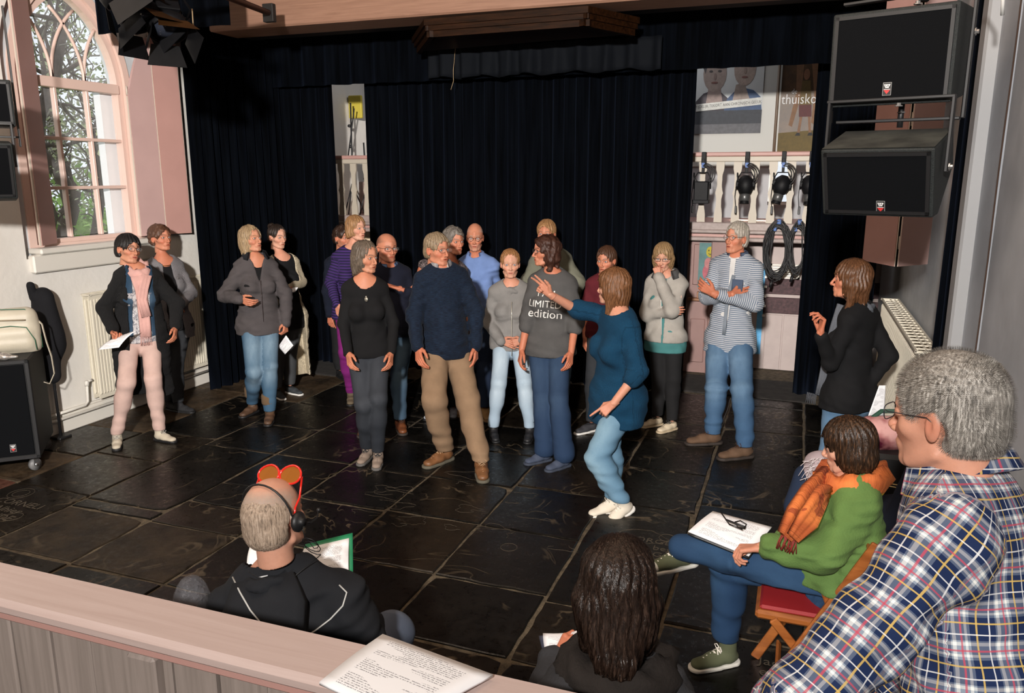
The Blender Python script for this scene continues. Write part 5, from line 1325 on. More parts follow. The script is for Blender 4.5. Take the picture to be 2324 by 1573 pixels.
b=MB();b.tube([p.neck-p.up*.17+p.n*.145,p.neck-p.up*.35+p.n*.145,p.neck-p.up*.54+p.n*.16],.0028,5);b.build('zip',simple('zip_dark',(.03,.02,.02),.4),p.g)
p.hair('wave',hair_mat('hair_ashblond',(.33,.23,.13)),1500,seed=7,long=4,th=.8,part=-2,fw=6.2,front=1,fz=-.8,fh=7.8)
p.shoes('boot',[simple('boot_brown',(.085,.045,.025),.55,noise=.3,nscale=20),black],yaws=(-38,-8),sc_=.0098)
for i in (0,1): b=MB();b.lathe([(.058,0),(.066,.02),(.066,.085),(.060,.10),(.05,.10)],p.an[i]+UPV*.06,(0,0,1),18);b.build('boot_shaft_cuff',simple('boot_suede',(.12,.075,.04),.95,bump=.004,bscale=60),p.g)
h=H(p,1,.10,.02)
sheet('paper_sheet','folded white printed sheet hanging from the hand of the woman in fleece','paper',h+RT*.0-UPV*.20,h+RT*.09-UPV*.11-FH*.03,h+RT*-.065-UPV*.13+FH*.02,h+RT*.02-UPV*.02)
# 4 bun woman
p=Person('dark-haired woman with a bun in a long cream cardigan behind the fleece woman',H=1.70,D=8.05,yaw=22,neck=(640,586),pelvis=(655,722),head=(629,537),hyaw=38,hpitch=-4,
 armA=None,armB=(((684,640),0),((662,652),1)),legA=None,legB=(((658,800),0),(658,872)),skin=SKP,hand=('relax','grip'),palm=(None,(0,.8,-.3)),o=dict(brow=(.03,.02,.02)))
p.an[0]=onz(628,880,.095);p.kn[0]=(p.hp[0]+p.an[0])/2
p.body();p.pants(cloth('grey_jersey',(.05,.052,.055)),seed=5);p.top('black_top',cloth('black_jersey',(.007,.007,.008)),hem=.10,sleeve=(.4,.4),off=.010,neck=(.085,.10))
p.top('cardigan',cloth('cream_knit',(.62,.53,.38),'knit',fr=100),hem=0,sleeve=(2,2),off=.020,open_=(.10,.13),neck=(.10,.09),skirt=.62,seed=17)
p.hair('bun',hair_mat('hair_darkbrown',(.022,.014,.010)),500,seed=2,th=.3,fz=-.6,fh=8.0)
p.shoes('sneak',[simple('shoe_grey',(.03,.035,.04),.7),white],yaws=(20,42))
h=H(p,1,.07,.03);sheet('paper_pad','folded white papers in the hand of the woman with the bun','paper',h-RT*.08-UPV*.02-FH*.05,h+RT*.06+UPV*.01-FH*.05,h-RT*.04+UPV*.03,h+RT*.08+UPV*.045,mat=PAPER,th=.012)
# 5 striped purple
p=Person('woman in purple striped jumper and magenta leggings, mostly behind the black-clad woman',H=1.80,D=7.55,yaw=15,neck=(797,570),pelvis=(800,712),head=(808,518),hyaw=42,hpitch=2,
 armA=(((750,640),0),((764,692),1)),armB=None,legA=(((785,800),1),(797,890)),legB=None,skin=SKP,o=dict(brow=(.3,.2,.12)))
p.an[1]=onz(850,905,.095);p.kn[1]=(p.hp[1]+p.an[1])/2
p.body();p.pants(cloth('magenta_leggings',(.20,.015,.16)),tight=.85,seed=2);p.top('jumper',cloth('purple_stripes',(.050,.022,.13),'stripe',(.012,.010,.035),fr=38,duty=.5),hem=.04,sleeve=(2,2),off=.014,neck=(.07,.05),seed=5)
p.hair('bob',hair_mat('hair_lightbrown',(.30,.16,.07)),1000,seed=9,th=.5,cut=-7.5,part=2,fw=6.3,fz=-2)
p.shoes('tall',[simple('boot_olive',(.10,.075,.045),.8,noise=.2,nscale=10),black],yaws=(-5,15))
# 6 curly dark man
p=Person('curly dark-haired man at the left gap, face half hidden',H=1.78,D=8.5,fem=0,yaw=25,neck=(779,584),pelvis=(782,712),head=(778,539),hyaw=38,skin=SKR,o=dict(brow=(.03,.02,.02),stub=.3,hc=(.05,.03,.02)))
p.body();p.pants(cloth('black_trousers',(.012,.012,.013)));p.top('jumper',cloth('dark_blue_wool',(.010,.014,.03),'knit'),hem=.03,sleeve=(2,2));p.hair('curly',hair_mat('hair_dark',(.035,.018,.012)),500,seed=11,th=.6);p.shoes('sneak',[black,black],yaws=(20,20))
# 7 woman in black
p=Person('long-faced woman in black long-sleeved top, dark jeans and red-grey hiking boots',H=1.74,D=5.92,yaw=2,neck=(828,638),pelvis=(836,800),head=(829,583),hyaw=46,hpitch=-3,
 armA=(((780,735),0),((790,802),1)),armB=(((894,735),0),((888,802),1)),legA=(((826,905),1),(833,1015)),legB=(((858,905),1),(858,1024)),skin=SK,hand=('relax','relax'),o=dict(brow=(.14,.09,.06)))
p.body();p.pants(cloth('charcoal_denim',(.022,.026,.034),'denim',(.045,.05,.06)),seed=21,tight=.92)
p.top('black_top',cloth('black_jersey',(.007,.007,.008)),hem=.02,sleeve=(1.95,1.95),off=.007,neck=(.088,.13),seed=31,fold=.003)
p.hair('wave',hair_mat('hair_greybrown',(.13,.10,.075)),1400,seed=13,long=3,th=.3,part=-1,fw=6.2,fz=-.8,fh=7.8)
b=MB();b.tube([p.neck+p.side*(.065*math.sin(a))+p.n*(.055+.035*math.cos(a))-p.up*(.045+.045*math.cos(a)) for a in [i*.3-1.5 for i in range(11)]],.0018,5);c=p.neck+p.n*.104-p.up*.125;b.sph(c,.016,8,6,(1,.4,1.2));b.sph(c+p.up*.02,.008,8,6);b.build('pendant_necklace',simple('silver',(.45,.42,.35),.35,.8),p.g)
p.shoes('hike',[cloth('boot_redgrey',(.26,.20,.16),'tee',(.30,.03,.03)),simple('sole_grey',(.10,.095,.09),.8)],yaws=(-22,-6),lace=simple('lace_dark',(.03,.03,.03),.8))
# 8 navy polo man
p=Person('balding man in navy polo with black glasses and crossed arms',H=1.78,D=7.0,fem=0,yaw=22,neck=(882,610),pelvis=(900,748),head=(878,562),hyaw=26,hpitch=-3,bulk=1.08,
 armA=(((840,700),0),((905,665),1)),armB=(((938,690),0),((895,680),1)),legA=None,legB=(((905,850),0),(908,950)),skin=SKR,hand=('relax','flat'),o=dict(scalp=.75,bald=1,hc=(.08,.05,.04),stub=.25,brow=(.08,.05,.04),hw=1.08))
p.an[0]=onz(828,955,.095);p.kn[0]=(p.hp[0]+p.an[0])/2;p.handT=(RT,-RT+UPV*.3)
p.el[0]=p.sh[0]-UPV*.27-p.side*.05;p.wr[0]=p.neck-UPV*.21+p.side*.10+p.n*.19;p.wr[1]=p.neck-UPV*.17+p.side*.02+p.n*.20
p.body();p.pants(DEN('mid_blue',(.040,.075,.12),(.10,.16,.22)),seed=22,tight=1.1);p.top('polo_shirt',cloth('navy_polo',(.008,.010,.022),sheen=.1),hem=.04,sleeve=(2,1.9),off=.016,neck=(.07,.06),seed=33,belly=.02)
p.collar(cloth('light_blue_trim',(.10,.17,.32)),r=.074,open_=60,name='polo_collar',pts=.02)
b=MB();b.tube([p.pel+UPV*.03+p.sidep*(.155*math.sin(a))+p.np_*(.125*math.cos(a)) for a in [i*6.283/24 for i in range(24)]],.014,6,closed=True,flat=1.2);b.build('belt',simple('belt_brown',(.10,.035,.015),.5),p.g)
p.glasses(GLB,w=2.6,h=1.6);p.shoes('sneak',[simple('leather_brown',(.13,.042,.015),.4,noise=.25,nscale=12),simple('sole_dark',(.03,.022,.018),.7)],yaws=(-10,8),lace=simple('lace_brown',(.05,.02,.01),.8))
# 9 man in blue sweater
p=Person('grey-haired man in dark blue sweater and khaki trousers in the front centre',H=1.82,D=6.0,fem=0,yaw=12,neck=(1002,612),pelvis=(1012,795),head=(992,566),hyaw=42,hpitch=0,bulk=1.02,
 armA=(((940,715),0),((948,788),1)),armB=(((1084,715),0),((1080,788),1)),legA=(((985,910),1),(1010,1020)),legB=(((1062,915),1),(1092,1045)),skin=SKR,o=dict(scalp=.5,hc=(.25,.2,.15),brow=(.25,.18,.12)))
SWT=cloth('blue_melange',(.007,.017,.038),'melange',(.003,.006,.015),sheen=.2)
p.body();p.pants(cloth('khaki_cotton',(.255,.165,.10)),seed=23,tight=1.16,fold=.010,kn=1.08,off=.016)
p.top('sweater',SWT,hem=.045,sleeve=(2,2),off=.018,neck=(.082,.05),seed=34,fold=.007,belly=.012)
SHC=cloth('white_striped_shirt',(.60,.58,.55),'stripe',(.08,.09,.13),fr=170,ax='u',duty=.4)
p.top('shirt',SHC,hem=-.35,arms=False,off=.006,neck=(.062,.05));p.collar(SHC,r=.064,open_=60,pts=.025,name='shirt_collar',lift=.012)
p.hair('short',hair_mat('hair_greyblond',(.26,.19,.12)),1400,seed=15,th=.35,face=1.2,fz=-1.2,fh=6.4,fw=6.9,fwd=3)
p.glasses(GLM,w=2.4,h=1.5,th=.09)
b=MB();M_=p.handM[1];b.tube([M_[:3,3]+M_[:3,0]*-.005+M_[:3,1]*.028*math.cos(a)+M_[:3,2]*.024*math.sin(a) for a in [i*6.283/16 for i in range(16)]],.003,5,closed=True);b.build('watch',simple('silver',(.45,.42,.35),.35,.8),p.g)
p.shoes('sneak',[simple('leather_tan',(.17,.075,.03),.45,noise=.35,nscale=14),simple('sole_olive',(.10,.09,.065),.8)],yaws=(-48,2),lace=simple('lace_tan',(.35,.22,.12),.8),sc_=.0112)
# 10 grey curly person behind
p=Person('curly grey-haired person in patterned blouse, hidden behind the man in blue sweater',H=1.66,D=7.0,yaw=30,neck=(1022,602),pelvis=(1010,740),head=(1030,547),hyaw=35,hpitch=-2,armA=(((960,600),-1),((945,640),1)),armB=None,skin=SKR,o=dict(brow=(.2,.15,.12)))
p.body();p.pants(cloth('black_trousers',(.012,.012,.013)));p.top('blouse',cloth('floral_dark',(.02,.018,.02),'tee',(.25,.20,.20)),hem=.05,sleeve=(.9,1.2),off=.02);p.hair('curly',hair_mat('hair_grey',(.16,.14,.12)),700,seed=17,th=1.2,face=.6)
p.shoes('sneak',[simple('shoe_silver',(.35,.38,.42),.4),black],yaws=(-60,0))
# 11 blue shirt man
p=Person('bald man with round glasses in a light blue shirt at the back',H=1.84,D=7.5,fem=0,yaw=-8,neck=(1080,588),pelvis=(1085,725),head=(1078,538),hyaw=-4,hpitch=-6,
 armA=(((1035,665),-1),((1050,715),-1)),armB=(((1122,660),-1),((1105,715),-1)),legA=(((1062,830),0),(1050,912)),legB=(((1098,830),0),(1100,922)),skin=SKR,o=dict(scalp=.7,bald=1,hc=(.55,.50,.45),brow=(.30,.25,.2),stub=.15,hw=.95,hh=1.04))
LB=cloth('light_blue_cotton',(.17,.26,.52),sheen=.1)
p.body();p.pants(DEN('navy',(.012,.022,.05),(.03,.045,.08)),seed=24);p.top('shirt',LB,hem=-.03,sleeve=(2,2),off=.018,neck=(.062,.06),seed=36,fold=.008,belly=.03);p.collar(LB,r=.068,open_=70,pts=.03,name='shirt_collar',lift=.01)
b=MB();b.tube([p.pel+UPV*.035+p.sidep*(.15*math.sin(a))+p.np_*(.12*math.cos(a)) for a in [i*6.283/24 for i in range(24)]],.016,6,closed=True,flat=1.2);b.build('belt',simple('belt_tan',(.25,.10,.035),.5),p.g)
p.glasses(GLB,w=2.2,h=1.8,round_=True,th=.15);p.shoes('sneak',[simple('leather_sand',(.35,.20,.08),.7),simple('sole_sand',(.25,.15,.07),.8)],yaws=(-10,12))
# 12 girl in grey hoodie
p=Person('teenage girl in grey zip hoodie with hands folded and pale jeans',H=1.66,D=6.65,yaw=2,neck=(1160,648),pelvis=(1160,775),head=(1158,598),hyaw=2,hpitch=-2,
 armA=(((1098,735),0),((1148,775),1)),armB=(((1213,735),0),((1168,778),1)),legA=(((1132,870),1),(1120,968)),legB=(((1190,870),1),(1202,970)),skin=SKP,hand=('flat','grip'),o=dict(brow=(.45,.30,.2),iris=(.12,.17,.22)),sw=.135)
p.handT=(RT*.9-UPV*.3,-RT*.9-UPV*.25);p.palm=(FH,FH);p.wr[0]=p.pel+UPV*.045+p.n*.19-p.side*.095;p.wr[1]=p.pel+UPV*.05+p.n*.21+p.side*.09;p.el[0]=p.sh[0]-UPV*.27-p.side*.06;p.el[1]=p.sh[1]-UPV*.27+p.side*.06
GH=cloth('grey_hoodie',(.235,.225,.215),'fleece',sheen=.2)
p.body();p.pants(DEN('pale',(.32,.42,.52),(.50,.60,.68)),seed=25,tight=.88)
p.top('hoodie',GH,hem=.06,sleeve=(2,2),off=.018,neck=(.070,.10),seed=37,fold=.005,vneck=.12,armr=1.1);p.ring(GH,'hood',r=.088,th=.026,lift=.012,dip=.05,flat=1.3,back=.02)
b=MB();b.tube([p.neck-p.up*.12+p.n*.125,p.neck-p.up*.25+p.n*.135,p.neck-p.up*.45+p.n*.16,p.neck-p.up*.58+p.n*.165],.004,5);b.build('zip',simple('zip_silver',(.5,.48,.42),.3,.6),p.g)
p.hair('pony',hair_mat('hair_strawberry',(.30,.145,.06)),800,seed=19,th=.2,fz=-.6,fh=8.0,face=.5,fwd=-3)
p.shoes('boot',[simple('boot_black',(.012,.012,.014),.55),black],yaws=(8,-8))
# 13 limited edition woman
p=Person('curly brown-haired woman in grey sweatshirt with white lettering, looking left',H=1.80,D=6.2,yaw=-14,neck=(1255,626),pelvis=(1246,790),head=(1240,570),hyaw=-72,hpitch=2,
 armA=(((1197,728),1),((1184,795),1)),armB=(((1306,728),0),((1296,800),1)),legA=(((1232,905),1),(1236,1020)),legB=(((1268,905),1),(1280,1033)),skin=SKR,o=dict(brow=(.08,.04,.03)))
GS=cloth('grey_sweatshirt',(.085,.083,.082),'fleece')
p.body();p.pants(DEN('dark_blue',(.014,.033,.078),(.035,.065,.12)),seed=26,flare=.028,cuffz=(.05,.05),tight=1.0)
p.top('sweatshirt',GS,hem=.05,sleeve=(1.25,1.2),off=.024,neck=(.075,.05),seed=38,fold=.006,armr=1.25,loose=.01)
p13=p
p.glasses(GLB,w=2.4,h=1.5);p.hair('curlylong',hair_mat('hair_redbrown',(.055,.022,.014)),2200,seed=21,long=5,th=2.0,fw=6.2,fz=-3,face=.3,front=1,jit=.25)
p.shoes('sneak',[simple('shoe_slate_blue',(.045,.06,.10),.8),simple('sole_slate_blue',(.035,.045,.07),.8)],yaws=(-58,-48),lace=simple('lace_slate',(.06,.08,.12),.8))
# 14 hidden behind
p=Person('light-brown-haired person in khaki and black, hidden behind the lettered sweatshirt',H=1.80,D=7.35,yaw=5,neck=(1248,577),pelvis=(1262,718),head=(1240,530),hyaw=-15,armA=(((1196,640),0),((1215,690),0)),armB=(((1312,640),0),((1300,690),-1)),legB=(((1280,810),0),(1278,905)),skin=SKR,o=dict(brow=(.2,.12,.08)))
p.an[0]=onz(1245,905,.095);p.kn[0]=(p.hp[0]+p.an[0])/2
p.body();p.pants(DEN('light',(.20,.33,.46),(.35,.48,.60)),seed=27);p.top('jacket',cloth('khaki_grey',(.16,.16,.12),'fleece'),hem=.02,sleeve=(2,2),off=.03,neck=(.07,.05));p.hair('short',hair_mat('hair_lightbrown',(.30,.16,.07)),600,seed=23,th=1.4);p.shoes('sneak',[black,black])
# 15 pointing woman
p=Person('woman in teal-blue jumper pointing at the group, light jeans and white canvas shoes',H=1.74,D=5.1,yaw=-62,pyaw=-55,neck=(1405,715),pelvis=(1400,905),head=(1392,652),hyaw=-118,hpitch=2,bulk=1.12,neckD=.05,
 armA=(((1302,700),0),((1250,668),1)),armB=(((1452,868),1),((1385,925),1)),legA=(((1385,1045),1),(1392,1128)),legB=(((1352,1045),1),(1412,1138)),skin=SKP,hand=('two','point'),o=dict(brow=(.2,.1,.06)))
p.sh[0]=p.sh[0]+UPV*.02;p.handT=(-RT*.75+UPV*.65-FH*.1,-RT*.8-UPV*.65-FH*.1);p.palm=(-UPV*.3-FH*.4+RT*.2,FH*.5-UPV*.3)
p.el[0]=solve(p.sh[0],(1300,700),.25,1);p.wr[0]=solve(p.el[0],(1248,668),.24,1)
TB=cloth('teal_blue_knit',(.005,.052,.115),'knit',fr=170,bd=.002)
p.body();p.pants(DEN('light_blue',(.11,.22,.33),(.24,.38,.48)),seed=28,tight=1.1,fold=.007)
p.top('jumper',TB,hem=.16,sleeve=(.95,1.25),off=.022,neck=(.10,.055),seed=39,fold=.006,bust=1.15,loose=.01,armr=1.15)
p.hair('wave',hair_mat('hair_chestnut',(.17,.075,.032)),3500,seed=25,long=12,th=1.8,front=1,ns=8,step=1.4)
b=MB();b.tube([p.neck+p.side*(.085*math.sin(a))+p.n*(.075*math.cos(a)+.01)-p.up*(.02+.02*math.cos(a)) for a in [i*6.283/24 for i in range(24)]],.0025,5,closed=True);b.build('necklace',simple('red_beads',(.5,.02,.02),.4),p.g)
p.shoes('high',[simple('canvas_cream',(.66,.60,.50),.9,bump=.001,bscale=400),white],yaws=(-62,-50),pitch=(6,22),lace=simple('lace_cream',(.75,.70,.62),.8),sc_=.0102)
# 16 boy
p=Person('boy with brown hair in a dark red shirt behind the pointing woman',H=1.60,D=7.0,fem=0,yaw=0,neck=(1376,632),pelvis=(1372,752),head=(1376,590),hyaw=-25,hpitch=-5,legA=(((1345,860),0),(1342,955)),legB=None,skin=SKR,o=dict(brow=(.05,.03,.02)),hs=.96,sw=.135)
p.body();p.pants(cloth('dark_grey_trousers',(.030,.032,.036)));p.top('shirt',cloth('wine_red',(.10,.012,.018),'plain'),hem=.05,sleeve=(1,1));p.hair('short',hair_mat('hair_brown',(.075,.035,.02)),900,seed=27,th=.9,fz=-2.5,fwd=4);p.shoes('sneak',[simple('shoe_darkgrey',(.03,.03,.035),.8),white],yaws=(-50,0))
# 17 woman grey jacket teal shirt
p=Person('woman with glasses in pale grey zip jacket over teal shirt, hand on chin',H=1.72,D=7.0,yaw=-12,neck=(1512,628),pelvis=(1510,772),head=(1505,583),hyaw=-8,hpitch=-10,
 armA=(((1468,715),0),((1505,735),1)),armB=(((1512,705),1),((1500,632),1)),legA=(((1497,862),0),(1492,942)),legB=(((1527,862),0),(1525,952)),skin=SKP,hand=('relax','fist'),palm=(None,None),o=dict(brow=(.25,.16,.1)))
p.el[1]=p.sh[1]-UPV*.22+p.n*.17+p.side*-.02;p.wr[1]=p.hc-UPV*.165+p.n*.13+RT*-.005;p.handT=(None,nrm(UPV*.9-RT*.25));p.palm=(None,-p.n+FH*.3)
p.wr[0]=p.el[1]-UPV*.02+p.n*-.02-p.side*.05
PG=cloth('pale_grey_fleece',(.37,.345,.31),'fleece',sheen=.25)
p.body();p.pants(cloth('black_trousers',(.012,.012,.013)),seed=29,tight=.95);TL=cloth('teal_jersey',(.06,.20,.20));p.top('teal_shirt',TL,hem=.10,sleeve=(.3,.3),off=.010,neck=(.075,.08))
p.top('zip_jacket',PG,hem=.0,sleeve=(2,2),off=.024,open_=(.022,.0),neck=(.075,.10),seed=41,fold=.007,armr=1.15);p.collar(cloth('hood_grey',(.10,.10,.10),'fleece'),r=.088,open_=80,hgt=.045,tilt=.04,name='hood',th=.01)
b=MB();b.tube([p.neck-p.side*.02-p.up*.10+p.n*.125,p.neck-p.side*.01-p.up*.30+p.n*.145,p.neck-p.up*.50+p.n*.165],.0035,5);b.build('zip',white,p.g)
b=MB();b.lathe([(.018,0),(.018,.004)],(p.sh[1]+p.el[1])/2+p.side*.05+p.n*.03,p.side,14);b.build('round_badge',simple('badge_peach',(.7,.45,.35),.6),p.g)
p.glasses(simple('glasses_brown',(.05,.018,.012),.3),w=2.4,h=1.3);p.hair('shag',hair_mat('hair_highlight',(.28,.175,.085)),1600,seed=29,long=2,th=1.2,fz=-3.8,fw=6.2)
p.shoes('sneak',[simple('leather_cream',(.55,.46,.33),.6),simple('sole_cream',(.45,.36,.24),.7)],yaws=(-52,-42),lace=simple('lace_dark',(.03,.03,.03),.8))
# 18 tall man
p=Person('tall grey-haired man with round glasses in striped denim shirt, arms crossed',H=1.88,D=6.55,fem=0,yaw=-18,neck=(1672,588),pelvis=(1655,775),head=(1672,540),hyaw=-38,hpitch=5,
 armA=(((1588,690),1),((1650,672),1)),armB=(((1704,705),1),((1635,690),1)),legA=(((1625,880),1),(1618,982)),legB=(((1685,885),1),(1690,1012)),skin=SKR,hand=('flat','relax'),o=dict(brow=(.35,.28,.22),hc=(.4,.38,.35),hw=.92,hh=1.06))
p.el[0]=p.sh[0]-UPV*.28-p.side*.06+p.n*.07;p.wr[0]=p.neck-UPV*.27+p.side*.05+p.n*.21;p.el[1]=p.sh[1]-UPV*.28+p.side*.05+p.n*.09;p.wr[1]=p.neck-UPV*.27-p.side*.09+p.n*.27
p.handT=(RT*.9+UPV*.1+p.n*-.3,-p.side+UPV*.5);p.palm=(p.n*-1,p.n*-1)
SD=cloth('striped_chambray',(.075,.115,.185),'stripe',(.38,.40,.43),fr=62,duty=.35,sheen=.1)
SDP=cloth('chambray_plain',(.07,.095,.15))
p.body();p.pants(DEN('washed',(.035,.085,.17),(.13,.22,.33)),seed=30,tight=1.15,fold=.009,off=.015)
p.top('white_t_shirt',cloth('white_cotton',(.62,.61,.60)),hem=-.2,arms=False,off=.006,neck=(.062,.06));p.top('striped_shirt',SD,hem=.09,sleeve=(1.75,1.8),off=.018,neck=(.065,.10),seed=43,fold=.007,open_=(.022,0) ,armr=1.05)
p.collar(SDP,r=.074,open_=75,pts=.035,name='shirt_collar',lift=.01,hgt=.03)
c=p.neck-p.up*.20+p.side*.075+p.n*.158;q=p.strip([c+p.up*.05,c,c-p.up*.045],.09,.006,SDP,'chest_pocket')
p.strip([p.neck-p.up*.12+p.n*.132+p.side*.03,p.neck-p.up*.3+p.n*.148,p.neck-p.up*.52+p.n*.158,p.neck-p.up*.62+p.n*.160],.028,.005,cloth('placket_grey',(.20,.23,.27)),'placket')
p.glasses(GLB,w=2.2,h=1.7,round_=True,th=.13);p.hair('short',hair_mat('hair_silver',(.38,.34,.29)),1500,seed=31,th=.5,face=1.3,fz=-1.0,fh=6.2,fwd=-2,jit=.3)
p.shoes('sneak',[simple('suede_brown',(.10,.055,.03),.85,noise=.2,nscale=10),simple('sole_dark',(.03,.022,.018),.7)],yaws=(-68,-58),lace=simple('lace_brown',(.05,.02,.01),.8),sc_=.0112)
# 19 woman in black on the right
p=Person('brown-haired woman in black top with grey scarf, seen from behind on the right',H=1.72,D=4.75,yaw=-118,pyaw=-125,neck=(1950,700),pelvis=(1922,905),head=(1932,634),hyaw=-92,hpitch=3,
 armA=(((2020,808),0),((1975,865),0)),armB=(((1882,832),1),((1862,755),1)),legA=None,legB=None,skin=SKR,hand=('relax','pinch'),o=dict(brow=(.1,.05,.03)))
p.handT=(None,UPV*.85+RT*.1);p.palm=(None,-RT*.4+FH*-.0+UPV*.1)
for i in (0,1): p.an[i]=p.hp[i]*np.array([1,1,0])+UPV*.095;p.kn[i]=(p.hp[i]+p.an[i])/2+p.np_*.02
p.body();p.pants(DEN('light_washed',(.10,.19,.31),(.20,.32,.46)),seed=32,tight=1.05);p.top('black_top',cloth('black_jersey',(.007,.007,.008)),hem=.05,sleeve=(1.95,1.9),off=.012,neck=(.075,.045),seed=45,fold=.005)
GSC=cloth('grey_scarf',(.11,.12,.14),'fleece')
p.ring(GSC,'scarf',r=.062,th=.02,lift=.01,dip=.03);n_=p.neck+p.n*.10-p.up*.03+p.side*.03
q=p.strip([n_+p.up*.04,n_-p.up*.12+p.n*.03,n_-p.up*.28+p.n*.05,n_-p.up*.45+p.n*.06,n_-p.up*.56+p.n*.07],.05,.02,GSC,'scarf_end',wob=.003,out=p.side)
b=MB()
for i in range(10): a=n_-p.up*.56+p.n*(.12-.03+.007*i);b.tube([a,a-p.up*.035,a-p.up*.07+p.n*.004*math.sin(i*3)],.002,4)
b.build('fringe',GSC,q)
p.hair('wave',hair_mat('hair_brown_glossy',(.11,.048,.022),rough=.32),3500,seed=33,long=9,th=1.0,front=1,ns=8,step=1.4,fw=6.4)
p.shoes('sneak',[black,black],yaws=(-120,-120))
h=atd(1990,925,4.62);sheet('paper_sheet','white sheet behind the hip of the woman in black on the right','paper',h-RT*.05-UPV*.06,h+RT*.05-UPV*.05,h-RT*.0+UPV*.14,h+RT*.04+UPV*.14)
def on_mesh(objs,px,py,lift=.004):
    """point where the line of sight meets the given meshes"""
    from mathutils.bvhtree import BVHTree
    best=None;r=ray(px,py);r=r/np.linalg.norm(r)
    for o in objs:
        me=o.data
        if o.name not in _bv: _bv[o.name]=BVHTree.FromPolygons([x.co for x in me.vertices],[tuple(q.vertices) for q in me.polygons])
        h=_bv[o.name].ray_cast(Vector(CAMP),Vector(r),20)
        if h[0] is not None and (best is None or h[3]<best[1]): best=(h[0]-Vector(r)*lift,h[3])
    return None if best is None else tuple(best[0])
_bv={}
# ---------------------------------------------------------------- nearest people
# 21 green woman on the folding chair
p=Person('seated woman in green jumper and orange scarf writing on papers, legs crossed',H=1.66,D=2.97,yaw=-100,pyaw=-92,neck=(1932,1092),pelvis=(.27,3.27,.56),head=(1926,1012),hyaw=-128,hpitch=-12,bulk=1.22,
 armA=(((1850,1240),1),((1775,1228),1)),armB=(((1868,1265),1),((1722,1242),1)),legA=(((1640,1290),1),(1642,1462)),legB=(((1588,1238),1),(1548,1262,3.08)),skin=SKP,seatz=.46,hand=('relax','pinch'),o=dict(brow=(.06,.03,.02)),fine=.8,rel=0)
p.an[0]=onz(1650,1462,.10);p.kn[0]=p.an[0]+UPV*.40+(-RT*.02)
p.kn[1]=p.kn[0]+UPV*.115-p.side*-.04-RT*.03+FH*.0;p.kn[1]=solve(p.hp[1],(1590,1232),.44,1);p.an[1]=atd(1548,1240,float(p.kn[1]@FH)+.14)
p.handT=(-RT*.8-UPV*.2+FH*.1,-RT*.85-UPV*.15+FH*.2);p.palm=(-UPV,-UPV-RT*.2)
p.wr[0]=atd(1775,1225,3.02);p.wr[1]=atd(1728,1243,2.86);p.el[1]=atd(1872,1262,2.78);p.el[0]=atd(1855,1235,3.2)
GRN=cloth('green_fleece',(.115,.205,.055),'fleece',sheen=.1)
p.body();DK2=DEN('indigo',(.014,.040,.095),(.035,.085,.17))
p.pants(DK2,seed=50,tight=1.12,fold=.007,cuffz=(p.an[0][2]+.03,p.an[1][2]-.05),h=.009,waist=.3,kn=1.1)
p.top('jumper',GRN,hem=-.02,sleeve=(1.95,1.85),off=.022,neck=(.095,.05),seed=51,fold=.010,h=.009,armr=1.3,loose=.02,belly=.03,bust=1.1)
ORG=cloth('orange_crinkle',(.62,.155,.035),'plain');m=NT('orange_scarf');c=m.coord('fab');o_=m.coord();sp=m.n('SeparateXYZ');m.l(c,sp.inputs[0])
nn=m.noise(m.coord('fab',(12,90,1)),1,3);bs=m.ramp(m.noise(o_,7,3),[(.35,(.42,.09,.02)),(.65,(.72,.20,.045))]);yl=m.math('GREATER_THAN',sp.outputs[0],.038);yc=m.ramp(m.noise(o_,26,2),[(.40,(.72,.48,.03)),(.55,(.55,.62,.10)),(.62,(.75,.30,.05))],'CONSTANT')
dd=m.math('GREATER_THAN',m.noise(m.coord('Object',(9,9,9)),1,1),.66);bs=m.mix(m.math('MULTIPLY',dd,.7),bs,(.22,.03,.01));m.base(m.mix(yl,bs,yc));m.bump(nn,.9,.008);m.b.inputs['Roughness'].default_value=.85;ORG=m.m
p.ring(ORG,'scarf',r=.098,th=.040,lift=.035,dip=.04,wob=.006,flat=1.25,n=56)
a0=p.neck+p.n*.09-p.side*-.02;q=p.strip([a0+p.up*.02,atd(1842,1130,2.86),atd(1812,1175,2.78),atd(1782,1218,2.74)],[.10,.12,.11,.06],.026,ORG,'scarf_end',wob=.005,out=-FH)
p.strip([a0-p.up*.03+p.side*.04,atd(1866,1128,2.78),atd(1836,1180,2.72),atd(1800,1222,2.70)],[.06,.10,.09,.05],.02,ORG,'scarf_end',wob=.005,out=-FH)
b=MB();rq=random.Random(4)
for i in range(18):
    s0=atd(1774+i*2,1214+i*.8,2.74);b.tube([s0,s0+RT*rq.uniform(-.015,.005)-UPV*.025,s0+RT*rq.uniform(-.02,.01)-UPV*.055],.0022,4)
b.build('tassel',simple('tassel_red',(.25,.03,.02),.7),q)
p.hair('bob',hair_mat('hair_darkbrown_gloss',(.030,.016,.009),(.16,.075,.035),rough=.32),9000,h=.38,seed=41,long=0,th=1.1,cut=-10.5,ns=9,step=1.15,sw=.10,fz=-2.2,lift=.25,jit=.04,crown=(0,-2,12.6))
OLV=simple('canvas_olive',(.085,.095,.05),.9,bump=.001,bscale=500)
p.shoes('high',[OLV,simple('rubber_offwhite',(.62,.60,.54),.55)],yaws=(-75,-80),pitch=(0,8),lace=simple('lace_cream',(.75,.70,.62),.8),sc_=.0100)
b=MB()
for i,(pt,yw) in enumerate(((p.an[0],-75),(p.an[1],-80))):
    d=yawdir(yw);
    if i==0: c_=pt*np.array([1,1,0])+UPV*.026+d*.125
    else: c_=pt+d*.122-UPV*.085
    b.sph(tuple(c_),.034,12,8,(1.0,1.0,.62))
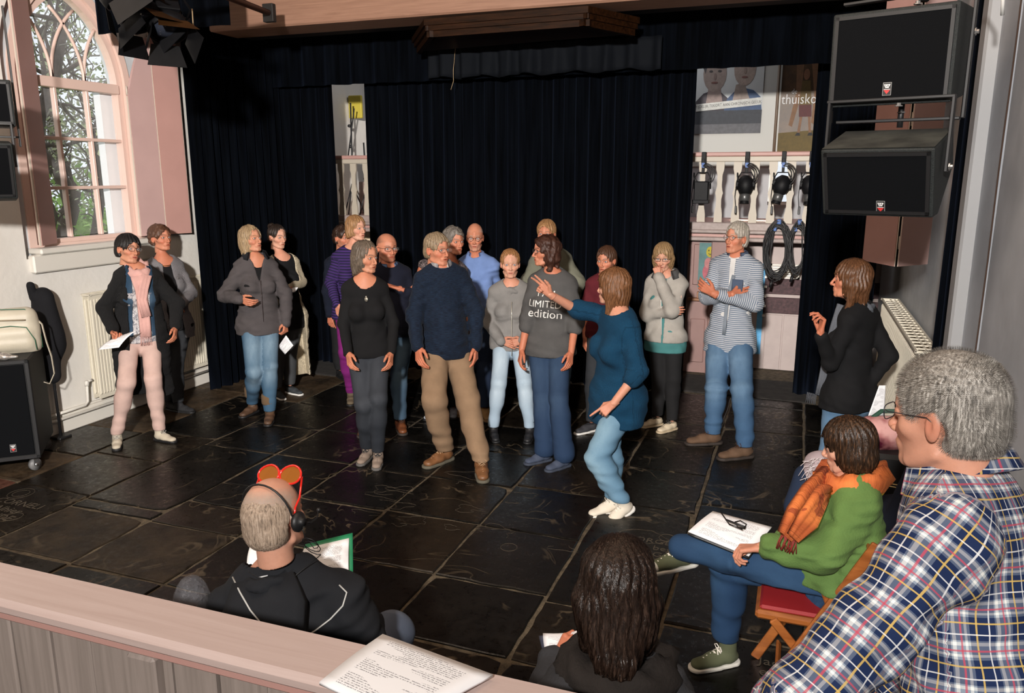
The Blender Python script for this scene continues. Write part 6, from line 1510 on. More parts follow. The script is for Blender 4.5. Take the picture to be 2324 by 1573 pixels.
b.build('toe_cap',simple('rubber_offwhite',(.62,.60,.54),.55),p.g)
# papers and pen
pa=[atd(1700,1262,2.93),atd(1562,1206,3.02),atd(1752,1196,3.04),atd(1618,1160,3.14)]
sheet('paper_stack','stack of printed sheets on the knee of the woman in green','papers',pa[1],pa[0],pa[3],pa[2],th=.006,bend=.008)
cb=[q-UPV*.012 for q in pa];sheet('clipboard','black clipboard under the printed sheets on the knee of the woman in green','clipboard',cb[1],cb[0],cb[3],cb[2],mat=BKP,th=.005)
b=MB();b.tube([atd(1648,1180,3.0),atd(1690,1196,2.93)],.0045,8);tag(b.build('pen',BKP),'black pen in the hand of the woman in green','pen')
rg=thing('reading_glasses','black reading glasses held above the papers by the woman in green','glasses',tuple(atd(1660,1185,3.02)))
b=MB();b.tube([atd(1636,1163,3.05),atd(1655,1190,3.0),atd(1685,1202,2.96)],.003,6);b.tube([atd(1668,1185,3.05),atd(1680,1182,3.06),atd(1694,1190,3.05),atd(1690,1200,3.0),atd(1674,1196,3.0)],.003,6,closed=True);b.build('frame',GLB,rg)
# folding chair
CHW=wood_mat('chair_wood',(.20,.055,.012),(.42,.14,.035),.35,(3,14,14))
def plank(name,A,B,w,t,parent,mat,up=(0,1,0)):
    """bar from A to B; t = thickness along up, w = the other"""
    A=Vector(A);B=Vector(B);d=(B-A);L=d.length;M=frame(A,x=d,z=Vector(up));b=MB(M);b.box((0,-w/2,-t/2),(L,w/2,t/2),.005);return b.build(name,mat,parent)
def folding_chair(label,ox,oy,ys=.41,wood=CHW,pad=True):
    t=thing('folding_chair',label,'chair',(ox,oy,0))
    y0,y1=oy,oy+ys
    b=MB();b.box((ox-.05,y0+.03,.415),(ox+.37,y1-.03,.455),.012);b.build('seat_frame',wood,t)
    b=MB();b.box((ox-.035,y0+.045,.45),(ox+.355,y1-.045,.472),.010);b.build('seat_pad',simple('red_leatherette',(.30,.018,.022),.45,bump=.001,bscale=300),t)
    for y in (y0,y1):
        A=ony(1745,1560,3.04);T=ony(1992,1238,3.04);d=T-A
        A0=np.array([A[0],0,A[2]])+np.array([ox-(-.05+.0)+0,0,0])*0;sx=ox-0.0
        a=A-d*(A[2]/d[2]);a=np.array([a[0]+ox,y,.0]);tt=np.array([T[0]+ox,y,T[2]])
        plank('side_rail',a,tt,.042,.020,t,wood)
        plank('leg',(ox+.40,y+(.025 if y==y0 else -.025),.0),(ox+.02,y+(.025 if y==y0 else -.025),.43),.036,.018,t,wood)
        plank('brace',(ox+.27,y+(.02 if y==y0 else -.02),.43),(ox+.20,y+(.02 if y==y0 else -.02),.60),.028,.014,t,wood)
        for f in (.42,.64): 
            c=a+(tt-a)*f;b=MB();b.lathe([(.011,0),(.011,.004),(.006,.006)],(c[0],y-.011 if y==y0 else y+.011,c[2]),(0,-1 if y==y0 else 1,0),10);b.build('rivet',simple('steel_dull',(.3,.28,.25),.4,.8),t)
    plank('back_slat',(T[0]+ox-.015,y0,T[2]-.05),(T[0]+ox-.015,y1,T[2]-.05),.075,.014,t,wood,(1,0,.5));plank('back_slat',(T[0]+ox-.06,y0,T[2]-.17),(T[0]+ox-.06,y1,T[2]-.17),.06,.014,t,wood,(1,0,.5))
    plank('crossbar',(a[0]+.10,y0,.10),(a[0]+.10,y1,.10),.03,.015,t,wood,(1,0,.6));return t
folding_chair('worn wooden folding chair with red padded seat under the woman in green',0.,3.045)
# 22 dark-haired seated woman, near
p=Person('seated dark-haired woman in dark grey hooded jacket seen from behind, reading papers',H=1.68,D=1.74,yaw=176,neck=(1404,1532),pelvis=(-.31,1.62,.46),head=(1402,1340),hs=1.08,hyaw=172,hpitch=-14,bulk=1.15,
 armA=None,armB=None,skin=SKR,seatz=.46,hand=('relax','pinch'),fine=.8,rel=0)
p.el[1]=p.sh[1]-UPV*.24+p.side*.06+p.n*.02;p.wr[1]=atd(1262,1505,2.02);p.handT=(None,UPV*.5+RT*.3);p.palm=(None,RT*.6+FH*.5)
p.el[0]=p.sh[0]-UPV*.26-p.side*.07;p.wr[0]=p.el[0]+p.n*.22+p.side*.05
for i in (0,1): p.kn[i]=p.hp[i]+p.n*.40-UPV*.0+p.sidep*(-.05+.1*i);p.an[i]=p.kn[i]-UPV*.38+p.n*.02
CHJ=cloth('charcoal_fleece',(.030,.030,.033),'fleece')
p.body();p.pants(DEN('black_blue',(.008,.011,.022),(.02,.025,.04)),seed=61,cuffz=(.1,.1),waist=.3);p.top('jacket',CHJ,hem=.02,sleeve=(2,2),off=.032,neck=(.07,.05),seed=62,fold=.012,armr=1.35,h=.009)
HB=cloth('hood_brown',(.018,.014,.012),'fleece');p.ring(HB,'hood',r=.105,th=.045,lift=.015,dip=-.02,wob=.007,flat=1.2,back=.01,n=56)
p.hair('wave',hair_mat('hair_almost_black',(.018,.010,.007),(.075,.045,.032),rough=.30),16000,h=.36,seed=43,long=4,th=1.6,ns=11,step=1.5,sw=.09,fz=-2.4,lift=.35,jit=.07,part=-.6,crown=(-.6,3.5,12.2),front=1)
p.shoes('sneak',[black,black],yaws=(176,176))
pb=[atd(1262,1530,1.98),atd(1330,1526,1.92),atd(1238,1440,2.10),atd(1316,1434,2.04)]
sheet('booklet','curled printed booklet in front of the dark-haired woman','booklet',pb[0],pb[1],pb[2],pb[3],bend=.012,curl=.012,th=.003)
pc=[q+FH*.012-RT*.02-UPV*.012 for q in pb];sheet('folder','slate blue folder behind the curled booklet','folder',pc[0],pc[1],pc[2],pc[3],mat=simple('folder_slate',(.05,.055,.085),.6),th=.002)
# 23 headset man
p=Person('seated shaven-headed man with red goggles, headset and black hooded top',H=1.78,D=2.35,fem=0,yaw=176,neck=(626,1308),pelvis=(-1.42,1.90,.52),head=(622,1172),hs=1.08,sw=.195,shrug=(-.05,-.025),hyaw=161,hpitch=4,hroll=-6,bulk=1.12,
 armA=None,armB=None,skin=(.56,.30,.21),seatz=.46,hand=('grip','relax'),fine=.7,rel=0,o=dict(scalp=.85,bald=1,hc=(.36,.31,.26),rec=1.0,hd=.02))
p.el[0]=atd(845,1520,2.30);p.wr[0]=atd(822,1398,2.42);p.handT=(UPV*.9-RT*.15+FH*.1,None);p.palm=(-RT*.8-FH*.2,None)
p.el[1]=p.sh[1]-UPV*.26+p.side*.12;p.wr[1]=p.el[1]+p.n*.24-p.side*.08
p.kn[0]=atd(888,1440,2.62);p.kn[1]=p.hp[1]+p.n*.42+p.sidep*.05;p.an=[p.kn[i]-UPV*(p.kn[i][2]-.11)+p.n*.04 for i in (0,1)]
BT=cloth('black_cotton_hood',(.012,.013,.016),'plain')
p.body();p.pants(DEN('grey_blue',(.07,.085,.12),(.13,.15,.19)),seed=71,tight=1.3,cuffz=(.1,.1),waist=.3)
p.top('hooded_top',BT,hem=.05,sleeve=(1.9,2),off=.028,neck=(.098,.075),seed=72,fold=.010,armr=1.3,h=.009,loose=.01)
# hood lying on the back
q=p.strip([p.neck+p.up*.02-p.n*.085+p.side*.0,p.neck-p.up*.06-p.n*.135,p.neck-p.up*.15-p.n*.165,p.neck-p.up*.24-p.n*.15],[.20,.27,.24,.10],.035,BT,'hood',wob=.006,out=-p.n)
p.ring(BT,'hood_rim',r=.098,th=.024,lift=.005,dip=-.01,wob=.004,flat=1.0)
p.ring(simple('white_collar',(.6,.6,.6),.8),'t_shirt_collar',r=.083,th=.008,lift=.02,dip=-.005,wob=.0)
PIP=simple('piping_grey',(.45,.45,.43),.7);b=MB()
for pth in ([(520,1280),(528,1310),(545,1345),(568,1385),(600,1425),(625,1455)],[(682,1452),(715,1432),(750,1405),(778,1375),(787,1345),(770,1328)]):
    W=[on_mesh([c for c in p.g.children if c.name.startswith(('hood','hooded'))],*q) for q in pth];W=[q for q in W if q is not None]
    if len(W)>1: b.tube(W,.0028,6)
if 0: b.tube([p.neck+p.side*.10-p.n*.02+p.up*.045,p.neck+p.side*.125-p.n*.09+p.up*.0,p.neck+p.side*.10-p.n*.150-p.up*.07,p.neck+p.side*.06-p.n*.180-p.up*.16,p.neck+p.side*.01-p.n*.175-p.up*.235,p.neck-p.side*.06-p.n*.175-p.up*.20,p.neck-p.side*.11-p.n*.15-p.up*.11,p.neck-p.side*.125-p.n*.10-p.up*.01,p.neck-p.side*.11-p.n*.03+p.up*.03],.0028,6);
b.build('piping',PIP,p.g)
b=MB(Matrix([[float(a) for a in r] for r in p.hM]));U=.01
# headset: band over the crown, ear cup on the right, mic boom
P=[(-8.1*U,-1.5*U,1*U)]+[(-8.3*U*math.cos(a),(-2.4-1.2*math.sin(a))*U,(2.0+9.9*math.sin(a))*U) for a in [i*math.pi/14 for i in range(15)]]+[(8.1*U,-1.2*U,0)]
hs_=None
b.tube(P,.0032,6);hs_=b.build('headset_band',BKP,p.g)
b=MB(Matrix([[float(a) for a in r] for r in p.hM]));b.lathe([(.024,0),(.030,.006),(.030,.014),(.022,.020),(.012,.026),(.012,.030)],(7.7*U,-.6*U,-1.0*U),(1,0,0),18);b.build('ear_cup',BKP,hs_)
b=MB(Matrix([[float(a) for a in r] for r in p.hM]));b.lathe([(.020,0),(.020,.014)],(-9*U,-1*U,-.6*U),(1,0,0),14);b.build('temple_pad',BKP,hs_)
b=MB(Matrix([[float(a) for a in r] for r in p.hM]));b.tube([(9.8*U,-.4*U,-1.4*U),(10.2*U,3*U,-3.0*U),(9.6*U,7*U,-3.6*U),(8.4*U,10*U,-2.8*U)],.0022,6);b.sph((8.3*U,10.2*U,-2.7*U),.007,8,6);b.build('microphone_boom',BKP,hs_)
b=MB(Matrix([[float(a) for a in r] for r in p.hM]));P=[(9.6*U,-.6*U,-3*U),(9.3*U,.2*U,-6*U)]
for i in range(22): a=i*.62;P.append(((9.8+2.6*math.sin(a)+i*.05)*U,(1+1.5*math.cos(a))*U,(-8.5-2.8*math.cos(a)-i*.10)*U))
P+=[(6*U,-6*U,-17*U),(0,-9.0*U,-16.6*U),(-7*U,-7.5*U,-14.5*U)];b.tube(P,.0014,5);b.build('headset_cable',BKP,hs_)
p.hair('crop',hair_mat('hair_stubble',(.36,.27,.20),(.50,.40,.32),rough=.8),9000,h=.36,seed=47,th=-.72,zc=2.3,ns=3,step=.22,sw=.07,face=2.2,fz=2.0,fh=9,fw=7.2,lift=.02,crown=(0,-3,11))
# goggles pushed up on the head
REDP=NT('red_plastic');REDP.base((.65,.02,.012));REDP.b.inputs['Roughness'].default_value=.15;REDP.b.inputs['Coat Weight'].default_value=.5;REDP=REDP.m
b=MB(Matrix([[float(a) for a in r] for r in p.hM]));gy,gz=6.6,8.6
for x in (-1,1):
    P=[((3.9*x+3.7*math.cos(a))*U,(gy+1.7*math.sin(a)-.5*abs(math.cos(a)))*U,(gz+1.9+2.2*math.sin(a))*U) for a in [i*6.283/20 for i in range(20)]];b.tube(P,.0036,6,closed=True)
    b.tube([(7.5*x*U,gy*U,(gz+1.3)*U),(8.3*x*U,(gy-4)*U,(gz-3.5)*U),(8.1*x*U,0*U,3.2*U),(8.3*x*U,-2.4*U,-1.6*U)],.0034,6)
b.tube([(-1*U,(gy+.9)*U,(gz+2.4)*U),(1*U,(gy+.9)*U,(gz+2.4)*U)],.005,6);gg=b.build('goggles',REDP,p.g)
for x in (-1,1):
    b=MB(Matrix([[float(a) for a in r] for r in p.hM]));P=[((3.9*x+3.6*math.cos(a))*U,(gy+1.7*math.sin(a)-.5*abs(math.cos(a)))*U,(gz+1.9+2.2*math.sin(a))*U) for a in [i*6.283/20 for i in range(20)]];b.add(P,[tuple(range(20))]);b.build('goggle_lens',lens_mat((.35,.12,.02)),gg)
p.shoes('sneak',[black,black],yaws=(168,168))
F0=[atd(655,1345,2.62),atd(795,1335,2.60),atd(690,1243,2.74),atd(794,1218,2.76)]
sheet('folder','green folder held open before the shaven-headed man','folder',F0[0]+FH*.02-UPV*.006,F0[1]+RT*.006+FH*.02,F0[2]+FH*.02+UPV*.004,F0[3]+RT*.006+UPV*.006+FH*.02,mat=simple('folder_green',(.012,.20,.085),.5),th=.004)
sheet('papers','white printed pages in the green folder','papers',F0[0],F0[1]-RT*.004,F0[2]-UPV*.004,F0[3]-RT*.004-UPV*.006,th=.006,bend=.01)
L0=[atd(560,1300,2.6),atd(600,1320,2.55),atd(568,1238,2.7),atd(625,1250,2.66)];sheet('papers','white page of the folder seen left of the shaven head','papers',L0[0],L0[1],L0[2],L0[3],mat=PAPER,bend=.01,th=.004)
# 20 plaid shirt man, nearest
p=Person('grey-haired man in blue and white plaid shirt, nearest on the right',H=1.88,D=1.46,fem=0,yaw=-132,neck=(2185,1128),pelvis=(.42,1.50,1.03),head=(2150,938),hyaw=-144,hpitch=-6,hroll=0,bulk=1.12,
 armA=None,armB=(((1845,1590),1),((1600,1900),1)),skin=(.62,.32,.22),hand=('relax','relax'),fine=.6,rel=0,o=dict(scalp=.8,hc=(.34,.31,.28),brow=(.2,.16,.12)),hs=1.02)
p.el[0]=p.sh[0]-UPV*.26-p.side*.10+p.n*.03;p.wr[0]=p.el[0]+p.n*.15-UPV*.18
p.el[1]=solve(p.sh[1],(1740,1695),.42,1);p.wr[1]=p.el[1]+p.n*.05-UPV*.24;p.handT=(None,-UPV+p.n*.2)
for i in (0,1): p.an[i]=p.hp[i]*np.array([1,1,0])+UPV*.1;p.kn[i]=(p.hp[i]+p.an[i])/2+p.np_*.02
PLD=cloth('blue_plaid',(.020,.045,.14),'plaid',(.24,.29,.36))
p.body();p.top('plaid_shirt',PLD,hem=.10,sleeve=(2,2),off=.018,neck=(.078,.06),seed=81,fold=.008,h=.008,armr=1.15)
p.collar(PLD,r=.080,open_=50,pts=.02,name='shirt_collar',lift=.03,hgt=.035,tilt=.022);p.pants(DEN('dark_plain',(.012,.02,.05)),seed=82);p.shoes('sneak',[black,black],yaws=(-130,-130))
p.glasses(simple('glasses_gunmetal',(.02,.022,.028),.3),w=2.5,h=1.5,th=.11)
HG=hair_mat('hair_steelgrey',(.30,.275,.245),(.62,.59,.54),rough=.5);p.hair('crop',HG,26000,h=.34,seed=45,th=.1,ns=4,step=.55,sw=.085,face=.9,fz=-1.0,fh=6.6,fw=6.9,crown=(1.5,-6.5,9.5),lift=.1)
# papers lying on the parapet
pp=[(-.905,1.275),(-.66,1.22),(-.875,1.50),(-.565,1.44)];z_=RZ+.012
sheet('paper_stack','stack of printed sheets lying on the parapet rail in front','papers',(pp[0][0],pp[0][1],z_+.012),(pp[1][0],pp[1][1],z_+.015),(pp[2][0],pp[2][1],z_),(pp[3][0],pp[3][1],z_+.003),th=.007,bend=.004)
# clear plastic bag beside the headset man
m=NT('clear_plastic');m.base((.35,.36,.4));m.b.inputs['Alpha'].default_value=.15;m.b.inputs['Roughness'].default_value=.2;m.bump(m.noise(m.coord(),25,4),1.,.02);CP=m.m
v=Vol((-1.95,1.5,.45),(-1.45,2.1,1.15),.014);v.ell((-1.745,1.80,.80),(.065,.07,.14),0);X,Y,Z=v.full();v.F+=(.02*wav((X,Y,Z*.6),30,3)).astype(np.float32);V,Q=v.mesh();tag(arr_obj('plastic_bag',V,Q,CP),'crumpled clear plastic bag beside the shaven-headed man','bag')
# ---------------------------------------------------------------- props
def badge(M,parent,s=.03,red=(.55,.03,.03)):
    """logo plate: local x right, y up, z out"""
    b=MB(M);b.box((-s*.55,-s*.85,0),(s*.55,s*.85,.0015));bd=b.build('badge',simple('badge_grey',(.35,.35,.35),.4),parent)
    b=MB(M);b.box((-s*.50,-s*.80,.0015),(s*.50,s*.80,.002));b.build('badge_face',BKP,bd)
    b=MB(M);b.add([(-s*.42,-s*.15,.0026),(s*.42,-s*.15,.0026),(0,-s*.68,.0026),(-s*.42,-s*.15,.002),(s*.42,-s*.15,.002),(0,-s*.68,.002)],[(0,1,2),(3,5,4),(0,3,4,1),(1,4,5,2),(2,5,3,0)]);b.build('badge_triangle',simple('badge_red',red,.5),bd)
    b=MB(M);b.add([(-s*.42,s*.62,.0026),(s*.42,s*.62,.0026),(s*.22,s*.12,.0026),(-s*.22,s*.12,.0026)],[(0,1,2,3)]);b.box((-s*.4,-s*.09,.002),(s*.4,-s*.02,.0026));b.build('badge_shield',simple('badge_white',(.7,.7,.7),.5),bd)
    carve_text('SA',(0,0,0),s*.5,R=M@Matrix.Translation((0,s*.38,.003)),mat=BKP,name='badge_lettering',parent=bd,ext=.0003)
CAB=simple('cabinet_textured',(.010,.013,.013),.7,bump=.004,bscale=260,noise=.3,nscale=60);GRL=simple('grille_cloth',(.003,.0035,.0045),.85,spec=.1,bump=.002,bscale=700)
CABD=simple('cabinet_dusty',(.038,.040,.034),.85,bump=.004,bscale=260,noise=.5,nscale=9)
def wedge(name,label,M,W,prof,front,badge_pos,dusty=None,grp=None,brk=True):
    """cabinet: prof list of (depth,z) polygon, first two = front top, front bottom ; local x right, y into depth, z up"""
    t=thing(name,label,'speaker',tuple(M.translation),grp)
    b=MB(M);n=len(prof);V=[(0,d,z) for d,z in prof]+[(W,d,z) for d,z in prof];b.add(V,[tuple(range(n)),tuple(range(n,2*n))[::-1]]+[(i,n+i,n+(i+1)%n,(i+1)%n) for i in range(n)]);cb=b.build('cabinet',CAB,t)
    md=cb.modifiers.new('b','BEVEL');md.width=.008;md.segments=2
    (d0,z0),(d1,z1)=prof[0],prof[1];A=Vector((0,d0,z0));B=Vector((0,d1,z1));u=(A-B).normalized();L=(A-B).length;nrm_=Vector((1,0,0)).cross(u)
    if nrm_.y>0: nrm_=-nrm_
    F=M@Matrix(((1,u.x,nrm_.x,0),(0,u.y,nrm_.y,B.y),(0,u.z,nrm_.z,B.z),(0,0,0,1)))
    b=MB(F);m_=.028
    b.box((m_*.5,m_*.5,0),(W-m_*.5,m_,.012));b.box((m_*.5,L-m_,0),(W-m_*.5,L-m_*.5,.012));b.box((m_*.5,m_*.5,0),(m_,L-m_*.5,.012));b.box((W-m_,m_*.5,0),(W-m_*.5,L-m_*.5,.012));b.build('front_bezel',BKP,t)
    b=MB(F);b.box((m_,m_,0),(W-m_,L-m_,.008));b.build('grille',GRL,t)
    badge(F@Matrix.Translation((badge_pos[0]*W,badge_pos[1]*L,.009)),t,.030);return t
# right pair; corner = front top left
xr=nrm(-yawdir(-36)[[1,0,2]]*np.array([1,-1,1]));yd=-yawdir(-38);xr=np.cross(yd,UPV)
def fr_at(px,py,D): return frame(atd(px,py,D),x=xr,z=(0,0,1))
M=fr_at(1892,34,3.52);wedge('hanging_speaker','upper black hanging loudspeaker by the right wall, facing the room',M,.475,[(0,0),(0.015,-.375),(.27,-.335),(.36,-.20),(.30,.02)],0,(.50,.17),grp='right hanging loudspeakers')
M2=fr_at(1862,340,3.36);lw=wedge('hanging_speaker','lower dusty wedge-shaped hanging loudspeaker by the right wall, tilted',M2,.43,[(0,0),(.105,-.27),(.20,-.26),(.42,-.06),(.33,.085)],0,(.55,.16),grp='right hanging loudspeakers')
b=MB(M2);b.add([(0.004,.004,.0035),(.426,.004,.0035),(.426,.325,.087),(.004,.325,.087)],[(0,1,2,3)]);b.build('dusty_top',CABD,lw)
br=thing('speaker_bracket','black steel yoke frames carrying the two right loudspeakers','bracket',tuple(M.translation))
def bar(M,a,c,w=.018,t=.006,name='bar',mat=BKM,parent=br):
    A=M@Vector(a);B=M@Vector(c);d=B-A;L=d.length;up=M.to_3x3()@Vector((1,0,0)) if abs((M.to_3x3()@Vector((1,0,0))).dot(d.normalized()))<.7 else Vector((0,0,1));b=MB(frame(A,x=d,z=up));b.box((0,-w,-t),(L,w,t),.002);return b.build(name,mat,parent)
bar(M,(.01,.14,-.43),(.495,.14,-.43));bar(M,(.505,.14,-.43),(.505,.14,.35));bar(M,(-.02,.14,-.43),(-.02,.14,-.38))
bar(M2,(-.03,.15,.20),(.455,.15,.20));bar(M2,(.45,.15,.20),(.45,.15,-.09));bar(M2,(-.02,.15,.20),(-.02,.15,-.05));bar(M,(.0,.14,.06),(.50,.14,.07))
b=MB()
for MM,q,ax in ((M,(.512,.14,-.10),(1,0,0)),(M2,(.458,.15,-.07),(1,0,0)),(M,(.27,.14,-.40),(0,0,1)),(M2,(.25,.15,.17),(0,0,1)),(M,(.30,.10,.02),(0,0,1))):
    c=MM@Vector(q);a_=MM.to_3x3()@Vector(ax);b=MB();b.lathe([(.016,0),(.016,.004),(.009,.005),(.009,.014)],c,a_,8,False);b.build('bolt',simple('steel_bright',(.5,.5,.5),.3,.9),br)
b=MB();b.tube([M@Vector((.27,.14,-.46)),M@Vector((.27,.14,-.36))],.012,8);b.tube([M@Vector((.30,.2,.05)),M@Vector((.30,.25,.30)),M@Vector((.5,.3,1.4))],.02,8);b.build('hanging_tube',BKM,br)
b=MB();b.tube([M@Vector(q) for q in ((.50,.12,.10),(.56,.10,.06),(.60,.10,.0),(.60,.13,-.05))],.007,8);tag(b.build('speaker_cable',simple('cable_white',(.6,.6,.58),.5)),'thick white cable looping over the upper right loudspeaker','cable')
b=MB();P=[];yy=3.97
for i in range(24): z=4.3-i*.19;P.append((.797,3.965+.006*math.sin(i*1.3),z))
b.tube(P,.0035,5);tag(b.build('wall_crack_strip',simple('crack_brown',(.04,.02,.012),.9)),kind='structure')
# left pair at the frame edge
yl_=-yawdir(35);xl=np.cross(yl_,UPV)
ML=frame(atd(-138,172,4.9),x=xl,z=(0,0,1));wedge('hanging_speaker','upper loudspeaker hanging at the left edge beside the window',ML,.36,[(0,0),(0,-.28),(.27,-.28),(.27,0)],0,(.5,.2),grp='left hanging loudspeakers')
ML2=frame(atd(-138,322,4.7),x=xl,z=(0,0,1));wedge('hanging_speaker','lower wedge-shaped loudspeaker hanging at the left edge beside the window',ML2,.36,[(0,0),(.09,-.33),(.26,-.35),(.36,-.17),(.22,.02)],0,(.5,.2),grp='left hanging loudspeakers')
bl=thing('speaker_bracket','black steel bracket of the loudspeakers at the left edge','bracket',tuple(ML.translation))
bar(ML,(.375,.12,-.40),(.375,.12,.45),parent=bl);bar(ML2,(.375,.16,.12),(.375,.16,-.14),parent=bl);bar(ML2,(0,.16,.12),(.38,.16,.12),parent=bl);bar(ML,(0,.12,-.34),(.38,.12,-.34),parent=bl)
# stage lanterns with barn doors
LMB=simple('lamp_black',(.005,.005,.006),.55,noise=.2,nscale=20,spec=.2);RUST=simple('barn_door_brown',(.045,.018,.004),.6,noise=.2,nscale=20,spec=.2)
def lantern(label,pos,aim,s=1.,grp=None,doors=True,name='stage_lamp',body=LMB,cat='lamp',clampz=.22):
    t=thing(name,label,cat,pos,grp);M=frame(pos,x=aim,z=(0,0,1))
    b=MB(M);b.lathe([(.055*s,-.16*s),(.085*s,-.14*s),(.09*s,-.02*s),(.105*s,.0),(.105*s,.05*s),(.095*s,.05*s),(.09*s,.04*s)],(0,0,0),(1,0,0),16);b.box((-.13*s,-.06*s,.06*s),(-.02*s,.06*s,.10*s),.005)
    for i in range(5): b.box((-.12*s+i*.022*s,-.092*s,-.03*s),(-.112*s+i*.022*s,.092*s,.03*s))
    b.build('housing',body,t)
    if doors:
        for k in range(4):
            R=Matrix.Rotation(k*math.pi/2,4,'X');b=MB(M@R);w0,w1,L=.075*s,.105*s,.11*s
            a=.30 if k%2 else .5
            V=[(.055*s,-w0,.10*s),(.055*s,w0,.10*s),(.055*s+L*math.cos(a),w1,.10*s+L*math.sin(a)),(.055*s+L*math.cos(a),-w1,.10*s+L*math.sin(a))];V2=[(x+.002,y,z+.003) for x,y,z in V]
            b.add(V+V2,[(0,1,2,3),(7,6,5,4),(0,4,5,1),(1,5,6,2),(2,6,7,3),(3,7,4,0)]);b.build('barn_door',RUST if k==0 else LMB,t)
    b=MB(M);b.lathe([(.088*s,.045*s),(.02,.055*s)],(0,0,0),(1,0,0),16);b.build('lens',simple('fresnel_dark',(.03,.035,.05),.15),t)
    b=MB(M);P=[(-.04*s,-.115*s,0),(-.04*s,-.115*s,.09*s),(-.04*s,-.06*s,.16*s),(-.04*s,.06*s,.16*s),(-.04*s,.115*s,.09*s),(-.04*s,.115*s,0)];b.tube(P,.007*s,6);b.lathe([(.018*s,-.13*s),(.018*s,.13*s)],(-.04*s,0,0),(0,1,0),8)
    b.build('yoke',LMB,t);b=MB();c=Vector(pos)+Vector((0,0,.15*s));b.tube([c,c+Vector((0,0,clampz))],.010*s,6);b.box((c.x-.02,c.y-.02,c.z+.02),(c.x+.02,c.y+.02,c.z+.08),.004);b.build('clamp',simple('clamp_steel',(.25,.24,.22),.4,.6),t);return t
pA=tuple(atd(312,30,4.9));pB=tuple(atd(378,55,5.0))
lantern('left black stage lantern with open barn doors hanging before the window arch',pA,(.45,.0,-.7),1.15,'stage lanterns on the left bar');lantern('right black stage lantern with open barn doors hanging before the window arch',pB,(.42,-.25,-.75),1.1,'stage lanterns on the left bar')
lantern('stage lantern partly above the frame at the top left',tuple(atd(265,-25,4.7)),(.4,.3,-.7),1.1,'stage lanterns on the left bar')
pipeA=atd(612,30,6.85);pipeB=pipeA+(atd(470,-25,5.6)-pipeA)*2.0
b=MB();b.tube([tuple(pipeA),tuple(pipeB)],.024,12);pt=b.build('lighting_bar',simple('pipe_rust',(.12,.038,.014),.5,.3));tag(pt,'rusty steel lighting bar fixed to the pink beam at top left','pipe')
c=pipeA;b=MB();b.box((c[0]-.05,c[1]-.03,c[2]-.07),(c[0]+.05,c[1]+.02,c[2]+.07),.004);b.build('flange',simple('black_rail',(.012,.010,.009),.6),pt)
b=MB();b.tube([tuple(atd(320,-30,4.9)),tuple(atd(480,-12,5.0))],.02,8);tag(b.build('lighting_bar',BKM),'black lighting bar above the left stage lanterns','pipe')
b=MB();b.tube([tuple(atd(436,20,5.3)),tuple(atd(438,50,5.3)),tuple(atd(442,82,5.3))],.004,5);tag(b.build('cord',simple('cord_tan',(.35,.25,.14),.8)),'short tan cord dangling beside the left stage lanterns','cord')
# flight-case like floor loudspeaker
fl=thing('floor_speaker','large black floor loudspeaker on castors at the left edge','speaker',(-5.4,4.1,0));cx_,cy_=-5.243,4.064;Mf=frame((cx_,cy_,.115),x=(-.74,-.67,0),z=(0,0,1))
b=MB(Mf);b.box((0,-.62,0),(.80,0,.76),.012);b.build('cabinet',simple('floor_cabinet',(.006,.007,.008),.65,bump=.002,bscale=300),fl)
b=MB(Mf);b.box((.035,-.002,.035),(.77,.012,.725),.004);b.build('grille',GRL,fl)
b=MB(Mf);b.box((0,.0,.0),(.80,.014,.03),.004);b.box((0,.0,.73),(.80,.014,.76),.004);b.box((0,0,0),(.03,.014,.76),.004);b.build('front_bezel',BKP,fl)
Mb=frame(Mf@Vector((.17,.014,.10)),x=(Mf.to_3x3()@Vector((-1,0,0))),z=(Mf.to_3x3()@Vector((0,1,0))));badge(Mb,fl,.035,red=(.05,.05,.05))
for (x,y) in ((.06,-.06),(.74,-.06),(.06,-.56),(.74,-.56)):
    c=Mf@Vector((x,y,-.0));b=MB();b.tube([(c.x-.016,c.y,.048),(c.x+.016,c.y,.048)],.046,16,flat=None);b.build('castor_wheel',simple('castor_grey',(.16,.16,.16),.5),fl)
    b=MB();b.box((c.x-.022,c.y-.02,.04),(c.x-.018,c.y+.02,.115));b.box((c.x+.018,c.y-.02,.04),(c.x+.022,c.y+.02,.115));b.box((c.x-.03,c.y-.03,.108),(c.x+.03,c.y+.03,.116));b.lathe([(.014,-.024),(.014,.024)],(c.x,c.y,.048),(1,0,0),10);b.build('castor_fork',simple('steel_bright',(.5,.5,.5),.3,.9),fl)
TZ=.875
# cream shoulder bag
def lf(x,y,z): return tuple(Mf@Vector((x,y,z-.115)))
bagt=thing('shoulder_bag','cream vinyl shoulder bag with green piping standing on the floor loudspeaker','bag',lf(.3,-.3,TZ));BV=simple('cream_vinyl',(.52,.47,.37),.5,noise=.08,nscale=6,bump=.002,bscale=40)
v=Vol((-.02,-.02,-.02),(.60,.26,.36),.008)
for z,w_ in ((.05,.0),(.16,.0),(.26,-.015)):
    v.cone((.06,.11,z),(.50,.11,z),.085+w_*.5,.085+w_*.5,.06,n=(0,1,0),q=1.05)
v.cone((.08,.03,.08),(.48,.03,.08),.055,.055,.02,n=(0,1,0),q=.6);v.cone((.08,.03,.15),(.48,.03,.15),.05,.05,.02,n=(0,1,0),q=.6)
X,Y,Z=v.full();v.F+=(.004*wav((X,Y,Z),24,4)).astype(np.float32);v.F=np.maximum(v.F,-Z+0*X+0*Y).astype(np.float32);V,Q=v.mesh()
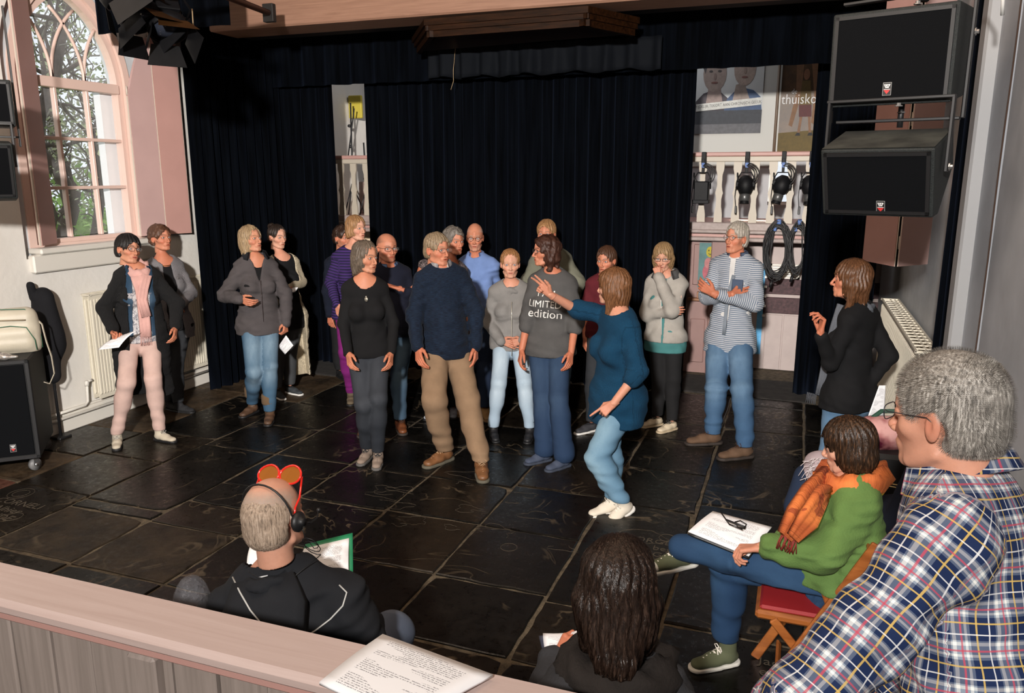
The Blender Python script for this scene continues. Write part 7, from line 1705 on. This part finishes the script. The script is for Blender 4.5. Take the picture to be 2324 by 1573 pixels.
Mg=frame(lf(.52,-.16,TZ),x=(Mf.to_3x3()@Vector((-1,-.12,0))),z=(0,0,1));A=M2n(Mg);arr_obj('bag_body',V@A[:3,:3].T+A[:3,3],Q,BV,bagt)
GP_=simple('green_piping',(.02,.11,.06),.5);b=MB(Mg);b.tube([(.03,.0,.02),(.02,-.005,.14),(.05,-.005,.20),(.40,-.005,.22),(.50,.0,.20),(.545,.01,.10),(.55,.01,.02)],.0035,6);b.tube([(.0,.06,.33),(.25,.05,.345),(.50,.06,.33),(.57,.08,.26),(.585,.10,.10),(.585,.10,.02)],.0035,6);b.build('piping',GP_,bagt)
b=MB(Mg);b.tube([(.03,.012,.255),(.28,.0,.27),(.50,.01,.255)],.005,6);b.build('zip',simple('zip_tan',(.30,.24,.16),.6),bagt)
b=MB(Mg);b.tube([(.57,.11,.24),(.60,.10,.20),(.615,.10,.06),(.635,.12,-.06),(.64,.12,-.20),(.60,.12,-.28),(.56,.12,-.26)],.014,8,flat=.3);b.build('strap',BV,bagt)
b=MB(Mg);b.box((.18,-.03,.0),(.27,-.028,.09));b.build('green_label',GP_,bagt)
# silver court shoe
ht=thing('court_shoe','silver glitter high-heeled court shoe on the floor loudspeaker beside the bag','shoe',lf(.15,-.06,TZ));SIL=simple('silver_glitter',(.42,.39,.36),.35,.6,noise=.5,nscale=160)
v=Vol((-.04,-.06,-.01),(.27,.06,.14),.0045);v.cone((.0,0,.105),(.07,0,.075),.030,.028,.02,n=(0,1,0),q=.9);v.cone((.07,0,.072),(.15,0,.026),.027,.032,.02,n=(0,0,1),q=.8);v.cone((.15,0,.024),(.225,0,.020),.034,.014,.02,n=(0,0,1),q=.65)
v.cone((.01,0,.125),(.13,0,.070),.026,.026,.006,sub=True);v.cone((-.012,0,.09),(.0,0,.004),.017,.008,.01)
X,Y,Z=v.full();v.F=np.maximum(v.F,-Z+.0+0*X+0*Y).astype(np.float32);V,Q=v.mesh();Mh=M2n(frame(lf(.30,-.05,TZ+.001),x=(Mf.to_3x3()@Vector((-1,.12,0))),z=(0,0,1)));arr_obj('upper',V@Mh[:3,:3].T+Mh[:3,3],Q,SIL,ht)
b=MB();q=Vector(lf(.25,-.09,TZ));b.tube([q,q+Vector(Mf.to_3x3()@Vector((-.10,.0,0)))],.006,8);tag(b.build('marker_pen',simple('magenta',(.5,.02,.35),.4)),'small magenta marker lying beside the silver shoe','pen')
# black coat hung at the wall
v=Vol((-6.0,4.4,.35),(-5.45,5.1,1.45),.012);cc=atd(118,700,6.05);C0=np.array([-5.80,4.70,1.12])
v.cone(C0+UPV*.08,C0-UPV*.30,.10,.14,.05,n=(0,1,0),q=.75);v.cone(C0-UPV*.25,C0-UPV*.55,.12,.08,.05,n=(0,1,0),q=.6);v.cone(C0+UPV*.10+np.array([-.03,-.06,0]),C0+UPV*.20+np.array([-.02,-.08,0]),.03,.03,.02)
X,Y,Z=v.full();v.F+=(.012*wav((X,Y,Z*.5),24,6)).astype(np.float32);V,Q=v.mesh();tag(arr_obj('coat',V,Q,cloth('coat_black',(.008,.008,.010),'fleece')),'black coat hanging behind the floor loudspeaker near the radiator','coat')
b=MB();b.tube([(-5.80,4.70,.0),(-5.80,4.70,1.28)],.012,8);b.box((-5.86,4.64,0),(-5.74,4.76,.02),.005);tag(b.build('coat_stand',BKM),'thin black stand holding the black coat','stand')
# gallery lamps and cable coils
def hang_lamp(label,px,kind,Y=8.66):
    c=ony(px,352,Y);t=thing('theatre_lamp',label,'lamp',(c[0],Y,2.0),'lamps clamped to the gallery rail');x=c[0]
    b=MB();b.box((x-.022,Y-.03,2.30),(x+.022,Y+.09,2.43),.004);b.box((x-.014,Y-.035,2.22),(x+.014,Y-.02,2.36),.003);b.build('hook_clamp',LMB,t)
    b=MB();b.box((x-.016,Y-.042,2.27),(x+.016,Y-.034,2.32));b.build('blue_tape',simple('tape_blue',(.01,.08,.30),.5),t)
    b=MB();P=[(x-.085,Y-.03,2.05),(x-.085,Y-.03,2.16),(x-.05,Y-.03,2.22),(x+.05,Y-.03,2.22),(x+.085,Y-.03,2.16),(x+.085,Y-.03,2.05)];b.tube(P,.007,6);b.build('yoke',LMB,t)
    if kind=='box':
        b=MB();b.box((x-.075,Y-.12,1.93),(x+.075,Y+.02,2.13),.01);b.box((x-.085,Y-.13,1.90),(x+.085,Y+.03,1.94),.005);b.build('housing',LMB,t)
    else:
        a=Vector((.0 if kind=='a' else -.25,-.15,-1)).normalized();M=frame((x,Y-.05,2.10),x=a,z=(0,1,0));b=MB(M);b.lathe([(.035,-.09),(.075,-.05),(.088,.02),(.06,.09),(.045,.10),(.045,.19),(.05,.20)],(0,0,0),(1,0,0),14);b.box((-.02,-.095,-.04),(.03,.095,.04),.005);b.build('housing',LMB,t)
        b=MB(M);b.lathe([(.046,.10),(.05,.105),(.05,.17),(.046,.172)],(0,0,0),(1,0,0),14);b.build('lens_barrel',simple('barrel_grey',(.10,.10,.10),.35,.5),t)
    b=MB()
    for k in range(3):
        r=.085+.012*k;P=[(x+.01*k+r*math.sin(a),Y-.055-.006*k,2.20+r*1.15*math.cos(a)*.9) for a in [i*6.283/18 for i in range(15)]];b.tube(P,.006,5)
    b.tube([(x-.09,Y-.05,2.14),(x-.10,Y-.06,1.98),(x-.085,Y-.06,1.86)],.004,5);b.box((x-.095,Y-.07,1.80),(x-.072,Y-.05,1.88),.004);b.build('cable',BKP,t);return t
hang_lamp('square black theatre lamp at the left end of the gallery rail',1598,'box');hang_lamp('black profile lamp hanging straight down in the middle of the gallery rail',1697,'a');hang_lamp('black profile lamp with grey barrel tilted left on the gallery rail',1780,'b');hang_lamp('black lamp half hidden by the curtain at the right end of the gallery rail',1843,'a')
def coil(label,x,z,rx,rz,n,seed,Y=8.64):
    r=random.Random(seed);t=thing('cable_coil',label,'cable',(x,Y,z),'cable coils hung on the gallery front')
    b=MB()
    for k in range(n):
        ph=r.random()*6;ax_=rx*r.uniform(.62,1.0);az=rz*r.uniform(.75,1.08);ox=r.uniform(-.02,.02);P=[]
        for i in range(26): a=i*6.283/26;P.append((x+ox+ax_*math.sin(a)+.01*math.sin(3*a+ph),Y-.012*r.random()-.02*(k%3),z-rz*.96+az*math.cos(a)+.012*math.sin(2*a+ph)))
        b.tube(P,.0065,5,closed=True)
    b.build('cable',BKP,t);b=MB();b.box((x-.02,Y-.05,z-.02),(x+.02,Y+.02,z+.03),.004);b.box((x-.05,Y-.05,z-.09),(x-.02,Y+.0,z-.05),.004);b.build('blue_tie',simple('tape_blue',(.01,.08,.30),.5),t)
    b=MB();b.tube([(x+.0,Y-.04,z-rz*1.8),(x-.03,Y-.05,z-rz*2.05)],.006,5);b.tube([(x-.03,Y-.05,z-rz*2.02),(x-.045,Y-.05,z-rz*2.25)],.016,8);b.build('plug',BKP,t)
coil('large loop of black cable hanging left on the gallery front',-.185,1.72,.13,.30,17,1);coil('second loop of black cable hanging right against the curtain',.015,1.72,.10,.27,12,2)
# posters (flat prints on boards)
def board(name,label,cat,x0,x1,z0,z1,Y,mat,shapes,texts=()):
    t=thing(name,label,cat,(x0,Y,z0));b=MB();b.box((x0,Y-.006,z0),(x1,Y,z1));b.build('sheet',mat,t);k=0
    for (poly,col) in shapes:
        k+=1;b=MB();b.prism([(x0+u*(x1-x0),Y-.006,z0+v*(z1-z0)) for u,v in poly],-.0005-.0005*k,0,(0,1,0));b.build('print',simple('print_%s_%d'%(name[:4]+label[:6],k),tuple(c*.62 for c in col),.7,noise=.15,nscale=25),t)
    for (tx,u,v,s_,col,sh) in texts: carve_text(tx,(0,0,0),s_,R=Matrix.Translation((x0+u*(x1-x0),Y-.007-.0005*k-.001,z0+v*(z1-z0)))@Matrix.Rotation(math.pi/2,4,'X')@Matrix.Rotation(sh,4,'Z'),mat=simple('ink_%d'%int(col[0]*100),col,.7),name='poster_lettering',parent=t,ext=.0002,sx=.8)
    return t
def ov(cx,cy,rx,ry,n=18): return [(cx+rx*math.cos(i*6.283/n),cy+ry*math.sin(i*6.283/n)) for i in range(n)]
SKT=(.30,.23,.20);HRT=(.07,.06,.06)
board('notice_board','large pale panel behind the left poster above the gallery','panel',-1.6,-.30,2.30,3.9,10.49,simple('panel_cream',(.36,.355,.33),.6),[])
board('poster','poster with two solemn men and a slanted caption strip above the gallery','poster',-1.33,-.52,2.70,3.86,10.475,simple('poster_white',(.34,.35,.35),.6),
 [([(0,0),(1,0),(1,.12),(0,.13)],(.12,.12,.13)),([(0,.10),(1,.10),(1,.24),(0,.24)],(.035,.04,.05)),([(.005,.24),(.01,.34),(.12,.42),(.24,.45),(.38,.43),(.50,.36),(.56,.24)],(.05,.04,.05)),([(.44,.24),(.48,.36),(.58,.43),(.70,.47),(.86,.44),(.97,.37),(.995,.24)],(.05,.09,.18)),([(.55,.30),(.85,.28),(.72,.52),(.60,.50)],(.28,.22,.19)),
  ([(.16,.30),(.42,.30),(.36,.52),(.20,.52)],(.27,.20,.18)),(ov(.28,.62,.175,.185),SKT),(ov(.72,.66,.16,.175),(.34,.26,.22)),([(.09,.70),(.14,.62),(.17,.74),(.40,.74),(.44,.66),(.47,.78),(.40,.92),(.14,.92)],HRT),([(.55,.74),(.59,.76),(.84,.76),(.89,.72),(.90,.88),(.76,.95),(.58,.92)],HRT),
  (ov(.22,.645,.028,.012),(.05,.04,.04)),(ov(.35,.645,.028,.012),(.05,.04,.04)),(ov(.67,.69,.025,.011),(.06,.05,.05)),(ov(.78,.69,.025,.011),(.06,.05,.05)),(ov(.285,.59,.02,.035),(.22,.15,.13)),(ov(.725,.64,.02,.033),(.25,.18,.15)),(ov(.28,.53,.05,.010),(.18,.07,.06)),(ov(.72,.575,.045,.010),(.2,.08,.07)),
  ([(.02,.235),(.98,.29),(.98,.365),(.02,.31)],(.60,.60,.56))],[('TIJDELIJK TEKORT AAN CHRONISCH GELUK',.5,.300,.050,(.02,.02,.02),.055)])
board('poster','dark brown poster with bare legs and grey title above the gallery','poster',-.31,.20,2.44,3.60,10.47,simple('poster_brown',(.055,.028,.010),.5,noise=.4,nscale=8),
 [([(0,0),(1,0),(1,.25),(0,.22)],(.13,.085,.012)),([(.22,.30),(.34,.62),(.30,.98),(.48,.98),(.46,.6),(.30,.28)],(.22,.11,.05)),([(.62,.98),(.80,.98),(.86,.6),(.80,.30),(.72,.32),(.74,.6)],(.24,.12,.055)),(ov(.55,.80,.07,.055),(.26,.12,.06)),([(.46,.74),(.64,.74),(.70,.50),(.42,.50)],(.14,.09,.02)),([(.42,.50),(.70,.50),(.72,.38),(.44,.38)],(.10,.02,.02)),([(.46,.38),(.52,.38),(.48,.20),(.42,.20)],(.24,.12,.06)),([(.64,.38),(.70,.38),(.74,.20),(.69,.20)],(.24,.12,.06)),([(.38,.19),(.50,.19),(.48,.22),(.42,.22)],(.01,.01,.01)),([(.66,.19),(.78,.19),(.76,.22),(.69,.22)],(.01,.01,.01))],
 [('de',.30,.635,.085,(.50,.50,.50),0),('thuiskom',.52,.555,.17,(.50,.50,.50),0)])
b=MB();b.tube([(-.345,10.42,1.66),(-.345,10.42,4.3)],.018,10);tag(b.build('trim_9',simple('pipe_brown',(.10,.065,.04),.5)),kind='structure')
board('poster','small teal poster with yellow smiley and pink figure on the pink partition','poster',-1.00,-.72,.98,1.47,8.835,simple('poster_teal',(.06,.15,.15),.6,noise=.2,nscale=10),
 [(ov(.42,.35,.26,.20),(.60,.16,.20)),(ov(.36,.55,.14,.12),(.62,.25,.25)),(ov(.62,.46,.13,.10),(.65,.20,.24)),(ov(.42,.80,.15,.12),(.60,.50,.03)),(ov(.37,.83,.018,.022),(.02,.02,.02)),(ov(.47,.83,.018,.022),(.02,.02,.02)),([(.33,.78),(.42,.75),(.51,.78),(.42,.73)],(.02,.02,.02))],[('FINALISTEN',.46,.10,.062,(.02,.03,.12),0)])
# blue hanging cloth strip with tabs, slatted lamp with its glow painted as bright slats, shelf
b=MB();b.box((-.365,9.24,.18),(-.305,9.25,1.22));st=b.build('banner_strip',simple('banner_blue',(.10,.35,.62),.7,noise=.5,nscale=5));tag(st,'narrow blue and white cloth strip hanging beside the maroon boards','cloth')
b=MB()
for k in range(5): z=.62+k*.11;b.box((-.31,9.235,z),(-.28,9.24,z+.025))
b.build('tab',WH,st)
sl=thing('louvred_lamp','small louvred vent with its glow painted as bright slats behind the cable coils','luminaire',(-.12,9.28,1.1))
b=MB();b.box((-.26,9.255,1.06),(.06,9.29,1.08));b.box((-.26,9.255,1.20),(.06,9.29,1.22));b.box((-.26,9.255,1.06),(-.24,9.29,1.22));b.box((.04,9.255,1.06),(.06,9.29,1.22));b.build('frame',WH,sl)
for k in range(5): b=MB();b.box((-.24,9.262,1.085+k*.023),(.04,9.268,1.099+k*.023));b.build('slat',simple('slat_white',(.85,.83,.75),.4),sl)
b=MB();b.box((-1.10,8.78,.83),(-.88,8.86,.86),.005);b.box((-1.0,8.80,.86),(-.96,8.84,.93),.004);tag(b.build('wall_shelf',wood_mat('shelf_wood',(.22,.10,.05),(.34,.17,.09))),'small wooden shelf with a hook on the pink partition','shelf')
# tripods and gear on the left gallery
def stand(label,x,y,h_,seed):
    r=random.Random(seed);t=thing('microphone_stand',label,'stand',(x,y,1.66),'stands stored on the left gallery');b=MB();b.tube([(x,y,1.66),(x+r.uniform(-.04,.04),y,1.66+h_)],.011,8);b.build('pole',BKM,t)
    for k in range(3): a=k*2.1+r.random();b=MB();b.tube([(x,y,1.66+.42),(x+.16*math.cos(a),y+.16*math.sin(a),1.67)],.008,6);b.build('leg',BKM,t)
    b=MB();b.tube([(x-.05,y,1.66+h_*.5),(x+.08,y,1.66+h_*.95)],.008,6);b.lathe([(.018,-.02),(.018,.02)],(x,y,1.66+h_*.62),(0,0,1),8);b.lathe([(.02,-.02),(.02,.02)],(x,y,1.66+h_*.8),(0,1,0),8);b.build('boom',BKM,t)
for i,(x,y,h_) in enumerate(((-5.62,9.3,1.45),(-5.45,9.4,.95),(-5.28,9.35,1.25),(-5.18,9.5,1.1))): stand(['tallest black stand at the left of the gallery gap','short black stand in the middle of the gallery gap','leaning black stand right in the gallery gap','black stand at the curtain edge of the gallery gap'][i],x,y,h_,i)
b=MB();b.box((-5.90,9.75,2.95),(-5.70,9.8,3.25),.01);tag(b.build('yellow_card',simple('yellow_card',(.45,.36,.04),.7)),'yellow card on the wall behind the gallery stands','card')
b=MB();b.box((-5.88,9.9,1.66),(-4.7,10.3,2.1),.01);b.box((-5.88,10.3,2.6),(-5.2,10.45,2.85),.01);tag(b.build('gallery_chest',simple('chest_pinkbrown',(.24,.17,.15),.7)),'pinkish low chest behind the left gallery balusters','chest')
# second chair with coat, scarf and bag beyond the woman in green
ch=thing('padded_chair','black padded chair with ribbed back standing behind the woman in green','chair',(.45,3.75,0))
b=MB()
for (x,y) in ((.28,3.62),(.28,4.0),(.66,3.62),(.66,4.0)): b.tube([(x,y,0),(x,y,.44 if x<.5 else .86)],.012,8)
b.build('leg',BKM,ch);b=MB();b.box((.26,3.60,.43),(.66,4.02,.48),.015);b.build('seat',BKP,ch)
m=NT('ribbed_mesh');m.base((.012,.014,.018));m.b.inputs['Roughness'].default_value=.5;w_=m.n('TexWave');w_.inputs['Scale'].default_value=38;m.l(m.coord(),w_.inputs[0]);m.bump(w_.outputs[0],.8,.004);b=MB();b.box((.64,3.60,.52),(.68,4.02,.90),.012);b.build('backrest',m.m,ch)
def blob(name,label,cat,cones,mat,amp=.010,h=.012,fr=24,seed=1,group=None):
    P=np.array([c[0] for c in cones]+[c[1] for c in cones]);r=max(max(c[2],c[3]) for c in cones);v=Vol(P.min(0)-r-.05,P.max(0)+r+.05,h)
    for c in cones: v.cone(c[0],c[1],c[2],c[3],.04,n=(c[4] if len(c)>4 else None),q=(c[5] if len(c)>5 else 1))
    X,Y,Z=v.full();v.F+=(amp*wav((X,Y,Z*.7),fr,seed)).astype(np.float32);V,Q=v.mesh();return tag(arr_obj(name,V,Q,mat),label,cat,group)
NV=cloth('navy_coat',(.006,.009,.020),'plain')
blob('coat','dark navy coat heaped on the black chair behind the woman in green','coat',[((.32,3.75,.60),(.62,3.9,.62),.12,.12),((.62,3.70,.90),(.62,3.96,.92),.07,.07),((.62,3.7,.9),(.56,3.72,.65),.08,.1),((.20,3.72,.55),(.30,3.8,.62),.09,.10)],NV,.012)
b=MB();b.tube([atd(1985,1085,3.45),atd(2020,1098,3.4),atd(2062,1105,3.35)],.003,5);b.tube([atd(1985,1090,3.44),atd(2020,1104,3.39),atd(2062,1112,3.34)],.003,5);tag(b.build('piping_tape',simple('piping_tan',(.55,.42,.2),.6)),'pale double piping on the dark navy coat','trim')
MS=cloth('maroon_scarf',(.42,.34,.36),'tee',(.20,.02,.05));c1=atd(1862,1052,3.75)
sf=blob('scarf','white and maroon fringed scarf lying over the coat left of the woman in green','scarf',[(c1,c1-UPV*.12+RT*.02,.07,.08),(c1+RT*.05,c1+RT*.07-UPV*.1,.05,.06)],MS,.012,.009,34)
b=MB();rq=random.Random(8)
for i in range(40):
    s0=c1+RT*rq.uniform(-.08,.03)+UPV*rq.uniform(-.12,.06)-FH*.07;b.tube([s0,s0+RT*rq.uniform(-.05,.01)-UPV*rq.uniform(-.02,.03),s0+RT*rq.uniform(-.07,.01)-UPV*rq.uniform(.0,.06)],.0018,4)
b.build('fringe',simple('fringe_white',(.62,.55,.56),.8),sf)
blob('jeans_bundle','dark blue denim garment below the fringed scarf','garment',[(atd(1832,1085,3.8),atd(1815,1150,3.75),.07,.08)],DEN('navy',(.012,.022,.05),(.03,.045,.08)),.008)
cb_=atd(2022,975,3.9);bg_=blob('handbag','glossy maroon and pink printed bag on the chair beside the man in plaid','bag',[(cb_-RT*.10,cb_+RT*.12,.085,.085,UPV,.8),(cb_-UPV*.03-RT*.08,cb_-UPV*.03+RT*.1,.08,.08)],(lambda m:(m.base(m.ramp(m.noise(m.coord(),7,3),[(.38,(.07,.008,.02)),(.5,(.35,.14,.14)),(.62,(.55,.30,.28))])),m.b.inputs['Roughness'].__setattr__('default_value',.2),m.m)[2])(NT('bag_print')),.008,.010)
b=MB();b.tube([cb_-RT*.12+UPV*.05,cb_-RT*.06+UPV*.10,cb_+RT*.06+UPV*.10,cb_+RT*.14+UPV*.06],.012,8);b.build('handle',simple('dark_green_cloth',(.01,.05,.03),.8),bg_)
b=MB();q=cb_;b.box((q[0]-.20,q[1]-.16,0),(q[0]+.22,q[1]+.16,q[2]-.09),.02);tag(b.build('side_table',BKP),'low black box table under the maroon printed bag','table')
# lettering on the sweatshirt
def project_text(person,garment,lines,mat,center,u,v):
    from mathutils.bvhtree import BVHTree
    me=garment.data;bv=BVHTree.FromPolygons([x.co for x in me.vertices],[tuple(q.vertices) for q in me.polygons])
    n=Vector(nrm(np.cross(u,v)))
    for (tx,dx,dy,size,fx) in lines:
        cu=bpy.data.curves.new('t','FONT');cu.body=tx;cu.size=size;cu.resolution_u=3;cu.align_x='CENTER';cu.offset=-size*.004;cu.shear=fx
        o=bpy.data.objects.new('t',cu);C.objects.link(o);dg=bpy.context.evaluated_depsgraph_get();m2=bpy.data.meshes.new_from_object(o.evaluated_get(dg));bpy.data.objects.remove(o)
        bm=bmesh.new();bm.from_mesh(m2);bmesh.ops.triangulate(bm,faces=bm.faces);bmesh.ops.subdivide_edges(bm,edges=[e for e in bm.edges if e.calc_length()>.012],cuts=2,use_grid_fill=False)
        for q in bm.verts:
            p=Vector(center)+Vector(u)*(q.co.x+dx)+Vector(v)*(q.co.y+dy)+n*.5;h=bv.ray_cast(p,-n,1.)
            q.co=(h[0]+n*.003) if h[0] is not None else p-n*.5
        bm.to_mesh(m2);bm.free();m2.materials.clear();m2.materials.append(mat);o=bpy.data.objects.new('lettering',m2);_finish(o,garment)
p=p13;g=[c for c in p.g.children if c.name.startswith('sweatshirt')][0]
cc=p.neck-p.up*.20+p.n*.05
project_text(p,g,[('I AM',-.02,.045,.075,0),('LIMITED',-.02,-.035,.075,0),('edition',-.02,-.12,.10,.1)],simple('print_white',(.75,.73,.70),.7),cc,tuple(p.side),tuple(p.up))
